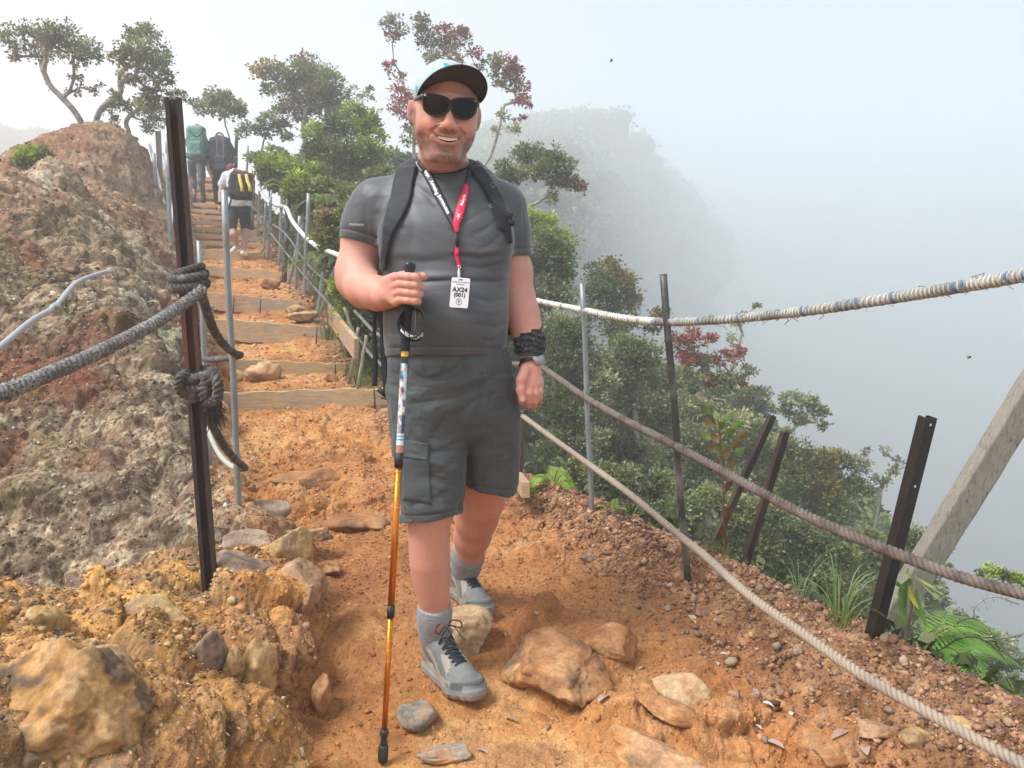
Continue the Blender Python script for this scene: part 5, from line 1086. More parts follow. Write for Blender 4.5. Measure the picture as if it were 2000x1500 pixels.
# ---- cap
HMc = HM @ Matrix.Rotation(R(7), 3, 'Z'); HMca = np.array(HMc)
cap_w = mat('cap_white', (.20, .36, .38), .8, bump=[(500, .2, .0005, 2)]); cap_t = mat('cap_cloth', (1, 1, 1), .8, attr=True, bump=[(500, .2, .0005, 2)])
cap_d = mat('cap_underside', (.045, .04, .04), .9, bump=[(700, .3, .0005, 2)]); blk = mat('black_plastic', (.008, .008, .009), .22); blkm = mat('matt_black', (.012, .012, .013), .6)
f = Field((-.11, -.12, -.04), (.11, .14, .16), .0025)
f.ell((0, .013, .046), (.0855, .104, .089)); cz_ = .014 + .072 * np.sqrt(np.clip(1 - (f.ax[0] / .084) ** 2, 0, 1))[:, None, None] * sstep(.03, -.05, f.ax[1])[None, :, None]; f.D = np.maximum(f.D, (cz_ - f.ax[2][None, None, :]).astype(np.float32)); g = f.copy(); g.D[:] = 1; g.ell((0, .013, .042), (.0820, .1005, .086)); f.D = np.maximum(f.D, -g.D)
V, Q = f.mesh(); V = relax(V, Q, 1, .3); c = np.tile(np.array((.36, .42, .44)), (len(V), 1)); n = fbm(V[:, 0], V[:, 1], V[:, 2], 38, 3, 77)
tz = ((np.abs(V[:, 0] + .062) < .03) & (V[:, 2] < .06) & (V[:, 1] < -.0) & (n > .05)) | ((np.abs(V[:, 0] - .012) < .034) & (V[:, 2] > .088) & (V[:, 1] < -.035) & (n > -.3)); c[tz] = (.02, .30, .36)
seam = (np.abs(V[:, 0]) < .0012) | (np.abs(np.abs(V[:, 0]) - .05 - (.1 - V[:, 2]) * .25) < .0010); c[seam] *= .8
V = V @ HMca.T + np.array(HCN); capo = link('cap', npmesh('cap', V, Q, c), cap_t, man)
nu, nv = 28, 8
def brimpt(u, v, dz=0):
    ph = u * R(76); xi = math.sin(ph) * .0845; zi = .014 + .071 * math.sqrt(max(0, 1 - (xi / .087) ** 2)) + .001; rz = math.sqrt(max(.05, 1 - ((zi - .046) / .089) ** 2)); yi = .013 - math.sqrt(max(0, rz * rz - (xi / .0855) ** 2)) * .103
    e = max(0, math.cos(u * math.pi / 2)) ** .5; L_ = .086 * e * v
    x = xi * (1 + .24 * v * e); y = yi - L_; z = zi + L_ * .42 - .010 * v * e * u * u - .007 * v * v; return HCN + HMc @ Vector((x, y, z + dz))
for nm, dz, mt_ in (('brim_top', .0022, cap_w), ('brim_underside', -.0004, cap_d)):
    V = [brimpt(2 * i / nu - 1, j / nv, dz) for i in range(nu + 1) for j in range(nv + 1)]; V += [brimpt(2 * i / nu - 1, j / nv, dz - .0018) for i in range(nu + 1) for j in range(nv + 1)]
    N_ = (nu + 1) * (nv + 1); F = []
    for i in range(nu):
        for j in range(nv): a = i * (nv + 1) + j; F += [(a, a + 1, a + nv + 2, a + nv + 1), (N_ + a, N_ + a + nv + 1, N_ + a + nv + 2, N_ + a + 1)]
        a = i * (nv + 1) + nv; F.append((a, N_ + a, N_ + a + nv + 1, a + nv + 1))
    mb = MB(); mb.add(V, F); mb.build(nm, mt_, capo)
mb = MB(); tube(mb, [brimpt(2 * i / 40 - 1, 1.0, 0) for i in range(41)], .0028, 8); mb.build('brim_edge', blkm, capo)
mb = MB(); tube(mb, [brimpt(2 * i / 40 - 1, 0, -.002) + HMc @ Vector((0, .002, 0)) for i in range(41)], .0034, 6); mb.build('sweatband', blkm, capo)
# ---- sunglasses
gl_root = None
def gy(x): return -.1035 + 2.6 * x * x
GZ = .017
def lens_outline(s, k, grow=0):
    q = 2 * math.pi * k / 40; cx = s * .0355; w, h = .0318 + grow, .0238 + grow; x = math.cos(q); z = math.sin(q); e = .62 if z > 0 else .86
    x = math.copysign(abs(x) ** e, x); z = math.copysign(abs(z) ** e, z); X_ = cx + x * w * (1 + .13 * z); Z_ = GZ + z * h + .0035 * x * s * (z > 0); return X_, Z_
mbf = MB(); mbl = MB()
for s in (-1, 1):
    def ring(gr, dy): return [HL(*(lambda a: (a[0], gy(a[0]) + dy, a[1]))(lens_outline(s, k, gr))) for k in range(40)]
    o1, o2, i1, i2 = ring(.0035, -.0015), ring(.0035, .0025), ring(-.001, -.0022), ring(-.001, .0025); V = o1 + o2 + i1 + i2
    F = [];
    for k in range(40): k2 = (k + 1) % 40; F += [(k, k2, 80 + k2, 80 + k), (k, 40 + k, 40 + k2, k2), (80 + k, 80 + k2, 120 + k2, 120 + k), (40 + k, 120 + k, 120 + k2, 40 + k2)]
    mbf.add(V, F)
    lr = ring(0, -.0006); c0 = HL(s * .0355, gy(s * .0355) - .0022, GZ); ml = [(a + c0) / 2 + (HM @ Vector((0, -.0008, 0))) for a in lr]
    F = [(k, (k + 1) % 40, 40 + (k + 1) % 40, 40 + k) for k in range(40)] + [(40 + k, 40 + (k + 1) % 40, 80) for k in range(40)]; mbl.add(lr + ml + [c0], F)
tube(mbf, [HL(x, gy(x) + .0003, GZ + .0140) for x in (-.010, -.005, 0, .005, .010)], .0036, 8)
glo = mbf.build('sunglasses', blk, man); mbl.build('lens', mat('dark_lens', (.004, .004, .005), .12, spec=.28), glo)
for s in (-1, 1):
    mb = MB(); pts = [HL(s * .069, gy(.069) + .002, GZ + .019), HL(s * .0745, gy(.069) + .012, GZ + .018), HL(s * .0815, -.05, GZ + .014), HL(s * .0855, -.01, GZ + .010), HL(s * .0845, .012, GZ - .004)]
    tube(mb, pts, [.0055, .0055, .005, .0045, .003], 6, prof=[(-.3, -1), (.3, -1), (.3, 1), (-.3, 1)]); mb.build('temple_arm', blk, glo)
    mb = MB(); box(mb, HL(s * .0635, gy(.0635) - .0034, GZ + .0215), HM @ Vector((.003, 0, 0)), HM @ Vector((0, .0008, 0)), HM @ Vector((0, 0, .0009))); mb.build('rivet', mat('silver', (.7, .7, .7), .25, metal=1), glo)
# ---- lanyard and pass (worn: its own things would swing with him; lanyard is a thing that hangs from him)
lan_d = mat('lanyard_black', (.018, .020, .026), .55, bump=[(900, .3, .0005, 2)]); lan_r = mat('lanyard_red', (.62, .012, .06), .45, bump=[(900, .2, .0005, 2)]); white_ink = mat('white_ink', (.75, .75, .75), .6); black_ink = mat('black_ink', (.01, .01, .01), .6)
lan = empty('lanyard', P(885, 460, 2.0), 'black and red lanyard with white lettering carrying a pass, hung round his neck', 'lanyard')
_, PL, SL = ribbon([(817, 312), (824, 326), (838, 346), (858, 385), (875, 417), (887, 441), (891, 458)], .0118, lan_d, 'strap', lan, tree=AB, lift=.006, n=60, widths=lambda t: 1.0 if t < .55 else 1 - (t - .55) * 1.3, twist=None)
_, PR, SR = ribbon([(921, 326), (915, 340), (911, 360), (911, 366)], .006, lan_d, 'strap', lan, lift=.008, n=16)
rs_, PR2, SR2 = ribbon([(911, 362), (908, 378), (902, 402), (896, 425), (891, 440), (893, 455)], .0125, lan_r, 'strap', lan, lift=.008, n=40, widths=lambda t: .25 + .75 * math.sin(math.pi * min(1, t * .93 + .04)) ** .8)
def ink_on(P0, S, s, size, t0, mt, parent, bold=.0, flip=1, side=0, lift=.0036):
    V, F = text_mesh(s, size, bold, 'LEFT'); L_ = arc(P0); tot = L_[-1]; A = np.array(P0); N_ = np.array([q[1] for q in S]); out = []
    for v in V:
        a = np.clip(t0 * tot + flip * v.x, 0, tot * .999); p = Vector([np.interp(a, L_, A[:, k]) for k in range(3)]); p2 = Vector([np.interp(min(a + .004, tot), L_, A[:, k]) for k in range(3)]); p1 = Vector([np.interp(max(a - .004, 0), L_, A[:, k]) for k in range(3)])
        n_ = Vector([np.interp(a, L_, N_[:, k]) for k in range(3)]); t_ = (p2 - p1).normalized(); n_ = (n_ - t_ * n_.dot(t_)).normalized(); s_ = n_.cross(t_).normalized(); out.append(p + s_ * (v.y * flip + side) + n_ * lift)
    mb = MB(); mb.add(out, F); return mb.build('lettering', mt, parent, smooth=False)
ink_on(PL, SL, 'Amazing Borneo.com', .0135, .36, white_ink, lan, .0006); ink_on(PL, SL, 'fooyo', .0130, .20, white_ink, lan, .0006); ink_on(PL, SL, 'sia.com', .012, .03, white_ink, lan, .0003)
ink_on(PR2, SR2, 'Malaysia', .0125, .62 - .12, white_ink, lan, .0003, -1); ink_on(PR2, SR2, '~M', .0125, .78, white_ink, lan, .0003, -1)
mb = MB(); b0 = onshirt(890, 458, .010)[0]; b1 = onshirt(893, 485, .010)[0]; tube(mb, [b0, b0.lerp(b1, .3), b0.lerp(b1, .35), b0.lerp(b1, .7), b0.lerp(b1, .75), b1], [.0065, .0068, .0078, .0078, .006, .0062], 6, prof=[(-1, -.5), (-.7, -.7), (.7, -.7), (1, -.5), (1, .5), (-1, .5)]); mb.build('buckle', blkm, lan)
ribbon([(891, 484), (893, 500), (896, 515), (895, 527)], .0042, lan_d, 'strap', lan, lift=.006, n=24, twist=lambda t: t * 5)
ribbon([(894, 484), (891, 498), (895, 512), (896, 527)], .0062, lan_r, 'strap', lan, lift=.009, n=24, twist=lambda t: .5 * math.sin(t * 7))
mb = MB(); h0 = onshirt(896, 527, .012)[0]; h1 = onshirt(895, 546, .014)[0]; tube(mb, [h0, h0.lerp(h1, .4), h0.lerp(h1, .8), h1], [.0028, .0045, .0045, .002], 8); tube(mb, [h0 + Vector((math.cos(q) * .0035, 0, math.sin(q) * .004 + .002)) for q in [k * math.pi / 5 for k in range(11)]], .0012, 5); mb.build('clip', mat('steel_clip', (.6, .6, .58), .3, metal=.9), lan)
c0 = onshirt(898, 572, .012)[0]; tl, tr, br_, bl_ = [P(px, py, c0.y) for px, py in ((883, 541), (918, 544), (914, 602), (877, 600))]
bx = ((tr - tl) + (br_ - bl_)) / 4; bz = ((tl - bl_) + (tr - br_)) / 4; bn = bz.cross(bx).normalized(); bc = (tl + tr + br_ + bl_) / 4; bn = -bn if bn.y > 0 else bn
pas = empty('pass_card', bc, 'white pass card reading AX24 (001) clipped to the lanyard on his belly', 'pass card')
mb = MB(); V = []; rr = .004
for sx, sz in ((1, 1), (-1, 1), (-1, -1), (1, -1)):
    for k in range(4):
        q = {(1, 1): 0, (-1, 1): 90, (-1, -1): 180, (1, -1): 270}[(sx, sz)] + 30 * k; V.append(bc + bx * (sx * (1 - rr / bx.length)) + bz * (sz * (1 - rr / bz.length)) + bx.normalized() * (rr * math.cos(R(q))) + bz.normalized() * (rr * math.sin(R(q))))
n = len(V); mb.add([v + bn * .001 for v in V] + [v - bn * .001 for v in V], [tuple(range(n)), tuple(range(2 * n - 1, n - 1, -1))] + [(k, n + k, n + (k + 1) % n, (k + 1) % n) for k in range(n)]); mb.build('card', mat('card_white', (.80, .80, .84), .35), pas, smooth=False)
def ink(s, size, ox, oz, bold, name='lettering'):
    V, F = text_mesh(s, size, bold); ux, uz = bx.normalized(), bz.normalized(); mb = MB(); mb.add([bc + ux * (v.x + ox) + uz * (v.y + oz) + bn * .0016 for v in V], F); return mb.build(name, black_ink, pas, smooth=False)
H_ = bz.length; ink('AX24', .0165, 0, H_ * .19, .0006); ink('(001)', .0145, 0, -H_ * .16, .0005); ink('E', .0095, 0, -H_ * .60, .0003); ink('THULIP DUTA YANGKU', .0042, 0, H_ * .70, .0001); ink('19 May 2024', .0042, 0, H_ * .55, .0001)
mb = MB(); ux, uz = bx.normalized(), bz.normalized(); tube(mb, [bc - uz * (H_ * .60) + ux * (.0078 * math.cos(q)) + uz * (.0078 * math.sin(q)) + bn * .001 for q in [2 * math.pi * k / 24 for k in range(25)]], .0007, 4); mb.build('circle_mark', black_ink, pas)
mb = MB(); box(mb, bc + uz * (H_ * .87) + bn * .001, ux * .0055, bn * .0006, uz * .0012); mb.build('slot', black_ink, pas)
# ---- print on the sleeve and chest
def ink_flat(s, size, px, py, ang, mt, parent, bold=.0003, tree=None):
    V, F = text_mesh(s, size, bold); c, n_ = onshirt(px, py, .002, tree); mb = MB(); sc = FPX / c.y; ca, sa = math.cos(ang), math.sin(ang); out = []
    for v in V: out.append(onshirt(px + (v.x * ca + v.y * sa) * sc, py - (-v.x * sa + v.y * ca) * sc, .0022, tree)[0])
    mb.add(out, F); return mb.build('print', mt, parent, smooth=False)
silver_ink = mat('silver_ink', (.40, .41, .43), .4)
ink_flat('montane', .0115, 697, 438, .05, silver_ink, tshirt); ink_flat('CX', .012, 960, 404, .3, silver_ink, tshirt, .0006)
# ---- backpack
pack = empty('backpack', P(840, 480, 2.42), 'dark navy hiking backpack on his back with hanging black straps', 'backpack')
f = Field((-.52, 2.22, .92), (.06, 2.66, 1.60), .004); f.rbox(P(835, 510, 2.42), (.18, .12, .215), .07); f.rbox(P(735, 545, 2.38), (.05, .06, .10), .035, .03); addfold_noise(f, .004, 9, 61)
V, Q = f.mesh(); pb = link('pack_body', npmesh('pack_body', V, Q), pad_m, pack)
mb = MB()
for k in range(8): c = P(722 + k * 2.5, 500 + k * 12, 2.30); tube(mb, [c + Vector((math.cos(q) * .007, 0, math.sin(q) * .007)) for q in [k2 * math.pi / 4 for k2 in range(9)]], .0018, 5)
mb.build('daisy_chain', strap_m, pack)
# shoulder straps hug the shirt: cut from an offset of the shirt
def pad(name, pts, hw, th, ymax=2.27, taper=0):
    lo = [min(P(p[0], p[1], 2.1)[i] for p in pts) - .09 for i in range(3)]; hi = [max(P(p[0], p[1], 2.1)[i] for p in pts) + .09 for i in range(3)]
    F_ = shD.copy(); sl, (x, y, z) = F_.win((lo[0], 1.9, lo[2]), (hi[0], ymax, hi[2])); q = [P(p[0], p[1], p[2] if len(p) > 2 else 2.05) for p in pts]; d2 = None
    for a, b_ in zip(q, q[1:]):
        ab = b_ - a; L2 = ab.x ** 2 + ab.z ** 2; t = np.clip(((x - a.x) * ab.x + (z - a.z) * ab.z) / L2, 0, 1); d = np.sqrt((x - a.x - ab.x * t) ** 2 + (z - a.z - ab.z * t) ** 2 + 0 * y); wt = taper * sstep(P(0, 400, 2.1).z, P(0, 490, 2.1).z, z + 0 * x); d = d + wt; d2 = d if d2 is None else np.minimum(d2, d)
    sub = F_.D[sl]; e = smax(np.abs(sub - th * .5) - th * .5, d2 - hw, .006); e = np.maximum(e, y - ymax + 0 * e); out = Field.__new__(Field); out.h = F_.h; out.D = e.astype(np.float32); out.n = np.array(e.shape); out.ax = [F_.ax[i][sl[i]] for i in range(3)]; out.lo = np.array([out.ax[i][0] for i in range(3)])
    V, Q = out.mesh(); V = relax(V, Q, 2, .4); return link(name, npmesh(name, V, Q), pad_m, pack)
shD = shY_field
p1 = pad('shoulder_strap', [(786, 312), (782, 345), (780, 385), (771, 425), (760, 460), (748, 520)], .031, .013, taper=.019)
p2 = pad('shoulder_strap', [(925, 318), (944, 340), (962, 368), (975, 395), (986, 440)], .019, .012)
PB_ = []
for o_ in (p1, p2): me = o_.data; PB_.append(BVHTree.FromPolygons([v.co[:] for v in me.vertices], [tuple(p.vertices) for p in me.polygons]))
# edge piping on the pads and webbing
ribbon([(760, 470), (752, 500), (745, 530), (742, 560)], .010, strap_m, 'strap', pack, lift=.006, n=20)
ribbon([(983, 415), (987, 435), (990, 455), (992, 475)], .008, strap_m, 'strap', pack, lift=.010, n=16)
mb = MB()
for (px, py, w_, h2) in ((985, 428, .012, .008), (991, 440, .009, .007)):
    c, n_ = onshirt(px, py, .016); box(mb, c, (w_, 0, -.004), (0, .004, 0), (.002, 0, h2))
mb.build('strap_buckle', blkm, pack)
ink_flat('Q', .020, 962, 362, .3, mat('grey_ink', (.10, .11, .13), .5), p2, .0004, PB_[1])
# hanging webbing tails
def tail(pts, hw, name, parent, mt=strap_m):
    c = spline(pts, 24); V = []; F = []
    for i, p in enumerate(c):
        t = (c[min(i + 1, 23)] - c[max(i - 1, 0)]).normalized(); tw = .5 + .4 * math.sin(i * .25); s = Matrix.Rotation(tw * .8, 3, t) @ (t.cross(Vector((0, -1, 0))).normalized()); n_ = t.cross(s)
        V += [p + s * hw + n_ * .001, p - s * hw + n_ * .001, p - s * hw - n_ * .001, p + s * hw - n_ * .001]
    for i in range(23):
        for k in range(4): F.append((i * 4 + k, i * 4 + (k + 1) % 4, (i + 1) * 4 + (k + 1) % 4, (i + 1) * 4 + k))
    F += [(3, 2, 1, 0), (92, 93, 94, 95)]; mb = MB(); mb.add(V, F); return mb.build(name, mt, parent)
tail([P(732, 600, 2.26), P(731, 650, 2.24), P(733, 700, 2.23), P(732, 754, 2.22)], .0075, 'strap_tail', pack)
tail([P(744, 600, 2.18), P(747, 650, 2.16), P(751, 710, 2.15), P(757, 772, 2.14)], .0105, 'strap_tail', pack)
mb = MB(); box(mb, P(747, 766, 2.13), (.013, 0, -.010), (0, .004, 0), (.004, 0, .006)); tube(mb, [P(745, 777, 2.13), P(770, 782, 2.08)], .003, 6); mb.build('strap_buckle', blkm, pack)
mb = MB(); box(mb, P(996, 640, 2.2), (.008, 0, .002), (0, .006, 0), (0, 0, .022)); mb.build('strap_buckle', blkm, pack)
# ---- neck tube round the wrist, and watch
f = Field((-.10, 1.98, .86), (.16, 2.28, 1.16), .0022); a, c_, d_ = P(1031, 645, 2.15), P(1035, 672, 2.135), P(1036, 693, 2.12)
f.chain([a, c_, d_], [.0425, .0440, .0375], .01); ax = (d_ - a).normalized(); f.cut(a + ax * .004, (-ax.x - .25, 0, -ax.z)); f.cut(d_, (ax.x - .15, 0, ax.z))
x, y, z = f.ax[0][:, None, None], f.ax[1][None, :, None], f.ax[2][None, None, :]; along = (x - a.x) * ax.x + (z - a.z) * ax.z
f.D += (.0024 * np.sin(along * 420 + 3 * np.sin((x + y) * 45)) + .0018 * np.sin(along * 230 - (x * 130))).astype(np.float32)
V, Q = f.mesh(); n = np.abs(fbm(V[:, 0], V[:, 1], V[:, 2], 130, 2, 3)); c = np.where(n[:, None] < .07, np.array((.10, .11, .12)), np.array((.014, .016, .018)))
link('neck_tube', npmesh('neck_tube', V, Q, c), mat('patterned_cloth', (1, 1, 1), .85, attr=True, bump=[(600, .3, .0008, 2)]), man)
wt = P(1052, 700, 2.095); mb = MB(); dv = Vector((.55, -.75, .25)).normalized(); s = dv.cross(ax).normalized()
for (r0, r1, h0, h1) in ((.021, .0215, -.008, .004),): tube(mb, [wt + dv * h0, wt + dv * 0, wt + dv * h1], [r0, r1, r0 * .9], 20)
wo_ = mb.build('watch', mat('watch_steel', (.35, .35, .36), .3, metal=.9), man); mb = MB(); tube(mb, [wt + dv * .0042, wt + dv * .0048], .0165, 20); mb.build('dial', mat('dial', (.35, .37, .38), .15), wo_)
mb = MB(); cc = P(1036, 706, 2.115); tube(mb, [cc + s * (math.cos(q) * .030) + s.cross(ax) * (math.sin(q) * .031) for q in [2 * math.pi * k / 24 for k in range(25)]], .009, 6, prof=[(-.15, -1), (.15, -1), (.15, 1), (-.15, 1)]); mb.build('watch_strap', blkm, wo_)
# ---- trekking pole
pole = empty('trekking_pole', P(748, 1487, 1.77), 'orange trekking pole with patterned upper tube held upright in his right hand', 'trekking pole')
def PP(py):   # axis of the pole
    t = (py - 515) / (1487 - 515); return P(800 - 52.5 * t, py, 1.922 - .150 * t)
def seg_(name, p0, p1, r, mt, seg=16, col=None, nn=2): mb = MB(); tube(mb, [PP(p0 + (p1 - p0) * k / (nn - 1)) for k in range(nn)], r, seg, col); return mb.build(name, mt, pole)
foam = mat('black_foam', (.010, .010, .011), .9, bump=[(600, .4, .001, 2)]); alu = mat('orange_anodised', (.56, .17, .012), .28, metal=.75, noise=[(40, .06)], bump=[(300, .04, .0004, 2)])
mb = MB(); tube(mb, [PP(513), PP(514.5), PP(517), PP(522), PP(530), PP(545)], [.008, .0138, .0158, .0158, .0125, .0125], 16); mb.build('knob', blk, pole)
prf = []; mb = MB(); pts = [PP(535 + k * 2.1) for k in range(73)]; rr = [.0142 + .0008 * math.sin(k * .5) if k < 37 else .0128 + .0009 * math.sin(k * 2.1) for k in range(73)]; tube(mb, pts, rr, 16); mb.build('grip', foam, pole)
seg_('upper_tube', 686, 885, .0092, None, 32, None, 220)
up_ = [o for o in bpy.data.objects if o.name.startswith('upper_tube')][-1]; me = up_.data; V = np.array([v.co[:] for v in me.vertices]); A0, A1 = np.array(PP(690)), np.array(PP(885)); t = ((V - A0) @ (A1 - A0)) / ((A1 - A0) @ (A1 - A0)); an = np.arctan2(V[:, 1] - (A0[1] + (A1[1] - A0[1]) * t), V[:, 0] - (A0[0] + (A1[0] - A0[0]) * t))
def tubecol(t, an):
    n = vnoise(np.cos(an) * 1.4 + 5, np.sin(an) * 1.4, t * 16, 9); n2 = vnoise(np.cos(an) * 2 + 5, np.sin(an) * 2, t * 30, 12); c = np.tile(np.array((.62, .64, .62)), (len(t), 1))
    c[n > .02] = (.10, .42, .66); c[n > .28] = (.02, .08, .22); c[(n2 > .22) & (t > .15) & (t < .62)] = (.62, .20, .05); c[t < .105] = (.02, .02, .02); c[t < .035] = (.65, .38, .04)
    k = (t > .62) & (t < .80); c[k & (n2 > -.1)] = (.33, .25, .2); c[k & (np.cos(an) > .3)] = (.02, .07, .2); c[(t > .80) & (t < .92)] = (.68, .70, .72); c[(t > .82) & (t < .84)] = (.08, .42, .62); c[(t > .855) & (t < .87)] = (.08, .42, .62); c[(t > .925)] = (.45, .2, .12); return c
c4 = np.ones((len(V), 4)); c4[:, :3] = tubecol(t, an); me.color_attributes['Col'].data.foreach_set('color', c4.ravel().astype(np.float32)); me.materials.clear(); me.materials.append(mat('printed_tube', (1, 1, 1), .35, attr=True))
seg_('clamp_sleeve', 884, 912, .0112, blkm); seg_('middle_tube', 911, 1185, .0085, alu, 20); seg_('clamp_sleeve', 1182, 1206, .0098, blkm); seg_('lower_tube', 1204, 1428, .0072, alu, 20)
for k, py in enumerate((920, 945, 968, 990, 1225, 1250, 1268, 1290)): mb = MB(); tube(mb, [PP(py), PP(py + 1.3)], .0087 if py < 1100 else .0074, 20); mb.build('scale_mark', mat('mark', (.6, .35, .1), .5) if k == 0 else MATS['mark'], pole)
mb = MB(); tube(mb, [PP(1424), PP(1430), PP(1434), PP(1438), PP(1448), PP(1458)], [.009, .0112, .0112, .0085, .008, .0095], 16); tube(mb, [PP(1455), PP(1460), PP(1474), PP(1486), PP(1489)], [.0100, .0125, .0135, .0125, .010], 16); mb.build('rubber_tip', mat('rubber', (.018, .018, .019), .6, bump=[(200, .3, .001, 2)]), pole)
# wrist loop
lp = [(790, 610), (784, 618), (780, 632), (784, 648), (796, 657), (812, 656), (824, 645), (828, 628), (824, 610), (812, 602), (798, 601)]
lc = spline([P(px, py, 1.90 - .03 * math.sin(i / 10 * math.pi)) for i, (px, py) in enumerate(lp)], 60); V = []; F = []
for i, p in enumerate(lc):
    t = (lc[min(i + 1, 59)] - lc[max(i - 1, 0)]).normalized(); out_ = (p - P(805, 630, 1.90)); out_ = (out_ - t * out_.dot(t)).normalized(); w_ = (Vector((0, -.75, 0)) + out_ * .3); w_ = (w_ - t * w_.dot(t)).normalized(); n_ = t.cross(w_)
    hw = .0125; V += [p + w_ * hw + n_ * .0012, p - w_ * hw + n_ * .0012, p - w_ * hw - n_ * .0012, p + w_ * hw - n_ * .0012]
for i in range(59):
    for k in range(4): F.append((i * 4 + k, i * 4 + (k + 1) % 4, (i + 1) * 4 + (k + 1) % 4, (i + 1) * 4 + k))
mb = MB(); mb.add(V, F); wl_ = mb.build('wrist_loop', strap_m, pole)
V, F = text_mesh('EUROHI', .0135, .0004, 'LEFT'); mb = MB(); c0 = P(789, 651, 1.862); c1 = P(818, 660, 1.858); ux = (c1 - c0).normalized(); uz = Vector((0, -.15, 1)).normalized(); uz = (uz - ux * uz.dot(ux)).normalized(); nn = ux.cross(uz)
# front face of the loop for the lettering
mb2 = MB(); Vv = []; 
for i in range(17):
    a = i / 16; p = P(781 + 44 * a, 641 + 22 * math.sin(a * 2.2) - 6 * a, 1.866); Vv += [p + Vector((0, 0, .011)), p - Vector((0, 0, .011)), p - Vector((0, -.0015, .011)), p + Vector((0, .0015, .011))]
mb2.add(Vv, [(i * 4 + k, i * 4 + (k + 1) % 4, i * 4 + 4 + (k + 1) % 4, i * 4 + 4 + k) for i in range(16) for k in range(4)] + [(3, 2, 1, 0), (64, 65, 66, 67)]); mb2.build('loop_front', strap_m, wl_)
def lf(v): a = .22 + v.x / .060; px = 781 + 44 * a; py = 641 + 22 * math.sin(a * 2.2) - 6 * a; return P(px, py, 1.8645) + Vector((0, 0, v.y - .001))
mb.add([lf(v) for v in V] + [lf(Vector((x_, y_, 0))) for x_, y_ in ((-.013, -.005), (-.0085, .005), (-.006, .000), (-.0045, .003), (-.001, -.005))], F + [tuple(len(V) + k for k in (0, 4, 3, 2, 1))]); mb.build('lettering', white_ink, wl_, smooth=False)
mb = MB(); tube(mb, spline([P(812, 605, 1.895), P(812, 625, 1.885), P(811, 650, 1.87)], 10), .006, 6, prof=[(-1, -.2), (1, -.2), (1, .2), (-1, .2)]); mb.build('inner_webbing', mat('grey_webbing', (.07, .072, .078), .8), wl_)
# ---- socks
sock_m = mat('grey_sock', (.30, .31, .33), .95, noise=[(500, .25)], mottle=[(300, (.17, .18, .20), .5, .6)], bump=[(500, .5, .0012, 3)])
for (chn, rs_2) in (([P(849, 1180, 2.140), P(849, 1195, 2.148), P(848, 1212, 2.158), P(846, 1232, 2.168), P(845, 1256, 2.172)], [.0475, .0480, .0465, .041, .034]), ([P(916, 1066, 2.535), P(914, 1085, 2.56), P(911, 1105, 2.59), P(908, 1130, 2.62)], [.0580, .0560, .0500, .042])):
    f = Field(tuple(min(p[i] for p in chn) - .08 for i in range(3)), tuple(max(p[i] for p in chn) + .08 for i in range(3)), .0026); f.chain(chn, rs_2, .02); top = chn[0]; dr_ = (chn[0] - chn[1]).normalized(); f.cut(top, (dr_.x, dr_.y, dr_.z))
    f.D += (.0006 * np.sin((f.ax[2][None, None, :]) * 640 + 3 * (f.ax[0][:, None, None]) * 20) * (f.ax[2][None, None, :] < top.z - .022)).astype(np.float32)
    V, Q = f.mesh(); link('sock', npmesh('sock', V, Q), sock_m, man)
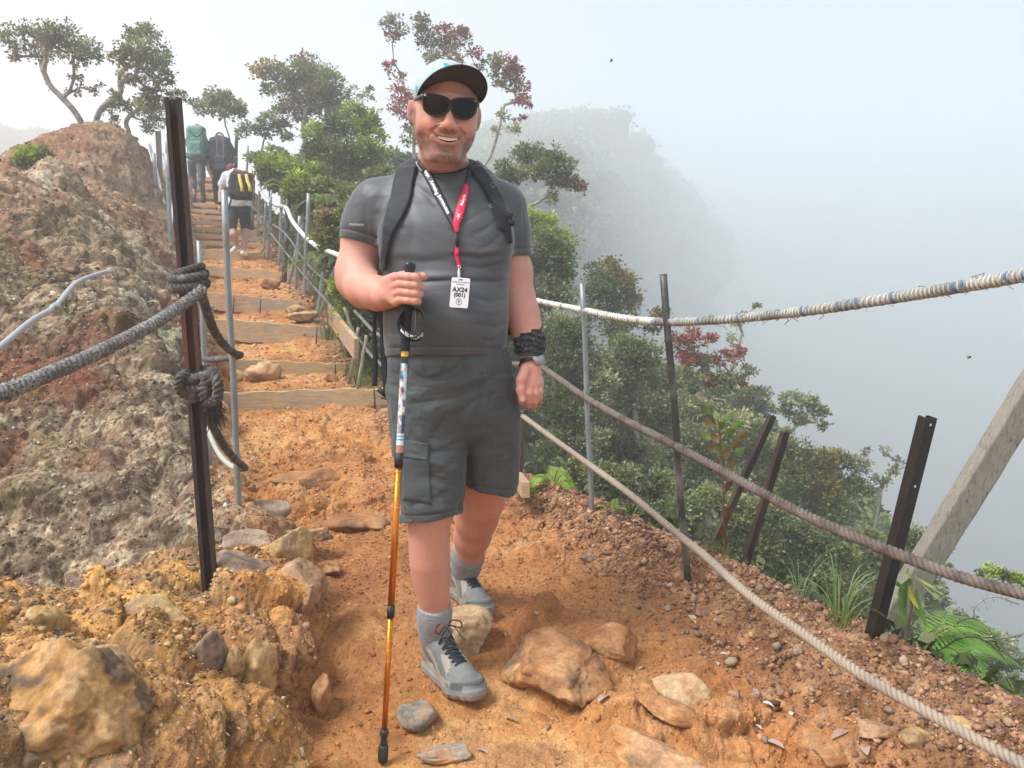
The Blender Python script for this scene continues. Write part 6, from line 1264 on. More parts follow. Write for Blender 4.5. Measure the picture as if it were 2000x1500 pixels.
# ---- hiking shoes
shoe_m = mat('shoe', (1, 1, 1), .8, attr=True, noise=[(90, .12), (500, .15)], bump=[(350, .4, .0015, 3)])
def shoe(heel, toe, zs, label_flip, pitch=0):
    heel = Vector((heel[0], heel[1], zs)); toe = Vector((toe[0], toe[1], zs)); d = (toe - heel); L_ = d.length; d.normalize(); w = Vector((0, 0, 1)).cross(d)  # w = left of the wearer
    s = label_flip; M = Matrix((w, d, Vector((0, 0, 1)))).transposed() ; M = M @ Matrix.Rotation(pitch, 3, 'X'); k = L_ / .30
    root = empty('hiking_shoe', heel, None, None) ; root.parent = man; root.location = (0, 0, 0); root.matrix_parent_inverse = Matrix.Identity(4); root.location = heel - Vector(man.location)
    tr = lambda v: heel + M @ (Vector(v) * k)
    f = Field((-.075, -.02, -.01), (.075, .32, .20), .0022); x, y, z = f.ax[0][:, None, None], f.ax[1][None, :, None], f.ax[2][None, None, :]
    # sole: plan outline, curved inwards at the arch
    def plan(off): 
        q = [(0, .045, .038), (-.004 * s, .12, .034), (.002 * s, .20, .049), (.004 * s, .245, .040), (.0, .262, .034)]; o_ = None
        for a, b_ in zip(q, q[1:]):
            ab = (b_[0] - a[0], b_[1] - a[1]); t = np.clip(((x - a[0]) * ab[0] + (y - a[1]) * ab[1]) / (ab[0] ** 2 + ab[1] ** 2), 0, 1); e = np.sqrt((x - a[0] - ab[0] * t) ** 2 + (y - a[1] - ab[1] * t) ** 2) - (a[2] + (b_[2] - a[2]) * t); o_ = e if o_ is None else smin(o_, e, .02)
        return o_ - off
    spring = .018 * sstep(.20, .30, y) * 1; zb = z - spring
    sole = smax(plan(.0045) + 0 * z, np.abs(zb - .015) - .015, .006); lug = .0022 * (np.sin(y * 260 + 2 * np.sin(y * 40)) > .2) * (np.abs(zb - .006) < .008); sole = sole + lug
    f.D = sole.astype(np.float32)
    # heel counter, ankle, vamp, toe
    f.chain([(0, .05, .045), (0, .052, .085), (0, .055, .130)], [.040, .0415, .046], .015)
    f.chain([(0, .060, .112), (0, .10, .092), (.001 * s, .145, .062), (.003 * s, .19, .046), (.003 * s, .235, .038)], [.040, .041, .043, .044, .0385], .02)
    f.ell((.003 * s, .235, .034), (.046, .050, .030), .015)
    f.put((slice(None),) * 3, smax(plan(.0) + 0 * z, np.abs(zb - .030) - .022, .012), .01)
    for q in range(24):
        a0, a1 = 2 * math.pi * q / 24, 2 * math.pi * (q + 1) / 24; rp = lambda a: (math.cos(a) * .041, .055 + math.sin(a) * .044, .138 + .008 * math.sin(a) - .006 * math.cos(2 * a)); f.cap(rp(a0), rp(a1), .0105, .0105, .005)
    f.chain([(0, .090, .105), (0, .101, .145), (0, .102, .166)], [.024, .022, .016], .008)      # tongue
    f.cap((0, .052, .14), (0, .052, .19), .036, .040, .004, 's')
    sl, (X3, Y3, Z3) = f.win((-.03, .01, .10), (.03, .085, .2)); f.D[sl] = np.maximum(f.D[sl], -(np.sqrt(X3 ** 2 + ((Y3 - .052) * .95) ** 2) - .031 + 0 * Z3) * 1.0 - 0) if False else f.D[sl]
    f.D = smax(f.D, -(zb + .001), .002)
    V, Q = f.mesh(); X_, Y_, Z_ = V.T; Zs = Z_ - .018 * sstep(.20, .30, Y_)
    c = np.tile(np.array((.145, .145, .14)), (len(V), 1)); n_ = fbm(X_, Y_, Z_, 25, 3, 5)
    tan = np.array((.30, .27, .22)); ax_ = np.abs(X_)
    band = (np.sin((Y_ * 1.0 + Zs * 1.15) * 95 + 1.0) > .15) & (ax_ > .018) & (Zs > .032) & (Zs < .105) & (Y_ < .215) & (Y_ > .03); c[band] = tan
    c[(Zs < .050) & (Zs > .03) & (Y_ < .2)] = tan * .95; c[(Zs > .05) & (Y_ > .19) & (Y_ < .245)] = (.17, .172, .168); c[(Zs <= .052) & (Y_ > .222)] = (.075, .078, .078)
    c[(Y_ > .10) & (ax_ < .017) & (Zs > .05) & (Y_ < .2)] = (.17, .18, .20); c[(Y_ < .02) & (Zs > .03)] = tan * .9; c[(Zs > .125)] = (.17, .185, .195)
    soleM = Zs < .030; c[soleM] = (.20, .205, .20); c[soleM & (Zs < .012)] = (.10, .105, .10); c[(Y_ > .268) & (Zs < .045)] = (.21, .215, .21); c[soleM & (np.abs(Zs - .019) < .0025)] = (.28, .28, .27)
    c = c * (1 + .15 * n_[:, None]); mud = sstep(.035, .0, Zs + .02 * n_)[:, None] * .45; c = c * (1 - mud) + mud * np.array((.34, .21, .12))
    N_ = vnormals(V, Q); tm = (np.abs(c - tan).sum(1) < .3 * tan.sum()) & (c[:, 0] > c[:, 2]); V = relax(V + N_ * (tm * .0012)[:, None], Q, 1, .3); Vw = V * k @ np.array(M).T + np.array(heel); so_ = link('upper_and_sole', npmesh('shoe', Vw, Q, np.clip(c, 0, 1)), shoe_m, root)
    tree = BVHTree.FromPolygons([tuple(v) for v in V.tolist()], Q.tolist())
    def top(x_, y_, l=.0025): h, n2, i, dd = tree.ray_cast(Vector((x_, y_, .3)), Vector((0, 0, -1))); return tr(h + n2 * l) if h else tr((x_, y_, .1))
    mb = MB(); ys = [.200, .183, .166, .149, .132, .115]
    for i, yy in enumerate(ys):
        w0 = .020 + i * .0012
        for sg in (-1, 1):
            if i < len(ys) - 1: tube(mb, [top(sg * w0, yy), top(sg * w0 * .4, yy - .004, .005), top(-sg * w0 * .4, yy - .010, .005), top(-sg * (w0 + .001), yy - .016)], .0024 * k, 5)
        tube(mb, [top(-w0, yy), top(0, yy, .0035), top(w0, yy)], .0024 * k, 5)
    kn = top(0, .112, .006)
    for sg in (-1, 1):
        bw = [kn, kn + M @ Vector((sg * .020, .006, .012)), kn + M @ Vector((sg * .043, .012, .004)), kn + M @ Vector((sg * .040, .022, -.010)), kn + M @ Vector((sg * .018, .010, -.004)), kn]; tube(mb, spline(bw, 24), .0024 * k, 5)
        tube(mb, spline([kn, kn + M @ Vector((sg * .014, .020, 0)), kn + M @ Vector((sg * .022, .045, -.020)), kn + M @ Vector((sg * .030, .060, -.034))], 14), .0014 * k, 5)
    mb.build('laces', mat('laces', (.016, .02, .028), .7) if 'laces' not in MATS else MATS['laces'], root)
    return root
s1 = shoe((-.262, 2.215), (-.092, 1.985), .004, 1); s1['label'] = 'front hiking shoe planted beside the boulder'
s2 = shoe((-.214, 2.68), (-.082, 2.435), .058, -1); s2['label'] = 'rear hiking shoe behind the boulder'
# ================================================================== HIKERS ON THE STAIRS
def hiker(name_label, D, parts):
    """parts: list of (object name, material, [(op, ...)]) with pixel coordinates; radii in pixels"""
    sc = D / FPX; root = empty('person', P(*parts['foot'], D), name_label, 'person', 'hikers climbing the stairs')
    def blob(name, mt, prims, par=root, h=.011, noise=0, colfn=None):
        pts = [p[:2] for q in prims for p in q[1]]; xs = [p[0] for p in pts]; ys = [p[1] for p in pts]; m = 26
        lo = P(min(xs) - m, max(ys) + m, D); hi = P(max(xs) + m, min(ys) - m, D); f = Field((lo.x, D - .65, lo.z), (hi.x, D + .65, hi.z), h)
        for q in prims:
            pp = [P(p[0], p[1], D + (p[2] if len(p) > 2 else 0)) for p in q[1]]
            if q[0] == 'c': f.chain(pp, [r * sc for r in q[2]], q[3] * sc if len(q) > 3 else 2 * sc)
            elif q[0] == 'b': f.rbox(pp[0], (q[2][0] * sc, q[2][1] * sc, q[2][2] * sc), q[2][3] * sc, q[2][4] * sc if len(q[2]) > 4 else 0, 'u', Euler((R(q[2][5]) if len(q[2]) > 5 else 0, R(q[2][6]) if len(q[2]) > 6 else 0, 0)).to_matrix())
            elif q[0] == 'e': f.ell(pp[0], [r * sc for r in q[2][:3]], q[2][3] * sc if len(q[2]) > 3 else 0)
        if noise: addfold_noise(f, noise, 6, 3)
        V, Q = f.mesh(); V = relax(V, Q, 1, .3); o = link(name, npmesh(name, V, Q, colfn(V) if colfn else None), mt, par); return o
    return root, blob
sk2 = mat('hiker_skin', (.50, .27, .19), .55); blackc = mat('black_cloth', (.013, .014, .017), .8, bump=[(40, .4, .01, 4)]); greyl = mat('grey_leggings', (.10, .105, .125), .8, bump=[(30, .3, .008, 3)]); teal = mat('teal_pack', (.10, .25, .20), .7, noise=[(9, .15)], bump=[(14, .5, .02, 4)])
whitec = mat('white_tee', (.62, .63, .66), .85, bump=[(20, .4, .01, 4)]); maroon = mat('maroon_scarf', (.17, .035, .045), .85, noise=[(20, .3)], bump=[(30, .4, .01, 3)]); whites = mat('cream_shoe', (.60, .55, .46), .7); dgreyp = mat('charcoal_pack', (.026, .03, .038), .75, noise=[(14, .3)], bump=[(16, .6, .02, 4)]); yel = mat('yellow_stripe', (.62, .40, .02), .6); tealtop = mat('teal_sleeve', (.05, .09, .10), .8)
# A green pack
root, bl = hiker('farthest left hiker seen from behind with a tall teal backpack and grey leggings', 15.8, {'foot': (380, 396)})
bl('body', sk2, [('c', [(384, 300), (384, 262), (384, 250)], [10, 8, 5]), ('e', [(384, 248, -.0)], (6, 7, 7, 3)), ('c', [(380, 385), (379, 372)], [3.2, 3.4]), ('c', [(397, 375), (396, 365)], [3.2, 3.4]), ('c', [(371, 262), (364, 278), (372, 292, -.15)], [4, 3.4, 2.6]), ('c', [(398, 262), (404, 280), (406, 300, -.1)], [4, 3.4, 2.6])])
bl('jacket', tealtop, [('c', [(384, 306), (384, 268)], [13.5, 13.5]), ('c', [(374, 262), (364.5, 277), (370, 290, -.12)], [5, 4.6, 3.6]), ('c', [(396, 262), (403.5, 280), (405, 296, -.1)], [5, 4.6, 3.6])])
bl('leggings', greyl, [('c', [(380, 314), (390, 314)], [11.5, 11.5]), ('c', [(376, 318), (376, 345, .1), (378, 360, .05), (380, 386, .0)], [9.5, 7, 5.8, 3.8], 3), ('c', [(391, 318), (394, 342, -.1), (393, 356, -.15), (397, 378, .0)], [9.5, 7, 5.8, 3.8], 3)])
bl('shoe', blackc, [('c', [(379, 392, .05), (380, 394, -.12)], [4.2, 3.8])]); bl('shoe', blackc, [('c', [(397, 378, .05), (397, 392, -.03)], [4.3, 4.8])])
pk = bl('backpack', teal, [('b', [(384, 278, -.32)], (17, 11, 28, 7)), ('b', [(384, 256, -.32)], (15, 10, 9, 6, 3)), ('b', [(384, 290, -.50)], (13, 5, 14, 4, 3)), ('b', [(384, 304, -.34)], (18, 10, 7, 5, 2))], noise=.01)
mb = MB(); [tube(mb, spline([P(384 + s * 14, 252, 15.2), P(384 + s * 8, 262, 15.15), P(384, 268, 15.13)], 8), .012, 5) for s in (-1, 1)]; mb.build('pack_strap', blackc, pk)
# B charcoal pack
root, bl = hiker('middle hiker seen from behind in black with a big charcoal backpack, left arm hanging', 15.9, {'foot': (424, 398)})
bl('body', sk2, [('c', [(432, 300), (431, 275)], [10, 8]), ('c', [(431, 275, -.05), (430, 268, -.08)], [6, 7]), ('c', [(414, 288), (405, 312), (408, 330, -.1), (414, 346, -.15)], [6, 4.8, 4, 3], 2), ('c', [(450, 288), (458, 306), (452, 322, .1)], [6, 4.8, 3])])
bl('hair', blackc, [('e', [(429, 268, -.03)], (8.5, 8, 7.5)), ('c', [(429, 266, -.05), (429, 270, -.1)], [7.5, 6.5])])
bl('t_shirt', blackc, [('c', [(432, 325), (432, 285)], [15, 16]), ('c', [(418, 285), (407, 308)], [8, 6.5], 3), ('c', [(446, 285), (457, 303)], [8, 6.5], 3)])
bl('trousers', blackc, [('c', [(427, 338), (438, 338)], [11, 11]), ('c', [(424, 342), (423, 366), (424, 393)], [10, 7, 5], 3), ('c', [(440, 342), (441, 366, -.2), (440, 386, -.1)], [10, 7, 5], 3)])
bl('shoe', blackc, [('c', [(424, 396, .08), (425, 397, -.08)], [4.5, 4])])
pk = bl('backpack', dgreyp, [('b', [(432, 304, -.34)], (21, 12, 30, 8)), ('b', [(430, 278, -.34)], (17, 12, 9, 7, 4)), ('b', [(433, 318, -.54)], (13, 6, 14, 5, 3))], noise=.014)
mb = MB(); [tube(mb, spline([P(424 + k * 12, 272, 15.3), P(424 + k * 12, 290, 15.2), P(425 + k * 12, 312, 15.12)], 8), .011, 5) for k in (0, 1)]; mb.build('pack_strap', mat('grey_strap', (.09, .09, .1), .7), pk)
# C white shirt
root, bl = hiker('nearest hiker on the stairs in white t-shirt, black knee shorts and maroon headscarf', 11.65, {'foot': (474, 498)})
bl('body', sk2, [('e', [(451, 331, .10)], (8, 9, 9)), ('c', [(455, 345, .05), (451, 334, .1)], [6, 5]), ('c', [(436, 352), (431, 378, -.05), (430, 402, -.12)], [6, 4.8, 3.4], 2), ('e', [(430, 408, -.14)], (3.6, 4.5, 6, 2)),
   ('c', [(484, 352), (492, 375, .15), (484, 392, .3)], [5, 4.5, 3]), ('c', [(454, 438, -.1), (456, 458, -.15), (461, 474, .02), (463, 480, .1)], [7.2, 6.6, 4.4, 4.0], 3), ('c', [(478, 440, .1), (480, 456, .08), (477, 474, .05), (475, 488, .0)], [7.4, 7.6, 5.2, 4.0], 3)], h=.009)
bl('t_shirt', whitec, [('c', [(466, 388), (462, 348)], [19, 19]), ('c', [(443, 345), (434, 360)], [10, 8.5], 4), ('c', [(478, 345), (488, 360)], [9, 7.5], 4), ('c', [(460, 396), (473, 396)], [17, 17])], h=.009, noise=.008)
bl('shorts', blackc, [('c', [(459, 404), (474, 404)], [15, 15]), ('c', [(455, 410), (453, 430, -.1), (454, 444, -.12)], [13, 10, 8.2], 3), ('c', [(476, 410), (479, 430, .1), (479, 447, .1)], [13, 10, 8.6], 3)], h=.009)
bl('shoe', whites, [('c', [(467, 481, .12), (458, 486, -.0), (452, 492, -.12)], [4.6, 4.4, 4.2], 2)]); bl('shoe', whites, [('c', [(475, 491, .1), (474, 495, -.12)], [5.2, 5.2], 2), ('c', [(474, 495, .0), (480, 497, -.1)], [4.8, 4], 2)])
sc_ = bl('headscarf', maroon, [('e', [(452, 328, .08)], (10, 10, 8.5)), ('c', [(460, 334, -.1), (468, 345, -.3), (470, 352, -.42)], [6, 5, 4], 3), ('c', [(466, 342, -.25), (452, 352, -.35), (448, 358, -.35)], [5, 5, 4], 3), ('c', [(462, 336, -.2), (478, 338, -.3), (495, 344, -.3)], [5, 4, 3], 3)], noise=.012)
pk = bl('backpack', blackc, [('b', [(472, 364, -.34)], (24, 12, 26, 10, 0, 0, 10)), ('b', [(478, 372, -.52)], (17, 6, 16, 6, 3, 0, 10))], noise=.008)
for (x0, x1) in ((467, 472), (481, 488)):
    mb = MB(); c = [P(x0, 341, 11.65 - .50), P(x0 + 2, 352, 11.65 - .60), P(x1, 365, 11.65 - .66), P(x1 + .5, 374, 11.65 - .66)]; tube(mb, spline(c, 12), .028, 4, prof=[(-.8, -.3), (.8, -.3), (.8, .3), (-.8, .3)]); mb.build('stripe', yel, pk)
mb = MB(); tube(mb, [P(470 + 5 * math.cos(q) - 42, 395 + 1.2 * math.sin(q), 11.65 - .12 - .04 * math.sin(q)) for q in [k * math.pi / 6 for k in range(13)]], .018, 6); mb.build('wristwatch', blackc, root)
mb = MB(); tube(mb, spline([P(442, 366, 11.35), P(446, 380, 11.2), P(452, 386, 11.1)], 8), .02, 5); tube(mb, spline([P(452, 388, 11.25), P(446, 410, 11.25)], 4), .014, 5); mb.build('pack_strap', blackc, pk)
# ================================================================== TREES AND PLANTS
bark = mat('bark', (1, 1, 1), .9, attr=True, noise=[(5, .3), (30, .25)], bump=[(40, .5, .01, 4)])
foliage = mat('foliage', (1.25, 1.22, 1.05), .55, attr=True, trans=.30, spec=.35)
def leafquads(C_, dirs, L_, W_, cols, rs, droop=.2):
    """C_ (n,3) leaf bases, dirs (n,3) directions; returns V, F, col: folded two-quad leaves (6 verts)"""
    n = len(C_); d = dirs / (np.linalg.norm(dirs, axis=1, keepdims=True) + 1e-9); up = rs.normal(size=(n, 3)); up[:, 2] += 1.2
    s = np.cross(d, up); s /= np.linalg.norm(s, axis=1, keepdims=True) + 1e-9; nn = np.cross(s, d); L_ = L_[:, None]; W_ = W_[:, None]
    t = C_ + d * L_ - nn * L_ * droop; m = C_ + d * L_ * .5; V = np.stack([C_, m + s * W_ + nn * W_ * .35, t, m - s * W_ + nn * W_ * .35], 1).reshape(-1, 3)
    F = (np.array([[0, 1, 2, 3]])[None] + (np.arange(n) * 4)[:, None, None]).reshape(-1, 4); return V, F, np.repeat(cols, 4, 0)
BR = (.22, .19, .15)
def grow(trunk, att, rs, step, r0, wob=.25):
    """greedy branching: each attractor is joined to the nearest node; pipe-model radii"""
    P_ = [np.array(p) for p in trunk]; par = [-1] + list(range(len(trunk) - 1)); base_ = np.array(trunk[0]); n0 = len(P_)
    att = sorted(att, key=lambda a: np.linalg.norm(a - P_[-1])); tips = []
    for a in att:
        A = np.array(P_); dd = np.linalg.norm(A - a, axis=1); h = np.linalg.norm(A - base_, axis=1); dd = dd + .25 * np.maximum(0, h - np.linalg.norm(a - base_)) * 2 + (np.arange(len(A)) < max(1, n0 // 2)) * 1.5 * step * 4
        j = int(np.argmin(dd)); p = P_[j]; L_ = np.linalg.norm(a - p); k = max(1, int(L_ / step)); prev = j; b0 = np.zeros(3)
        if par[j] >= 0: b0 = (p - P_[par[j]]); b0 = b0 / (np.linalg.norm(b0) + 1e-9) * L_ * .22
        for q in range(1, k + 1):
            t = q / k; w = rs.normal(size=3) * wob * step * (1 if q < k else 0); c = p * (1 - t) + a * t + b0 * 4 * t * (1 - t) * .5 * (1 - t) + w; P_.append(c); par.append(prev); prev = len(P_) - 1
        tips.append(prev)
    n = len(P_); cnt = np.zeros(n)
    for t in tips: cnt[t] += 1
    for i in range(n - 1, 0, -1):
        if par[i] >= 0: cnt[par[i]] += cnt[i]
    rad = r0 * (np.maximum(cnt, .6) / max(1, cnt[0])) ** .45; return np.array(P_), par, rad, tips
def branches_mesh(P_, par, rad, col, rs, seg=5):
    n = len(P_); i = np.arange(1, n); j = np.array(par[1:]); a, b = P_[j], P_[i]; ra, rb = np.minimum(rad[j], rad[i] * 1.5), rad[i]; d = b - a; L_ = np.linalg.norm(d, axis=1, keepdims=True) + 1e-9; d = d / L_
    up = np.where(np.abs(d[:, 2:]) < .9, np.array([[0, 0, 1.]]), np.array([[1., 0, 0]])); s = np.cross(d, up); s /= np.linalg.norm(s, axis=1, keepdims=True); t = np.cross(s, d); b = b + d * rb[:, None] * .4
    an = np.arange(seg) * 2 * math.pi / seg; ring = s[:, None] * np.cos(an)[None, :, None] + t[:, None] * np.sin(an)[None, :, None]
    V = np.concatenate([a[:, None] + ring * ra[:, None, None], b[:, None] + ring * rb[:, None, None]], 1).reshape(-1, 3); k = np.arange(seg); f = np.stack([k, (k + 1) % seg, seg + (k + 1) % seg, seg + k], 1); F = (f[None] + (np.arange(n - 1) * 2 * seg)[:, None, None]).reshape(-1, 4)
    c = np.tile(np.array(col), (len(V), 1)) * np.repeat(rs.uniform(.75, 1.3, n - 1), 2 * seg)[:, None]; return npmesh('branches', V, F, c)
G_OL = [(0.072, 0.09, 0.029), (0.122, 0.151, 0.048), (0.204, 0.221, 0.081), (0.286, 0.281, 0.113)]; G_DK = [(0.077, 0.097, 0.046), (0.137, 0.168, 0.075), (0.224, 0.253, 0.114), (0.329, 0.324, 0.166)]; G_YL = [(0.086, 0.123, 0.019), (0.187, 0.261, 0.037), (0.316, 0.398, 0.062), (0.431, 0.482, 0.112)]
G_BR = [(0.105, 0.075, 0.038), (0.195, 0.135, 0.06), (0.15, 0.135, 0.068), (0.27, 0.21, 0.105)]; G_RD = [(0.275, 0.044, 0.037), (0.4, 0.062, 0.056), (0.15, 0.112, 0.062), (0.475, 0.112, 0.088)]; G_GY = [(0.147, 0.166, 0.101), (0.221, 0.248, 0.151), (0.313, 0.331, 0.202), (0.405, 0.405, 0.269)]; G_OR = [(0.2, 0.125, 0.037), (0.325, 0.213, 0.062), (0.138, 0.15, 0.05), (0.425, 0.3, 0.112)]; G_MS = [(0.24, 0.24, 0.144), (0.336, 0.336, 0.204), (0.18, 0.192, 0.108)]
PALS = dict(o=G_OL, d=G_DK, y=G_YL, b=G_BR, r=G_RD, g=G_GY, a=G_OR, m=G_MS)
def tree(name, label, D, base_px, trunk_px, clumps, r0=.10, dens=.8, leaf=.045, seed=1, cat='tree', group=None, barkc=BR, depth=.8, bushy=1.0, rootY=None, moss=0):
    rs = np.random.RandomState(seed); D0 = rootY or D; b0 = P(*base_px, D0); root = empty(name, b0, label, cat, group); sc = D / FPX
    tp = [P(*base_px, D0) - Vector((0, 0, .4))] + [P(p[0], p[1], D + (p[2] if len(p) > 2 else 0)) for p in [base_px] + trunk_px]; tp = spline(tp, max(5, len(tp) * 3)); step = 16 * sc
    att = []; lc = []; ld = []; lcol = []; tipc = []
    for c in clumps:
        cx, cy_, r = c[:3]; pl = PALS[c[3] if len(c) > 3 else 'o']; R_ = r * sc; ctr = np.array(P(cx, cy_, D + (c[4] if len(c) > 4 else rs.uniform(-.35, .35) * depth * R_ * 3)))
        nt = max(3, int(r * r * dens * .8 / 16 / (1 + r / 60))); q = rs.normal(size=(nt, 3)); q /= np.linalg.norm(q, axis=1, keepdims=True); q *= (rs.uniform(.25, 1, (nt, 1)) ** .5); q[:, 2] *= .85; q[:, 1] *= depth; pts = ctr + q * R_
        shade = rs.uniform(.75, 1.2)
        for p, qq in zip(pts, q):
            att.append(p); nl = int(rs.poisson(16 * (1 + r / 60)) * bushy) + 3; tr_ = min(R_ * .55, 15 * sc * rs.uniform(.7, 1.6)); e = rs.normal(size=(nl, 3)) * .5; e[:, 2] *= .6
            lc.append(p + e * tr_); dd = e + np.array([0, 0, .45]) + qq * .5 + rs.normal(size=(nl, 3)) * .35; ld.append(dd)
            topl = np.clip(.5 + .5 * qq[2] + e[:, 2] * .3, 0, 1)   # paler leaf colours higher in each clump
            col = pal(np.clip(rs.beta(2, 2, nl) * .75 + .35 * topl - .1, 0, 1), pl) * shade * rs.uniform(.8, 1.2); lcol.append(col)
    leaf *= 1.25; P_, par, rad, tips = grow([np.array(t) for t in tp], att, rs, step, r0 * (.55 if name == 'gully_tree' else .30))
    rad = np.maximum(rad, .9 * sc * .55)
    o = link('trunk', branches_mesh(P_, par, rad, barkc, rs), bark, root)
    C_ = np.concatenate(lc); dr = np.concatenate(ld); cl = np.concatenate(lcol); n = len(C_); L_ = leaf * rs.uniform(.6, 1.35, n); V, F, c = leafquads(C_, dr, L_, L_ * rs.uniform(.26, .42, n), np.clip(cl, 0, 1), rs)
    if moss:
        k = rs.choice(np.arange(len(P_)), min(moss, len(P_))); C2 = P_[k] + rs.normal(size=(len(k), 3)) * .02; dr = np.tile(np.array([0, 0, -1.]), (len(k), 1)) + rs.normal(size=(len(k), 3)) * .25; L_ = rs.uniform(.03, .12, len(k)); V2, F2, c2 = leafquads(C2, dr, L_, L_ * .14, pal(rs.rand(len(k)), G_MS), rs, 0)
        F = np.concatenate([F, F2 + len(V)]); V = np.concatenate([V, V2]); c = np.concatenate([c, c2])
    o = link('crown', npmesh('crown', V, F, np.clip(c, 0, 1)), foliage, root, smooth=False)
    return root
PALEB = (.32, .28, .22); GREYB = (.21, .19, .16)
tree('twisted_tree', 'spreading twisted tree on the ridge top, leaning to the left edge', 12.6, (168, 266), [(150, 225), (120, 190), (98, 168), (85, 140)], [(22, 75, 26, 'o'), (48, 52, 14, 'b'), (30, 100, 18, 'b'), (85, 62, 24, 'o'), (118, 68, 28, 'o'), (75, 90, 26, 'b'), (145, 85, 26, 'o'), (172, 98, 24, 'd'), (190, 115, 14, 'o'), (105, 95, 24, 'b'), (150, 140, 16, 'b'), (160, 110, 18, 'o'), (195, 178, 13, 'b'), (145, 175, 13, 'b'), (12, 60, 14, 'o'), (60, 75, 22, 'o')], .17, 0.62, .040, 3, moss=260, barkc=GREYB)
tree('twisted_tree', 'upright twisted tree on the ridge top with a rusty patch in its crown', 12.4, (186, 264), [(188, 235), (200, 210), (222, 195), (235, 180), (233, 155)], [(255, 70, 16, 'd'), (285, 66, 20, 'd'), (305, 90, 22, 'd'), (245, 90, 18, 'o'), (275, 98, 26, 'd'), (320, 115, 18, 'd'), (298, 125, 24, 'd'), (230, 112, 16, 'a'), (255, 115, 22, 'a'), (280, 130, 18, 'a'), (315, 145, 18, 'd'), (330, 160, 10, 'b'), (305, 170, 16, 'b'), (245, 150, 14, 'm'), (270, 160, 16, 'b'), (290, 190, 18, 'o'), (225, 185, 10, 'o')], .15, 0.7, .042, 4, moss=300, barkc=GREYB)
tree('twisted_tree', 'low tangled mossy tree on the crest behind the stakes', 12.8, (252, 262), [(246, 240), (255, 225), (268, 215)], [(285, 200, 22, 'm'), (300, 220, 18, 'm'), (232, 200, 16, 'o'), (215, 215, 12, 'o'), (310, 240, 16, 'o'), (318, 205, 12, 'm'), (262, 205, 16, 'm'), (225, 235, 10, 'm'), (290, 245, 14, 'o'), (345, 190, 14, 'o'), (370, 200, 10, 'o'), (360, 180, 8, 'd')], .12, 1.0, .036, 5, moss=380, barkc=PALEB)
tree('small_tree', 'airy small tree against the sky above the green backpack', 17.5, (452, 300), [(448, 270), (440, 245)], [(402, 197, 14, 'o'), (422, 190, 16, 'g'), (440, 200, 18, 'o'), (462, 205, 14, 'g'), (470, 220, 12, 'o'), (415, 215, 14, 'o'), (445, 222, 14, 'g'), (395, 215, 10, 'o')], .06, .9, .075, 6, barkc=GREYB)
tree('small_tree', 'flat topped small tree right of the black backpack', 17.0, (508, 335), [(510, 300), (515, 275)], [(482, 250, 15, 'd'), (500, 244, 12, 'd'), (528, 238, 16, 'd'), (545, 250, 16, 'o'), (560, 268, 12, 'o'), (520, 260, 12, 'o'), (470, 258, 10, 'o'), (560, 240, 10, 'o')], .07, 1.1, .055, 7)
tree('broad_tree', 'broad grey green tree rising between the hikers and the man', 18.0, (600, 350), [(598, 300), (592, 250), (598, 215)], [(515, 132, 22, 'a'), (540, 145, 20, 'o'), (560, 158, 18, 'o'), (595, 122, 18, 'a'), (580, 140, 24, 'o'), (612, 150, 30, 'g'), (640, 165, 30, 'o'), (655, 190, 26, 'g'), (625, 190, 30, 'b'), (590, 180, 30, 'g'), (550, 180, 18, 'o'), (520, 175, 12, 'o'), (600, 215, 26, 'b'), (645, 215, 20, 'g'), (560, 205, 18, 'b'), (540, 220, 14, 'o')], .2, 1.0, .06, 8, moss=100)
tree('small_tree', 'wispy thin tree between the broad tree and the red flowered tree', 18.5, (712, 300), [(708, 250), (700, 215)], [(690, 180, 10, 'g'), (716, 188, 12, 'g'), (722, 178, 8, 'o'), (704, 205, 8, 'g')], .04, 1.0, .05, 9)
tree('shrub_tree', 'dense shrub tree with bright yellow green tips left of the man', 13.5, (680, 460), [(678, 400), (680, 340), (682, 300)], [(690, 218, 20, 'y'), (720, 238, 22, 'y'), (660, 238, 20, 'o'), (700, 255, 26, 'y'), (615, 262, 22, 'y'), (640, 262, 18, 'o'), (735, 265, 14, 'y'), (655, 290, 28, 'o'), (620, 292, 22, 'o'), (715, 290, 22, 'y'), (740, 300, 16, 'y'), (690, 310, 28, 'o'), (650, 330, 26, 'o'), (720, 330, 22, 'o'), (675, 355, 26, 'd'), (640, 310, 18, 'y')], .10, 1.3, .05, 10)
tree('red_flowered_tree', 'tall slender tree with red flowers behind his cap, left stem', 16.5, (812, 340), [(808, 280), (815, 220), (822, 160)], [(755, 38, 13, 'g'), (772, 50, 18, 'b'), (765, 72, 14, 'r'), (828, 45, 18, 'b'), (835, 70, 22, 'b'), (868, 65, 18, 'r'), (860, 95, 24, 'b'), (895, 80, 20, 'r'), (905, 60, 12, 'r'), (885, 110, 18, 'b'), (925, 100, 14, 'r'), (935, 125, 12, 'b'), (765, 130, 12, 'r'), (775, 150, 12, 'r'), (780, 190, 20, 'r'), (800, 200, 14, 'r'), (790, 220, 16, 'r'), (770, 215, 12, 'r'), (810, 245, 16, 'o'), (800, 270, 16, 'o'), (845, 110, 14, 'g')], .13, .95, .05, 11, barkc=PALEB, moss=120)
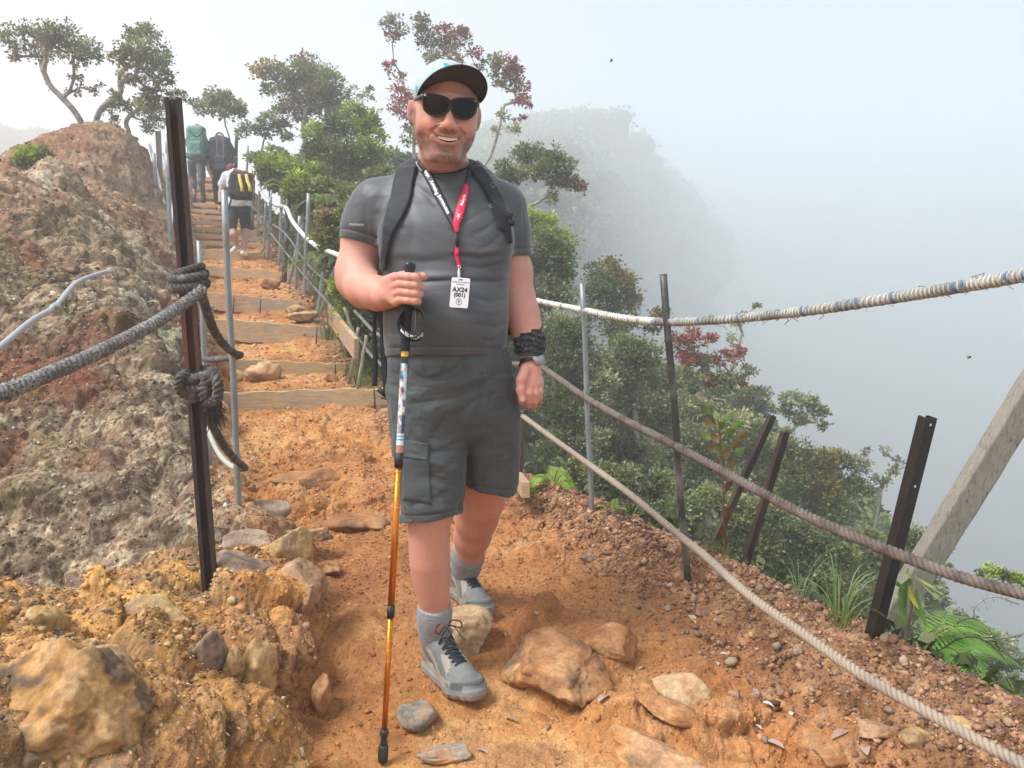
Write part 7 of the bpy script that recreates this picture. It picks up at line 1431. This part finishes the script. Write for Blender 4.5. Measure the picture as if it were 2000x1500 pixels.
tree('red_flowered_tree', 'mossy tree with red flowers right of his cap, right stem', 16.0, (930, 350), [(955, 310), (968, 275), (978, 235), (985, 205)], [(968, 120, 15, 'o'), (985, 125, 18, 'r'), (1008, 132, 16, 'r'), (1000, 155, 20, 'b'), (1018, 165, 14, 'r'), (985, 160, 14, 'b'), (1012, 190, 16, 'r'), (1025, 205, 10, 'r'), (965, 145, 10, 'o'), (1015, 235, 9, 'r'), (985, 225, 12, 'm'), (1000, 250, 12, 'm'), (970, 255, 10, 'm')], .11, 1.0, .05, 12, barkc=PALEB, moss=420)
tree('leaning_tree', 'dark leaning tree with trailing moss beside his left shoulder', 12.0, (960, 430), [(1000, 408), (1035, 402), (1065, 385), (1085, 360)], [(1020, 300, 20, 'd'), (1045, 295, 18, 'd'), (1080, 300, 18, 'd'), (1070, 318, 24, 'd'), (1100, 325, 22, 'd'), (1055, 335, 20, 'o'), (1112, 350, 20, 'b'), (1135, 362, 13, 'r'), (1090, 355, 18, 'b'), (1020, 335, 16, 'm'), (1000, 350, 20, 'o'), (985, 330, 16, 'o'), (1075, 385, 12, 'm')], .09, 1.2, .04, 13, barkc=PALEB, moss=420)
tree('round_tree', 'rounded bush tree with glowing yellow green edge behind his upper arm', 10.5, (1060, 760), [(1055, 680), (1050, 600)], [(1030, 430, 28, 'y'), (1060, 445, 30, 'y'), (1090, 470, 28, 'y'), (1105, 505, 22, 'y'), (1050, 475, 34, 'g'), (1075, 510, 34, 'o'), (1045, 530, 34, 'g'), (1095, 545, 26, 'o'), (1060, 565, 34, 'g'), (1100, 580, 24, 'g'), (1040, 600, 34, 'd'), (1115, 530, 12, 'y')], .11, 1.2, .036, 14)
tree('round_tree', 'domed tree with orange tinged top beyond the nearer pipe post', 13.5, (1195, 800), [(1195, 720), (1190, 650)], [(1165, 528, 20, 'o'), (1195, 525, 22, 'a'), (1222, 548, 20, 'a'), (1175, 555, 28, 'o'), (1210, 575, 28, 'o'), (1240, 585, 16, 'a'), (1150, 575, 22, 'd'), (1185, 600, 28, 'd'), (1225, 610, 24, 'o'), (1150, 610, 22, 'd'), (1200, 640, 30, 'd'), (1240, 630, 16, 'd'), (1290, 615, 16, 'a'), (1275, 635, 16, 'o')], .12, 1.2, .045, 15)
ML = 'trees growing in the gully beyond the ropes'
tree('gully_tree', 'grey green gully tree behind his hand and the nearer pipe post', 9.5, (1120, 1100), [(1118, 980), (1110, 880), (1115, 780)], [(1080, 640, 34, 'd'), (1130, 650, 30, 'd'), (1090, 690, 36, 'g'), (1150, 700, 34, 'g'), (1110, 740, 38, 'd'), (1170, 745, 30, 'g'), (1085, 790, 36, 'd'), (1140, 800, 36, 'g'), (1100, 850, 36, 'd'), (1160, 860, 30, 'g'), (1075, 880, 26, 'd')], .10, 1.1, .034, 16, group=ML, barkc=GREYB, moss=150)
tree('gully_tree', 'pale mossy tree filling the middle between the two right pipe posts', 10.0, (1240, 1120), [(1238, 1000), (1245, 900), (1240, 800)], [(1220, 680, 30, 'd'), (1260, 690, 30, 'o'), (1200, 720, 30, 'g'), (1250, 730, 34, 'm'), (1300, 740, 28, 'g'), (1220, 775, 34, 'g'), (1275, 785, 34, 'm'), (1190, 810, 28, 'g'), (1240, 830, 36, 'm'), (1295, 835, 30, 'g'), (1210, 880, 36, 'd'), (1265, 890, 34, 'g')], .10, 1.1, .036, 17, group=ML, barkc=PALEB, moss=420)
tree('gully_tree', 'tree bearing red flower heads beside the dark topped pipe', 11.0, (1385, 1020), [(1380, 900), (1372, 820), (1370, 760)], [(1320, 668, 18, 'r'), (1350, 650, 16, 'r'), (1345, 690, 24, 'r'), (1385, 665, 15, 'r'), (1370, 705, 20, 'b'), (1410, 700, 16, 'r'), (1440, 690, 16, 'r'), (1420, 735, 20, 'o'), (1440, 745, 14, 'r'), (1390, 745, 14, 'r'), (1460, 725, 14, 'g'), (1340, 735, 18, 'o'), (1405, 775, 20, 'g'), (1480, 770, 20, 'g'), (1450, 790, 20, 'g')], .09, 1.15, .036, 18, group=ML, barkc=PALEB, moss=160)
tree('gully_tree', 'mossy dead snag with pale bark poking above the red flowers', 11.2, (1390, 900), [(1400, 800), (1430, 720), (1450, 650)], [(1455, 620, 9, 'm'), (1430, 660, 10, 'm'), (1478, 600, 5, 'm'), (1440, 635, 7, 'm'), (1410, 720, 10, 'm')], .05, .8, .04, 19, group=ML, barkc=PALEB, moss=200)
tree('gully_tree', 'feathery pale tree right of the dark topped pipe behind the sapling', 9.8, (1420, 1120), [(1415, 1010), (1405, 930)], [(1340, 790, 30, 'm'), (1380, 810, 32, 'g'), (1430, 825, 30, 'm'), (1470, 830, 26, 'g'), (1350, 850, 32, 'g'), (1400, 870, 34, 'm'), (1450, 880, 32, 'g'), (1500, 880, 26, 'o'), (1370, 910, 34, 'd'), (1430, 935, 34, 'g'), (1490, 930, 30, 'd')], .09, 1.1, .034, 20, group=ML, barkc=PALEB, moss=260)
tree('gully_tree', 'open crowned tree with bare grey stems left of the black steel post', 12.0, (1565, 1060), [(1562, 960), (1555, 880)], [(1545, 780, 18, 'g'), (1575, 785, 20, 'g'), (1600, 805, 16, 'g'), (1530, 800, 14, 'g'), (1560, 815, 16, 'm'), (1605, 830, 10, 'g'), (1535, 850, 14, 'g')], .06, 1.3, .04, 21, group=ML, barkc=PALEB, moss=90)
tree('gully_tree', 'wide yellowish olive tree just left of the black steel post', 10.5, (1620, 1140), [(1612, 1050), (1600, 980)], [(1520, 870, 20, 'g'), (1560, 880, 24, 'o'), (1600, 895, 26, 'a'), (1640, 900, 24, 'o'), (1680, 910, 20, 'g'), (1560, 925, 28, 'o'), (1610, 940, 30, 'a'), (1660, 950, 26, 'o'), (1540, 965, 28, 'd'), (1590, 985, 30, 'o'), (1650, 995, 26, 'd'), (1705, 960, 14, 'g'), (1690, 880, 8, 'g')], .09, 1.15, .036, 22, group=ML, barkc=GREYB, moss=80)
tree('gully_tree', 'dark gully tree low behind the two leaning channel posts', 7.6, (1500, 1260), [(1498, 1180), (1490, 1120)], [(1380, 980, 34, 'd'), (1440, 1000, 36, 'd'), (1500, 1000, 34, 'd'), (1560, 1040, 34, 'd'), (1420, 1055, 36, 'd'), (1480, 1070, 38, 'o'), (1540, 1100, 36, 'd'), (1600, 1060, 30, 'd'), (1590, 1120, 36, 'd'), (1650, 1090, 28, 'o'), (1520, 1150, 34, 'd'), (1620, 1160, 34, 'd')], .09, 1.2, .030, 23, group=ML)
tree('gully_tree', 'shadowy tree at the foot of the two right pipe posts', 7.4, (1270, 1200), [(1268, 1120), (1262, 1060)], [(1110, 920, 30, 'd'), (1170, 930, 34, 'd'), (1230, 940, 34, 'd'), (1290, 950, 34, 'd'), (1190, 990, 34, 'd'), (1250, 1000, 36, 'd'), (1310, 1010, 34, 'd'), (1350, 1040, 30, 'd'), (1290, 1060, 34, 'd')], .09, 1.1, .030, 24, group=ML)
tree('gully_tree', 'dark leafed tree behind the grey timber and the steel post', 8.2, (1760, 1300), [(1752, 1230), (1745, 1170)], [(1780, 1045, 24, 'd'), (1740, 1075, 28, 'd'), (1800, 1085, 26, 'o'), (1840, 1070, 16, 'd'), (1700, 1050, 20, 'o'), (1690, 1110, 30, 'd'), (1760, 1130, 30, 'd'), (1820, 1130, 18, 'd'), (1700, 1170, 30, 'd'), (1850, 1110, 10, 'd')], .08, 1.2, .030, 25, group=ML)
tree('gully_tree', 'bright green tipped branch entering at the right edge under the middle rope', 6.5, (2100, 1230), [(2040, 1170), (2000, 1140)], [(1935, 1118, 14, 'y'), (1965, 1125, 16, 'o'), (1990, 1135, 16, 'y'), (2020, 1140, 20, 'y'), (1915, 1122, 8, 'o')], .03, 1.2, .026, 26, group=ML)
tree('gully_tree', 'grey green tree top far below the ferns at the right edge', 9.0, (1930, 1480), [(1925, 1400), (1920, 1340)], [(1870, 1215, 24, 'g'), (1900, 1240, 28, 'd'), (1945, 1260, 28, 'g'), (1860, 1270, 30, 'd'), (1980, 1290, 26, 'd'), (1920, 1310, 32, 'd'), (1980, 1350, 32, 'd'), (1850, 1330, 30, 'd'), (1930, 1380, 34, 'd'), (1995, 1410, 30, 'd')], .1, 1.1, .034, 27, group=ML)
tree('gully_tree', 'bare twiggy tree with few leaves below the steel post top', 11.5, (1700, 1080), [(1715, 1000), (1720, 960)], [(1745, 920, 14, 'm'), (1730, 880, 10, 'm'), (1755, 900, 8, 'g'), (1720, 935, 14, 'o')], .05, .9, .036, 28, group=ML, barkc=GREYB, moss=60)
# shrubs and ferns climbing beside the stairs
SG = 'shrubs growing along the right of the stairs'
sh_list = [('leafy shrub nearest the man between the rope rail and his sleeve', 7.6, (690, 600), [(640, 470, 26, 'o'), (670, 450, 26, 'd'), (680, 490, 28, 'o'), (650, 510, 24, 'd'), (640, 430, 22, 'b'), (690, 420, 26, 'd')]),
 ('shrub under the fern fronds beside the white hose', 10.0, (620, 470), [(590, 380, 28, 'o'), (620, 370, 26, 'o'), (645, 400, 28, 'b'), (610, 410, 26, 'd'), (580, 360, 22, 'y'), (650, 370, 22, 'o')]),
 ('pale green ferny shrub right of the yellow striped backpack', 12.5, (560, 420), [(515, 325, 16, 'y'), (540, 322, 20, 'y'), (565, 330, 22, 'y'), (540, 350, 24, 'o'), (575, 352, 24, 'o'), (600, 340, 22, 'y'), (520, 345, 16, 'o'), (625, 335, 18, 'o')]),
 ('yellowish shrub high up behind the top stair posts', 15.0, (525, 350), [(505, 305, 12, 'y'), (525, 300, 14, 'y'), (545, 305, 14, 'o'), (490, 312, 10, 'y')]),
 ('dark shrub below the slanted plank among the stakes', 6.2, (740, 760), [(690, 600, 24, 'y'), (720, 630, 28, 'o'), (700, 660, 24, 'o'), (735, 690, 26, 'd'), (745, 640, 26, 'd'), (670, 560, 22, 'y'), (715, 570, 28, 'o'), (725, 730, 20, 'y')]),
 ('shaded shrub directly behind the hanging backpack straps', 9.0, (760, 640), [(720, 500, 30, 'd'), (740, 550, 30, 'd'), (700, 540, 26, 'o'), (735, 440, 30, 'd'), (720, 390, 30, 'o'), (690, 380, 26, 'd'), (745, 350, 26, 'd')]),
 ('dense thicket behind the shrub tree with yellow green tips', 14.5, (650, 470), [(600, 320, 24, 'd'), (640, 350, 28, 'b'), (690, 370, 28, 'd'), (610, 300, 18, 'b'), (660, 320, 24, 'b'), (740, 330, 22, 'd'), (750, 370, 30, 'd')])]
for k, (lab, D, bp, cl) in enumerate(sh_list): tree('shrub', lab, D, bp, [(bp[0] - 3, bp[1] - 30)], cl, .04, 1.2, .022 + D * .0022, 40 + k, 'shrub', SG, moss=40)
tree('shrub', 'small rounded green bush on the left slope of the ridge', 8.2, (75, 345), [(72, 330)], [(48, 305, 15, 'y'), (70, 298, 14, 'y'), (85, 300, 12, 'o'), (60, 318, 16, 'd'), (40, 322, 12, 'd')], .02, 1.6, .035, 50, 'shrub')
# ---- ferns
fern_m = mat('fern', (1, 1, 1), .5, attr=True, trans=.35, spec=.35)
def frond(mb, base_, tip, arch, wid, col, rs, n=30, dark=(.05, .03, .015)):
    base_ = Vector(base_); tip = Vector(tip); pts = [base_.lerp(tip, t) + Vector((0, 0, arch * 4 * t * (1 - t))) for t in [i / n for i in range(n + 1)]]; tube(mb, pts, [.0022 * (1 - .75 * i / n) * (wid / .06) ** .5 for i in range(n + 1)], 4, dark)
    up = Vector((rs.uniform(-.3, .3), rs.uniform(-.5, 0), 1))
    for i in range(3, n):
        t = i / n; T_ = (pts[min(i + 1, n)] - pts[i - 1]).normalized(); s = T_.cross(up).normalized(); nrm = s.cross(T_).normalized(); w = wid * math.sin(math.pi * min(1, .18 + t * .82)) ** .7 * (1 - .25 * t); c = tuple(q * rs.uniform(.8, 1.2) for q in col)
        pw = min((pts[1] - pts[0]).length * .34, wid * .085)
        for sg in (-1, 1):
            d = (s * sg + T_ * .45 - nrm * .12 + Vector((0, 0, -.12))).normalized(); a = pts[i]; e = a + d * w; m = a + d * w * .5; V = [a - T_ * pw * .7, m - T_ * pw * .75 + nrm * .001, e, m + T_ * pw * .75 + nrm * .001, a + T_ * pw * .7]; mb.add(V, [(0, 1, 3, 4), (1, 2, 3)], c)
def fern(label, spots, col, seed, group='ferns on the edge of the slope'):
    rs = random.Random(seed); b = Vector(spots[0][0]); root = empty('fern', b, label, 'fern', group)
    for (a, e, arch, w) in spots: mb = MB(); frond(mb, a, e, arch, w, col, rs); mb.build('frond', fern_m, root, smooth=False)
LG, YG = (.16, .30, .05), (.26, .36, .06)
b0 = P(1810, 1300, 2.12)
fern('large fern spreading below the timber at the right edge', [(b0, P(1700, 1245, 2.05), 0.037, 0.065), (b0, P(1995, 1345, 2.2), 0.125, 0.109), (b0, P(1960, 1290, 2.5), 0.150, 0.102), (b0, P(1900, 1330, 2.0), 0.075, 0.087), (b0, P(1970, 1400, 2.0), 0.075, 0.087), (b0, P(1740, 1300, 1.95), 0.025, 0.065), (b0, P(1850, 1370, 1.9), 0.037, 0.072), (b0, P(1900, 1250, 2.6), 0.125, 0.087), (b0, P(1830, 1270, 2.4), 0.062, 0.072), (b0, P(2040, 1360, 2.3), 0.112, 0.102), (b0, P(1780, 1260, 2.5), 0.050, 0.065), (b0, P(1930, 1350, 1.9), 0.062, 0.080)], LG, 1)
fern('arching yellow green frond rising over the larger fern', [(P(1780, 1290, 2.2), P(1900, 1275, 2.1), .10, .035), (P(1780, 1290, 2.2), P(1985, 1330, 2.15), .14, .04)], YG, 2)
fern('bright fern tuft at the foot of the short rusty post', [(P(1078, 968, 3.72), P(1035, 955, 3.6), 0.080, 0.070), (P(1078, 968, 3.72), P(1130, 985, 3.6), 0.096, 0.084), (P(1078, 968, 3.72), P(1100, 925, 3.9), 0.080, 0.070), (P(1078, 968, 3.72), P(1050, 935, 3.9), 0.064, 0.063), (P(1078, 968, 3.72), P(1120, 960, 3.7), 0.096, 0.077), (P(1078, 968, 3.72), P(1030, 975, 3.6), 0.048, 0.056)], YG, 3)
fern('small fern between the two pipe posts on the right', [(P(1195, 1010, 3.3), P(1165, 990, 3.2), .03, .03), (P(1195, 1010, 3.3), P(1225, 998, 3.2), .03, .03), (P(1195, 1010, 3.3), P(1205, 975, 3.4), .02, .03)], YG, 4)
fern('small fern at the bottom right corner behind the edging strip', [(P(2010, 1420, 1.75), P(1950, 1385, 1.75), .02, .03), (P(2010, 1420, 1.75), P(2040, 1380, 1.8), .03, .03), (P(2010, 1420, 1.75), P(1975, 1410, 1.7), .02, .03)], LG, 5)
for k, (px, py, D, lab) in enumerate([(560, 350, 11.5, 'highest fern beside the stairs, pale green'), (600, 400, 10.0, 'broad arching fern beside the white hose'), (640, 380, 9.5, 'fern with long fronds in front of the thicket'), (655, 455, 8.5, 'drooping olive fern above the elbow'), (625, 500, 8.2, 'low fern by the stair stakes'), (690, 500, 7.5, 'fern half hidden by his sleeve')]):
    rs = random.Random(60 + k); b = P(px, py + 25, D); fern(lab, [(b, b + Vector((math.cos(a) * .42, math.sin(a) * .35 - .1, rs.uniform(-.15, .05))), .16, .085) for a in [rs.uniform(0, .8) + i * .78 for i in range(8)]], (.10, .15, .035) if k % 2 else (.16, .22, .05), 70 + k, 'ferns beside the stairs')
# ---- sapling with round leaves
leaf_m = fern_m
sap = empty('sapling', P(1418, 1080, 2.95), 'slender sapling with round green and bronze leaves beside the leaning posts', 'sapling'); stem = spline([P(1420, 1110, 2.95), P(1414, 1010, 2.93), P(1412, 930, 2.92), P(1408, 870, 2.92), P(1402, 815, 2.92)], 20)
mb = MB(); tube(mb, stem, [.005 - .00016 * i for i in range(20)], 6, (.14, .05, .03)); mb.build('stem', bark, sap); rs = random.Random(9)
for k, (px, py, c) in enumerate([(1378, 800, 'g'), (1398, 810, 'g'), (1425, 812, 'g'), (1440, 830, 'g'), (1385, 825, 'b'), (1410, 832, 'g'), (1450, 850, 'b'), (1378, 850, 'g'), (1425, 845, 'g'), (1395, 855, 'b'), (1438, 868, 'b'), (1408, 870, 'g'), (1388, 875, 'b'), (1420, 885, 'b'), (1445, 880, 'g'), (1402, 900, 'b'), (1380, 905, 'r'), (1430, 905, 'b'), (1425, 950, 'r'), (1425, 1000, 'r'), (1412, 1040, 'r')]):
    tip = P(px, py, 2.92 + rs.uniform(-.05, .05)); j = min(range(20), key=lambda i: abs(P(1408, min(1100, py + 22), 2.92).z - stem[i].z)); a = stem[j]; d = (tip - a); L_ = d.length; V, F = leaf_shape(.055, .0145, .006, 6); x_ = d.normalized(); y_ = x_.cross(Vector((rs.uniform(-.4, .4), -1, rs.uniform(-.2, .5)))).normalized(); M = Matrix((x_, y_, x_.cross(y_))).transposed()
    mb = MB(); mb.add([tip + M @ v for v in V], F, {'g': (.12, .19, .035), 'b': (.16, .12, .035), 'r': (.16, .06, .03)}[c]); tube(mb, [a, a.lerp(tip, .5), tip - x_ * .03], .0012, 4, (.12, .1, .03)); mb.build('leaf', leaf_m, sap)
# ---- broad leaved plant hanging by the steel post
pl_ = empty('climbing_plant', P(1760, 1310, 1.98), 'plant with large pointed green leaves and a grassy tuft before the grey timber', 'plant'); mb = MB(); tube(mb, spline([P(1756, 1330, 1.98), P(1765, 1260, 1.98), P(1780, 1190, 1.96), P(1778, 1125, 1.96)], 14), .0035, 6, (.12, .11, .05)); mb.build('stem', bark, pl_)
for (a, e, w, c) in [((1782, 1150), (1758, 1165), .0, 0), ((1778, 1130), (1762, 1185), .013, (.07, .17, .03)), ((1772, 1150), (1770, 1215), .015, (.08, .19, .03)), ((1790, 1150), (1812, 1225), .012, (.12, .22, .04)), ((1780, 1140), (1795, 1190), .008, (.35, .33, .03)), ((1775, 1108), (1782, 1130), .006, (.25, .35, .05)), ((1785, 1125), (1830, 1150), .004, (.3, .36, .15)), ((1785, 1120), (1840, 1175), .0025, (.3, .36, .15)), ((1785, 1128), (1850, 1165), .0025, (.3, .36, .15)), ((1768, 1150), (1752, 1135), .006, (.1, .2, .04))]:
    if not w: continue
    a = P(*a, 1.95); e = P(*e, 1.93); d = e - a; V, F = leaf_shape(d.length, w, .01, 8); x_ = d.normalized(); y_ = x_.cross(Vector((.3, -1, .1))).normalized(); M = Matrix((x_, y_, x_.cross(y_))).transposed(); mb = MB(); mb.add([(a + e) / 2 + M @ v for v in V], F, c); mb.build('leaf', leaf_m, pl_)
# ---- grass clumps
def grass(label, base_, n, h, spread, col, seed, name='grass_clump'):
    rs = random.Random(seed); mb = MB()
    for k in range(n):
        a = rs.uniform(0, 6.28); b = Vector(base_) + Vector((math.cos(a), math.sin(a), 0)) * rs.uniform(0, spread * .15); hh = h * rs.uniform(.5, 1.1); ln = rs.uniform(.3, 1.0) * spread; d = Vector((math.cos(a), math.sin(a) * .6, 0)) * ln; w = rs.uniform(.0014, .0030) * (h / .25) ** .5; V = []; F = []
        for i in range(8):
            t = i / 7; p = b + d * t ** 1.6 + Vector((0, 0, hh * (1.5 * t - .55 * t * t * (1 + ln / (h + .01))))); s = Vector((-math.sin(a), math.cos(a), 0)) * w * (1 - t) ** .6; V += [p - s, p + s]
        for i in range(7): F.append((i * 2, i * 2 + 1, i * 2 + 3, i * 2 + 2))
        mb.add(V, F, tuple(q * rs.uniform(.75, 1.25) for q in col))
    o = mb.build(name, fern_m, smooth=False); return tag(o, label, 'grass', 'grass clumps on the edge of the slope')
grass('grass clump with long arching blades left of the steel post', P(1640, 1225, 2.1), 34, .26, .30, (.20, .28, .09), 1)
grass('short grass tuft on the crest by the dark topped pipe', P(1500, 1190, 2.4), 14, .12, .16, (.22, .26, .08), 2)
grass('wispy grass at the corner below the large fern', P(1990, 1400, 2.0), 24, .16, .26, (.16, .26, .06), 3)
grass('tall thin grass before the gully trees at mid slope', P(1560, 1200, 2.35), 16, .30, .22, (.18, .22, .12), 4)
grass('thin grass behind the nearer pipe post', P(1230, 1015, 3.2), 16, .16, .25, (.16, .2, .1), 5)
for k, (px, py, D) in enumerate([(655, 560, 7.0), (640, 610, 6.8), (680, 640, 6.2), (700, 700, 5.7), (665, 590, 6.6), (620, 540, 8.0), (590, 500, 9.0), (570, 480, 10.0), (735, 740, 5.4), (540, 450, 11.5)]):
    grass('rank green grass beside the stairs, %s' % ['behind the upper stakes', 'above the slanted plank', 'right of the slanted plank', 'by the lowest stake', 'between the stakes', 'by the leaning stake', 'below the brown knobbed post', 'near the knobbed post top', 'behind the hanging straps', 'farthest up the slope'][k], P(px, py, D) - Vector((0, 0, .25)), 60, .45, .5, (.13, .2, .045), 20 + k)
grass('little green sprout under the sloping narrow step board', P(511, 556, 9.5), 9, .14, .16, (.14, .22, .1), 40, 'sprout')
# dark dead twig
mb = MB(); rs = random.Random(2); st_ = spline([P(1262, 1030, 3.3), P(1268, 980, 3.3), P(1278, 945, 3.3), P(1290, 930, 3.3)], 10); tube(mb, st_, .002, 4, (.02, .02, .02))
for k in range(9): a = st_[2 + k % 7]; tube(mb, [a, a + Vector((rs.uniform(-.04, .04), 0, rs.uniform(.01, .05))), a + Vector((rs.uniform(-.05, .05), 0, rs.uniform(.02, .06)))], .0012, 4, (.02, .02, .02))
tag(mb.build('dead_twig', bark), 'small dark dead twig between the two right pipe posts', 'twig')
# bare curly lichen branch at the right
mb = MB(); c = spline([P(2060, 1215, 2.6), P(1990, 1240, 2.6), P(1920, 1250, 2.6), P(1860, 1240, 2.6), P(1800, 1215, 2.6)], 30); tube(mb, c, [.005 - .00012 * i for i in range(30)], 5, (.22, .21, .17)); c2 = spline([P(1990, 1180, 2.6), P(1940, 1165, 2.6), P(1905, 1185, 2.6), P(1905, 1215, 2.6), P(1922, 1235, 2.6)], 20); tube(mb, c2, .003, 5, (.25, .24, .2))
for k in range(60): a = rs.choice(c + c2); tube(mb, [a, a + Vector((rs.uniform(-.02, .02), rs.uniform(-.02, .02), rs.uniform(-.03, .02)))], .0012, 3, (.3, .3, .22))
tag(mb.build('bare_branch', bark), 'bare curling branch with lichen at the right edge under the middle rope', 'branch')
# ---- far forest on hillsides
def forest(name, label, pts, seed, leafs=.30, per=60, cr=1.6):
    """pts: crown centres (x,y,z,r). crowns of leaf cards over dark cores in one object"""
    rs = np.random.RandomState(seed); Vs_, Fs, Cs = [], [], []; off = 0; bm = bmesh.new(); bmesh.ops.create_icosphere(bm, subdivisions=2, radius=1); D_ = np.array([v.co[:] for v in bm.verts]); Fb = np.array([[v.index for v in f.verts] for f in bm.faces]); bm.free(); q4 = np.concatenate([Fb, Fb[:, 2:]], 1)
    for (x, y, z, r) in pts:
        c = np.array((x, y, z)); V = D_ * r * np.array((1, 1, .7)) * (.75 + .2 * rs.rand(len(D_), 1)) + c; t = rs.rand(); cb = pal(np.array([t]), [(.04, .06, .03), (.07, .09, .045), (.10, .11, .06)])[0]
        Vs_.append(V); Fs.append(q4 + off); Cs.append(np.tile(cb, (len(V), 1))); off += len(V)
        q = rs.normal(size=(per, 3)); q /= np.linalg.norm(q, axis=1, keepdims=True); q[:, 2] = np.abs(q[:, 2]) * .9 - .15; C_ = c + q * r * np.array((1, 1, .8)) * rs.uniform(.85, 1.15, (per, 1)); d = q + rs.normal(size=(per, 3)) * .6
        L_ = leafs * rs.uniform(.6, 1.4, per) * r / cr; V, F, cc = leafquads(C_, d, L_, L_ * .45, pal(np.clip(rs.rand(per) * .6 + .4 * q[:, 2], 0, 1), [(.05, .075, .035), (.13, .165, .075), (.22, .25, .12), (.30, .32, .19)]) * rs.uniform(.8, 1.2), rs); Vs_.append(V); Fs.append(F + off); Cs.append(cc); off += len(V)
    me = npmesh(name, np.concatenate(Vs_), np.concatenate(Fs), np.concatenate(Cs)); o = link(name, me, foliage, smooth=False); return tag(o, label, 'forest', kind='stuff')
rs = np.random.RandomState(5); pts = []
for k in range(1500):
    px = rs.uniform(760, 1500); py = rs.uniform(200, 760); 
    edge = 330 - (px - 1000) * .05 if px < 1200 else 320 + (px - 1200) * 1.15
    if py < edge - 90 + (px < 980) * (980 - px) * .5: continue
    D = 64 + max(0, px - 1090) * .85 + max(0, 350 - py) * .9 + max(0, 950 - px) * .15 + rs.uniform(-3, 3); q_ = P(px, py, 1.).z - HC; D = min(D, 40 / q_) if q_ > 0 else D
    if D > 330: continue
    p = P(px, py, D); pts.append((p.x, p.y, p.z, rs.uniform(.7, 1.9) * D / 62))
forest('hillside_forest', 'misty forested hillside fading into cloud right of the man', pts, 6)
pts = []
for k in range(220):
    px = rs.uniform(-120, 330); py = rs.uniform(235, 420); 
    if py < 238 + px * .28: continue
    p = P(px, py, 125 + px * .02 + rs.uniform(-1, 1)); pts.append((p.x, p.y, p.z, rs.uniform(1.6, 3)))
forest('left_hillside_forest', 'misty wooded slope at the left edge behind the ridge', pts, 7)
rs = np.random.RandomState(15); pts = []
for k in range(420):
    px = rs.uniform(1010, 1800); top_ = np.interp(px, [1010, 1150, 1300, 1450, 1520, 1600, 1700, 1800], [620, 660, 720, 760, 880, 930, 1010, 1120]); py = top_ + abs(rs.normal(0, 1)) * 190 + 10
    if py > 1250: continue
    D = np.interp(py, [600, 800, 1000, 1250], [19, 16, 13.5, 11]) + rs.uniform(-.6, .6); p = P(px, py, D); pts.append((p.x, p.y, p.z, rs.uniform(.25, .62)))
forest('gully_thicket', 'thick tangle of grey green foliage behind the gully trees', pts, 16, .10, 170, .45)
rs = np.random.RandomState(25); pts = []
for k in range(150):
    px = rs.uniform(560, 1000); top_ = np.interp(px, [560, 640, 740, 800, 1000], [330, 300, 300, 320, 400]); py = top_ + abs(rs.normal(0, 1)) * 110 + 10
    if py > 640: continue
    p = P(px, py, np.interp(py, [300, 500, 640], [20, 15, 11]) + rs.uniform(-.5, .5)); pts.append((p.x, p.y, p.z, rs.uniform(.25, .6)))
forest('slope_thicket', 'thick tangle of foliage on the slope behind the man and the stair shrubs', pts, 26, .10, 170, .45)
# undergrowth that clothes the gully slope below the crest
def gen_v(rs, n):
    y = np.exp(rs.uniform(math.log(1.6), math.log(16), n)); x = np.interp(y, XR[:, 0], XR[:, 1]) + .10 + rs.gamma(1.5, 1.3, n) * .5; return x, y
rs = np.random.RandomState(8); x, y = gen_v(rs, 42000); z = T(x, y); n = len(x); C_ = np.stack([x, y, z + rs.uniform(0, .10, n) * (1 + y * .12)], 1); d = rs.normal(size=(n, 3)) * .6 + np.array((0, 0, .9)); L_ = rs.uniform(.03, .08, n) * (.6 + y * .07); V, F, c = leafquads(C_, d, L_, L_ * rs.uniform(.12, .4, n), pal(rs.rand(n), [(.025, .035, .015), (.06, .08, .03), (.10, .13, .05), (.16, .15, .08)]), rs)
tag(link('undergrowth', npmesh('undergrowth', V, F, c), foliage, smooth=False), 'low undergrowth clothing the steep gully slope beyond the ropes', 'undergrowth', kind='stuff')

# ---- two insects in the air
for (px, py, D, lab) in ((1893, 699, 3.0, 'small insect flying in the mist at the right'), (1194, 120, 3.4, 'tiny dark insect flying high right of the man')):
    c = P(px, py, D); mb = MB(); r_ = .0022 if px > 1500 else .0016; tube(mb, [c + Vector((-.009, 0, -.003)), c + Vector((-.004, 0, -.001)), c + Vector((.003, 0, .001)), c + Vector((.008, 0, .003))], [r_ * .5, r_ * 1.2, r_, r_ * .6], 6, (.03, .02, .02))
    for s_ in (-1, 1): mb.add([c, c + Vector((-.006, s_ * .008, .007)), c + Vector((.002, s_ * .011, .009)), c + Vector((.004, s_ * .004, .002))], [(0, 1, 2, 3)], (.12, .09, .09))
    tag(mb.build('insect', bark), lab, 'insect')
# ================================================================== HAZE
mb = MB(); box(mb, (0, 255, -55), (520, 0, 0), (0, 500, 0), (0, 0, 101))
hz_m = bpy.data.materials.new('haze_mat'); hz_m.use_nodes = True; hz_m.node_tree.nodes.clear()
ho = hz_m.node_tree.nodes.new('ShaderNodeOutputMaterial'); pv = hz_m.node_tree.nodes.new('ShaderNodeVolumePrincipled')
pv.inputs['Color'].default_value = (.88, .915, .922, 1); pv.inputs['Density'].default_value = .0095; pv.inputs['Anisotropy'].default_value = .3
hz_m.node_tree.links.new(pv.outputs[0], ho.inputs['Volume'])
hz = mb.build('haze', hz_m, smooth=False); tag(hz, 'pale mountain mist filling the valley', 'haze', kind='stuff')
